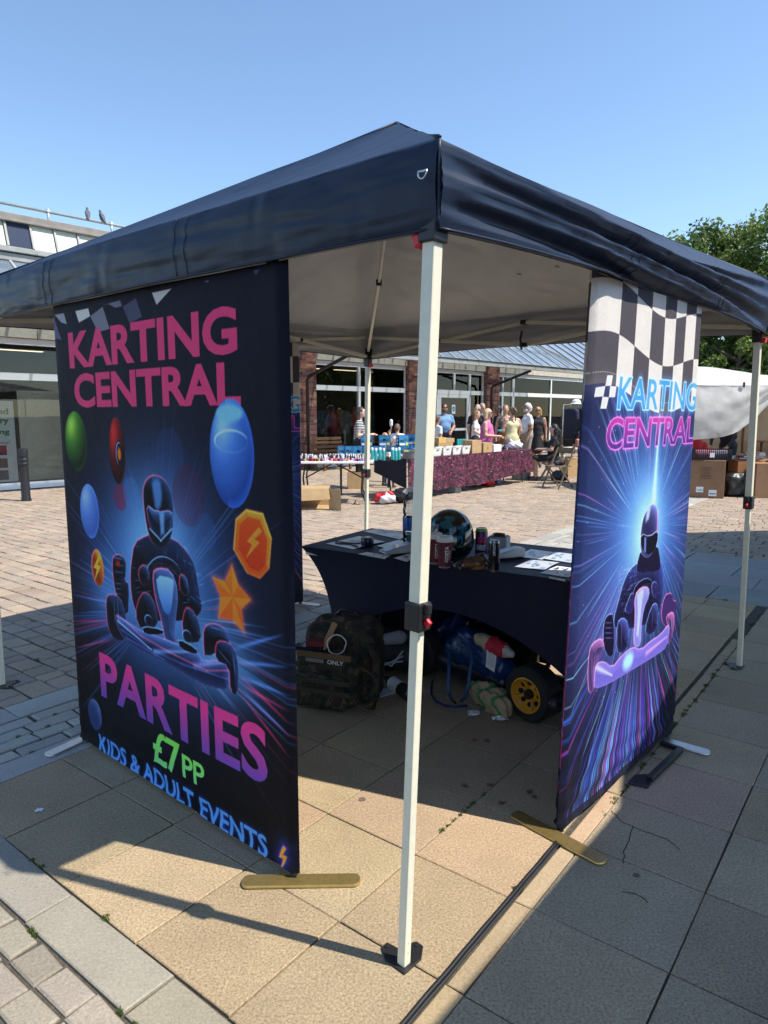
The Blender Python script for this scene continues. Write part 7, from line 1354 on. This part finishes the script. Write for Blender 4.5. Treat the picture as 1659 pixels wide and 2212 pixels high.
# ================================================================== PEOPLE
def stripes(name, a, b, f):
    m = M(name, a, .8); N, L = m.node_tree.nodes, m.node_tree.links; tc = N.new('ShaderNodeTexCoord'); w = N.new('ShaderNodeTexWave'); w.bands_direction = 'Z'; w.inputs['Scale'].default_value = f; w.inputs['Distortion'].default_value = .8; L.new(tc.outputs['Object'], w.inputs['Vector']); c = N.new('ShaderNodeValToRGB'); c.color_ramp.interpolation = 'CONSTANT'; e = c.color_ramp.elements; e[0].color = a + (1,); e[1].position = .72; e[1].color = b + (1,); L.new(w.outputs['Fac'], c.inputs[0]); L.new(c.outputs[0], N['Principled BSDF'].inputs['Base Color']); return m
SK = {'light': (.56,.33,.235), 'tan': (.42,.23,.15), 'pale': (.62,.40,.30), 'brown': (.20,.10,.06)}
def person(label, px, Y, face, h=1.7, skin='light', top=(.5,.5,.5), bottom=(.03,.04,.08), shoes=(.05,.05,.05), hair=(.1,.06,.04), hairst='short', arms=None, sleeve='short', w=1.0, seated=False, legs='long', skirt=None, shades=False, topmat=None, lean=0.0, straps=False, x=None, belly=0.0, z0=0.0, look=0.0):
    pos = at(px, 895, Y) if x is None else Vector((x, Y, 0)); k = h/1.7; t = thing('person', label, 'person', (pos.x, pos.y, z0), math.radians(face-90))
    mats = [plain(SK[skin], .55, var=.05), topmat or plain(top, .8), plain(bottom, .8), plain(shoes, .5), plain((.02,.02,.02), .4)]
    dz = -.40 if seated else 0; P = []
    def up(x, y, z): return (x*k, (y + lean*max(0, z-.95))*k, (z+dz)*k)
    def C(a, b, ra, rb, m, bl=.03, f=up): P.append(('c', (f(*a), f(*b), ra*k, rb*k), m, bl*k))
    C((-.075*w,0,.94), (.075*w,0,.94), .108*w, .108*w, 2); C((0,.005,1.02), (0,.01+belly*.3,1.14), .118*w, .118*w+belly*.6, 1, .06); C((-.075*w,.005,1.27), (.075*w,.005,1.27), .112*w, .112*w, 1, .06)
    C((-.05*w,.02+belly,1.1), (.05*w,.02+belly,1.1), .09*w+belly*.5, .09*w+belly*.5, 1, .06)
    C((-.145*w,0,1.395), (.145*w,0,1.395), .052, .052, 0 if straps else 1, .05); C((0,-.005,1.40), (0,.015,1.53), .056, .048, 0, .03)
    hx = math.sin(look)*.02; P.append(('e', (up(hx,.022,1.615), (.074*k,.090*k,.112*k)), 0, .02*k)); C((hx,.06,1.555), (hx,.075,1.545), .036, .03, 0, .03); C((hx+math.sin(look)*.1,.112,1.615), (hx+math.sin(look)*.1,.122,1.60), .014, .013, 0, .015)
    for s in (-1, 1):
        C((s*.074,.015,1.63), (s*.080,.01,1.60), .014, .012, 0, .01)
        if seated:
            C((s*.09,.02,.92), (s*.10,.42,.93), .094*w, .07, 2); C((s*.10,.43,.90), (s*.10,.40,.52), .062, .042, 2 if legs == 'long' else 0); C((s*.10,.38,.455), (s*.11,.53,.445), .045, .036, 3)
        else:
            C((s*.088*w,0,.90), (s*.092,.012,.50), .094*w, .064, 2 if legs != 'none' else 0); C((s*.092,.012,.50), (s*.098,-.015,.09), .062, .040, 2 if legs == 'long' else 0); C((s*.10,-.03,.048), (s*.112,.13,.040), .045, .034, 3)
    if skirt: C((0,.0,.95), (0,.01,skirt), .13*w, .17*w, 2, .05); C((-.06,0,.9), (-.07,.01,skirt+.02), .10*w, .11*w, 2, .05); C((.06,0,.9), (.07,.01,skirt+.02), .10*w, .11*w, 2, .05)
    A = arms or {}; hands = []
    for s, nm in ((-1,'l'), (1,'r')):
        e, wr_ = A.get(nm, ((s*.235,-.03,1.11), (s*.245,.06,.87))); sh_ = (s*.178*w,0,1.375); mid = tuple(a*.45+b*.55 for a, b in zip(sh_, e))
        C(sh_, mid, .054, .052 if sleeve != 'none' else .045, 1 if sleeve != 'none' else 0); C(mid, e, .044, .040, 1 if sleeve == 'long' else 0); C(e, wr_, .041, .027, 1 if sleeve == 'long' else 0)
        d = (Vector(wr_)-Vector(e)).normalized(); hc = Vector(wr_) + d*.055; C(wr_, tuple(hc), .028, .030, 0, .02); hands.append((hc, d, s))
    def extra(mb):
        for hc, d, s in hands:
            sd_ = d.cross(Vector((0,1,0)) if abs(d.y) < .8 else Vector((0,0,1))).normalized(); nn = d.cross(sd_)
            for f, (o, l) in enumerate(((-.027,.062),(-.010,.073),(.008,.070),(.024,.056))):
                b = hc + sd_*o + d*.015; mb.tube([up(*b), up(*(b + d*l*.55 + nn*.006)), up(*(b + d*l*.9 + nn*.022))], [.009*k,.0085*k,.006*k], 6, 0)
            b = hc - sd_*.026*s - d*.02; mb.tube([up(*b), up(*(b - sd_*.025*s + d*.025)), up(*(b - sd_*.028*s + d*.052))], [.011*k,.010*k,.007*k], 6, 0)
        for s in (-1, 1):
            c_ = up(hx + s*.030, .100, 1.632); mb.lathe([(0,-.010*k),(.009*k,-.004*k),(.010*k,.0),(.009*k,.004*k),(0,.010*k)], 8, c_, 4)
        mb.tube([up(hx-.024,.098,1.566), up(hx,.107,1.563), up(hx+.024,.098,1.566)], .005*k, 6, 1 if False else 4)
    body_obj('body', P, mats, t, h=.0165*max(.8, k), k=.03, extra=extra)
    hm = plain(hair, .55, var=.3, scale=60); H = []
    def HC(a, b, ra, rb, bl=.03): H.append(('c', (up(*a), up(*b), ra*k, rb*k), 0, bl*k))
    if hairst != 'bald':
        H.append(('e', (up(0,.004,1.645), (.083*k,.094*k,.092*k)), 0)); HC((0,-.05,1.60), (0,-.045,1.56), .062, .055)
        if hairst in ('long','wavy'):
            for s in (-1,0,1): HC((s*.055,-.03,1.62), (s*.075,-.055 + (.03 if s else 0),1.33), .045, .040)
            if hairst == 'wavy': HC((.0,-.08,1.55), (.02,-.10,1.22), .075, .06); HC((.06,-.05,1.5), (.08,-.06,1.25), .05, .04)
        if hairst == 'bob':
            for s in (-1,0,1): HC((s*.06,-.02,1.63), (s*.075,-.02,1.50), .045, .04)
        if hairst == 'tail': HC((0,-.09,1.68), (.02,-.13,1.62), .03, .03); HC((.02,-.13,1.62), (.03,-.11,1.36), .028, .012)
        dispf = (lambda Pp: .006*np.sin(Pp[...,0]*110)*np.sin(Pp[...,2]*70)) if hairst == 'wavy' else None
        o = body_obj('hair', H, [hm], t, h=.013*k, disp=dispf)
        # cut the face free
        bm = bmesh.new(); bm.from_mesh(o.data); fc = Vector(up(0,.022,1.60)); kill = [v for v in bm.verts if v.co.y > fc.y + .048*k and v.co.z < up(0,0,1.685)[2] and abs(v.co.x) < .062*k]; bmesh.ops.delete(bm, geom=kill, context='VERTS'); bm.to_mesh(o.data); bm.free()
    else:
        HC((-.07,-.03,1.60), (.07,-.03,1.60), .035, .035); HC((0,-.06,1.60), (0,-.06,1.57), .045, .04); body_obj('hair', H, [hm], t, h=.013*k)
    if shades:
        mb = MB()
        for s in (-1,1): c_ = Vector(up(hx+s*.033,.111,1.636)); mb.prism([(.030*k*math.cos(q_), .021*k*math.sin(q_)) for q_ in [2*math.pi*i/12 for i in range(12)]], lambda a, b: c_ + Vector((a,0,b)), (0,.006*k,0)); mb.bar(up(s*.06,.105,1.64), up(s*.082,.01,1.64), .006*k, .008*k)
        mb.bar(up(-.01,.114,1.64), up(.01,.114,1.64), .006*k, .006*k); mb.build('sunglasses', plain((.01,.01,.012), .1), t)
    return t, k
def beard(t, k, col): body_obj('beard', [('c', ((-.05*k,.055*k,1.55*k),(.05*k,.055*k,1.55*k),.032*k,.032*k), 0), ('c', ((0,.082*k,1.54*k),(0,.078*k,1.525*k),.032*k,.028*k), 0)], [plain(col, .8, var=.3)], t, h=.011)
hold = {'l': ((-.225,.03,1.12),(-.09,.28,1.14)), 'r': ((.225,.03,1.12),(.09,.28,1.14))}
person('woman in a black and white striped top reading behind the varnish table', 774, 14.3, -8, 1.62, 'pale', bottom=(.012,.012,.016), hair=(.045,.024,.016), hairst='long', arms=hold, topmat=stripes('striped_jersey', (.012,.012,.014), (.7,.7,.7), 9.5), lean=.06)
q = MB(); q.obox(at(793,938,14.15) , (.14,.20,.02), Matrix.Rotation(.5,3,'Y')); tag(q.build('open_book', m_white, bevel=.003), 'white booklet held by the woman in the striped top', 'booklet')
person('boy in a white shirt seen from behind, raising a white ice lolly', 858, 15.4, 75, 1.27, 'light', (.75,.75,.75), hair=(.13,.085,.05), arms={'l': ((-.30,.05,1.16),(-.27,.14,1.42)), 'r': ((.235,-.03,1.11),(.22,.12,.92))})
q = body_obj('ice_lolly', [('c', ((0,0,0),(0,0,.09),.035,.035), 0), ('c', ((0,0,-.09),(0,0,-.02),.008,.008), 0, .01)], [plain((.8,.8,.78), .6)], None, h=.01); q.location = at(845,918,15.32); tag(q, 'white ice lolly in the boy\'s raised hand', 'ice lolly')
person('small girl with long fair hair behind the blue toy boxes', 831, 14.6, -20, 1.10, 'pale', (.55,.45,.4), hair=(.42,.25,.11), hairst='long'); person('toddler with brown hair just above the blue toy boxes', 845, 14.2, 60, .98, 'light', (.4,.3,.3), hair=(.2,.12,.07))
person('bearded man in a blue polo shirt and sunglasses by the glass doors', 960, 19.6, -80, 1.76, 'tan', (.16,.30,.52), (.02,.03,.07), hair=(.05,.04,.035), shades=True, w=1.12, belly=.02, arms={'l': ((-.27,-.0,1.12),(-.14,.2,.98)), 'r': ((.28,-.02,1.12),(.22,.16,.93))}); beard(bpy.data.objects[[o.name for o in bpy.data.objects if o.type == 'EMPTY' and o.name.startswith('person')][-1]], 1.76/1.7, (.10,.08,.07))
person('person in white mostly hidden behind the front gazebo leg', 944, 16.6, 30, 1.45, 'tan', (.72,.72,.72), hair=(.1,.07,.05))
person('bald man in a black top with his back to the crowd', 1031, 18.6, 60, 1.74, 'light', (.015,.015,.018), hair=(.25,.22,.2), hairst='bald', w=1.1)
person('grey haired man talking behind the bald man', 1041, 19.6, -70, 1.78, 'light', (.45,.40,.32), hair=(.28,.26,.24), w=1.05)
person('girl with auburn hair in a white t-shirt beside the woman in pink', 1028, 17.2, -10, 1.58, 'pale', (.75,.74,.75), (.02,.02,.03), hair=(.22,.10,.05), hairst='long', arms={'l': ((-.32,.0,1.16),(-.24,.16,1.0)), 'r': ((.3,.0,1.16),(.2,.2,1.05))})
person('woman in a bright pink vest looking at a teal packet', 1050, 15.6, -18, 1.60, 'light', (.62,.12,.34), (.62,.12,.34), hair=(.55,.42,.24), hairst='bob', arms={'l': ((-.26,.02,1.10),(-.12,.30,1.06)), 'r': ((.28,.04,1.10),(.10,.33,1.08))}, sleeve='none', w=1.22, belly=.03, shades=True, lean=.05)
q = MB(); q.obox(at(1080,930,15.4), (.10,.05,.045), RZ(.3)); tag(q.build('packet', m_teal, bevel=.01), 'teal packet in the hand of the woman in pink', 'packet')
person('man in a black padded jacket looking down beside the brick pier', 1079, 20.4, 200, 1.72, 'brown', (.012,.013,.018), (.015,.015,.02), hair=(.012,.01,.01), sleeve='long', arms=hold, w=1.1, lean=.05)
person('smiling young woman in an olive strappy top and brown skirt', 1092, 18.8, -95, 1.72, 'light', (.16,.13,.10), (.25,.11,.04), hair=(.30,.19,.09), hairst='tail', sleeve='none', straps=True, skirt=.5, legs='none')
person('young woman with a ponytail in a cream strapless dress seen from behind', 1107, 17.3, 110, 1.66, 'light', (.68,.62,.36), (.68,.62,.36), hair=(.16,.095,.06), hairst='tail', sleeve='none', straps=True, skirt=.45, legs='none', arms={'l': ((-.25,.02,1.12),(-.12,.18,1.36)), 'r': ((.25,.0,1.12),(.24,.10,.9))})
t, k = person('white bearded man in a white t-shirt and sunglasses', 1140, 17.9, 185, 1.76, 'tan', (.78,.78,.78), (.30,.28,.24), hair=(.62,.61,.6), shades=True, w=1.15, belly=.06); beard(t, k, (.6,.58,.55))
person('blonde woman in a sleeveless black dress and sunglasses', 1162, 19.8, -100, 1.68, 'tan', (.015,.015,.02), (.015,.015,.02), hair=(.45,.29,.10), hairst='bob', shades=True, sleeve='none', skirt=.55, legs='none')
sx_ = G(*Z2(1000,1270)); person('woman in black with dark curly hair sitting on a folding chair', 1180, sp_.y + .45, 172, 1.64, 'light', (.012,.012,.014), (.012,.012,.014), hair=(.012,.011,.012), hairst='wavy', seated=True, legs='none', arms={'l': ((-.24,.08,1.14),(-.10,.33,1.14)), 'r': ((.24,.08,1.14),(.10,.33,1.14))}, w=1.12, x=sp_.x + .10)
person('person in a dark top with a tan shoulder bag at the clothes rail', 1268, 14.9, 80, 1.66, 'light', (.012,.012,.02), (.015,.015,.02), hair=(.03,.02,.02), hairst='bob', sleeve='long')
c = at(1256,952,14.75); t = thing('shoulder_bag', 'tan leather shoulder bag beside the clothes rail', 'bag', c, .3); body_obj('bag_body', [('b', ((0,0,-.05),(.14,.04,.09),.03), 0)], [plain((.38,.17,.11), .5)], t, h=.012); q = MB(); q.tube([(-.10,0,.03),(.0,-.03,.28),(.06,-.0,.45)], .012, 6, flat=.4); q.build('strap', plain((.5,.27,.19), .5), t, smooth=True)
person('stallholder in dark clothes leaning over the books under the awning', 1578, 13.75, 215, 1.62, 'tan', (.015,.017,.03), (.02,.02,.03), hair=(.03,.025,.02), sleeve='long', lean=.35, arms={'l': ((-.24,.15,1.12),(-.18,.36,.92)), 'r': ((.24,.15,1.12),(.18,.36,.92))})
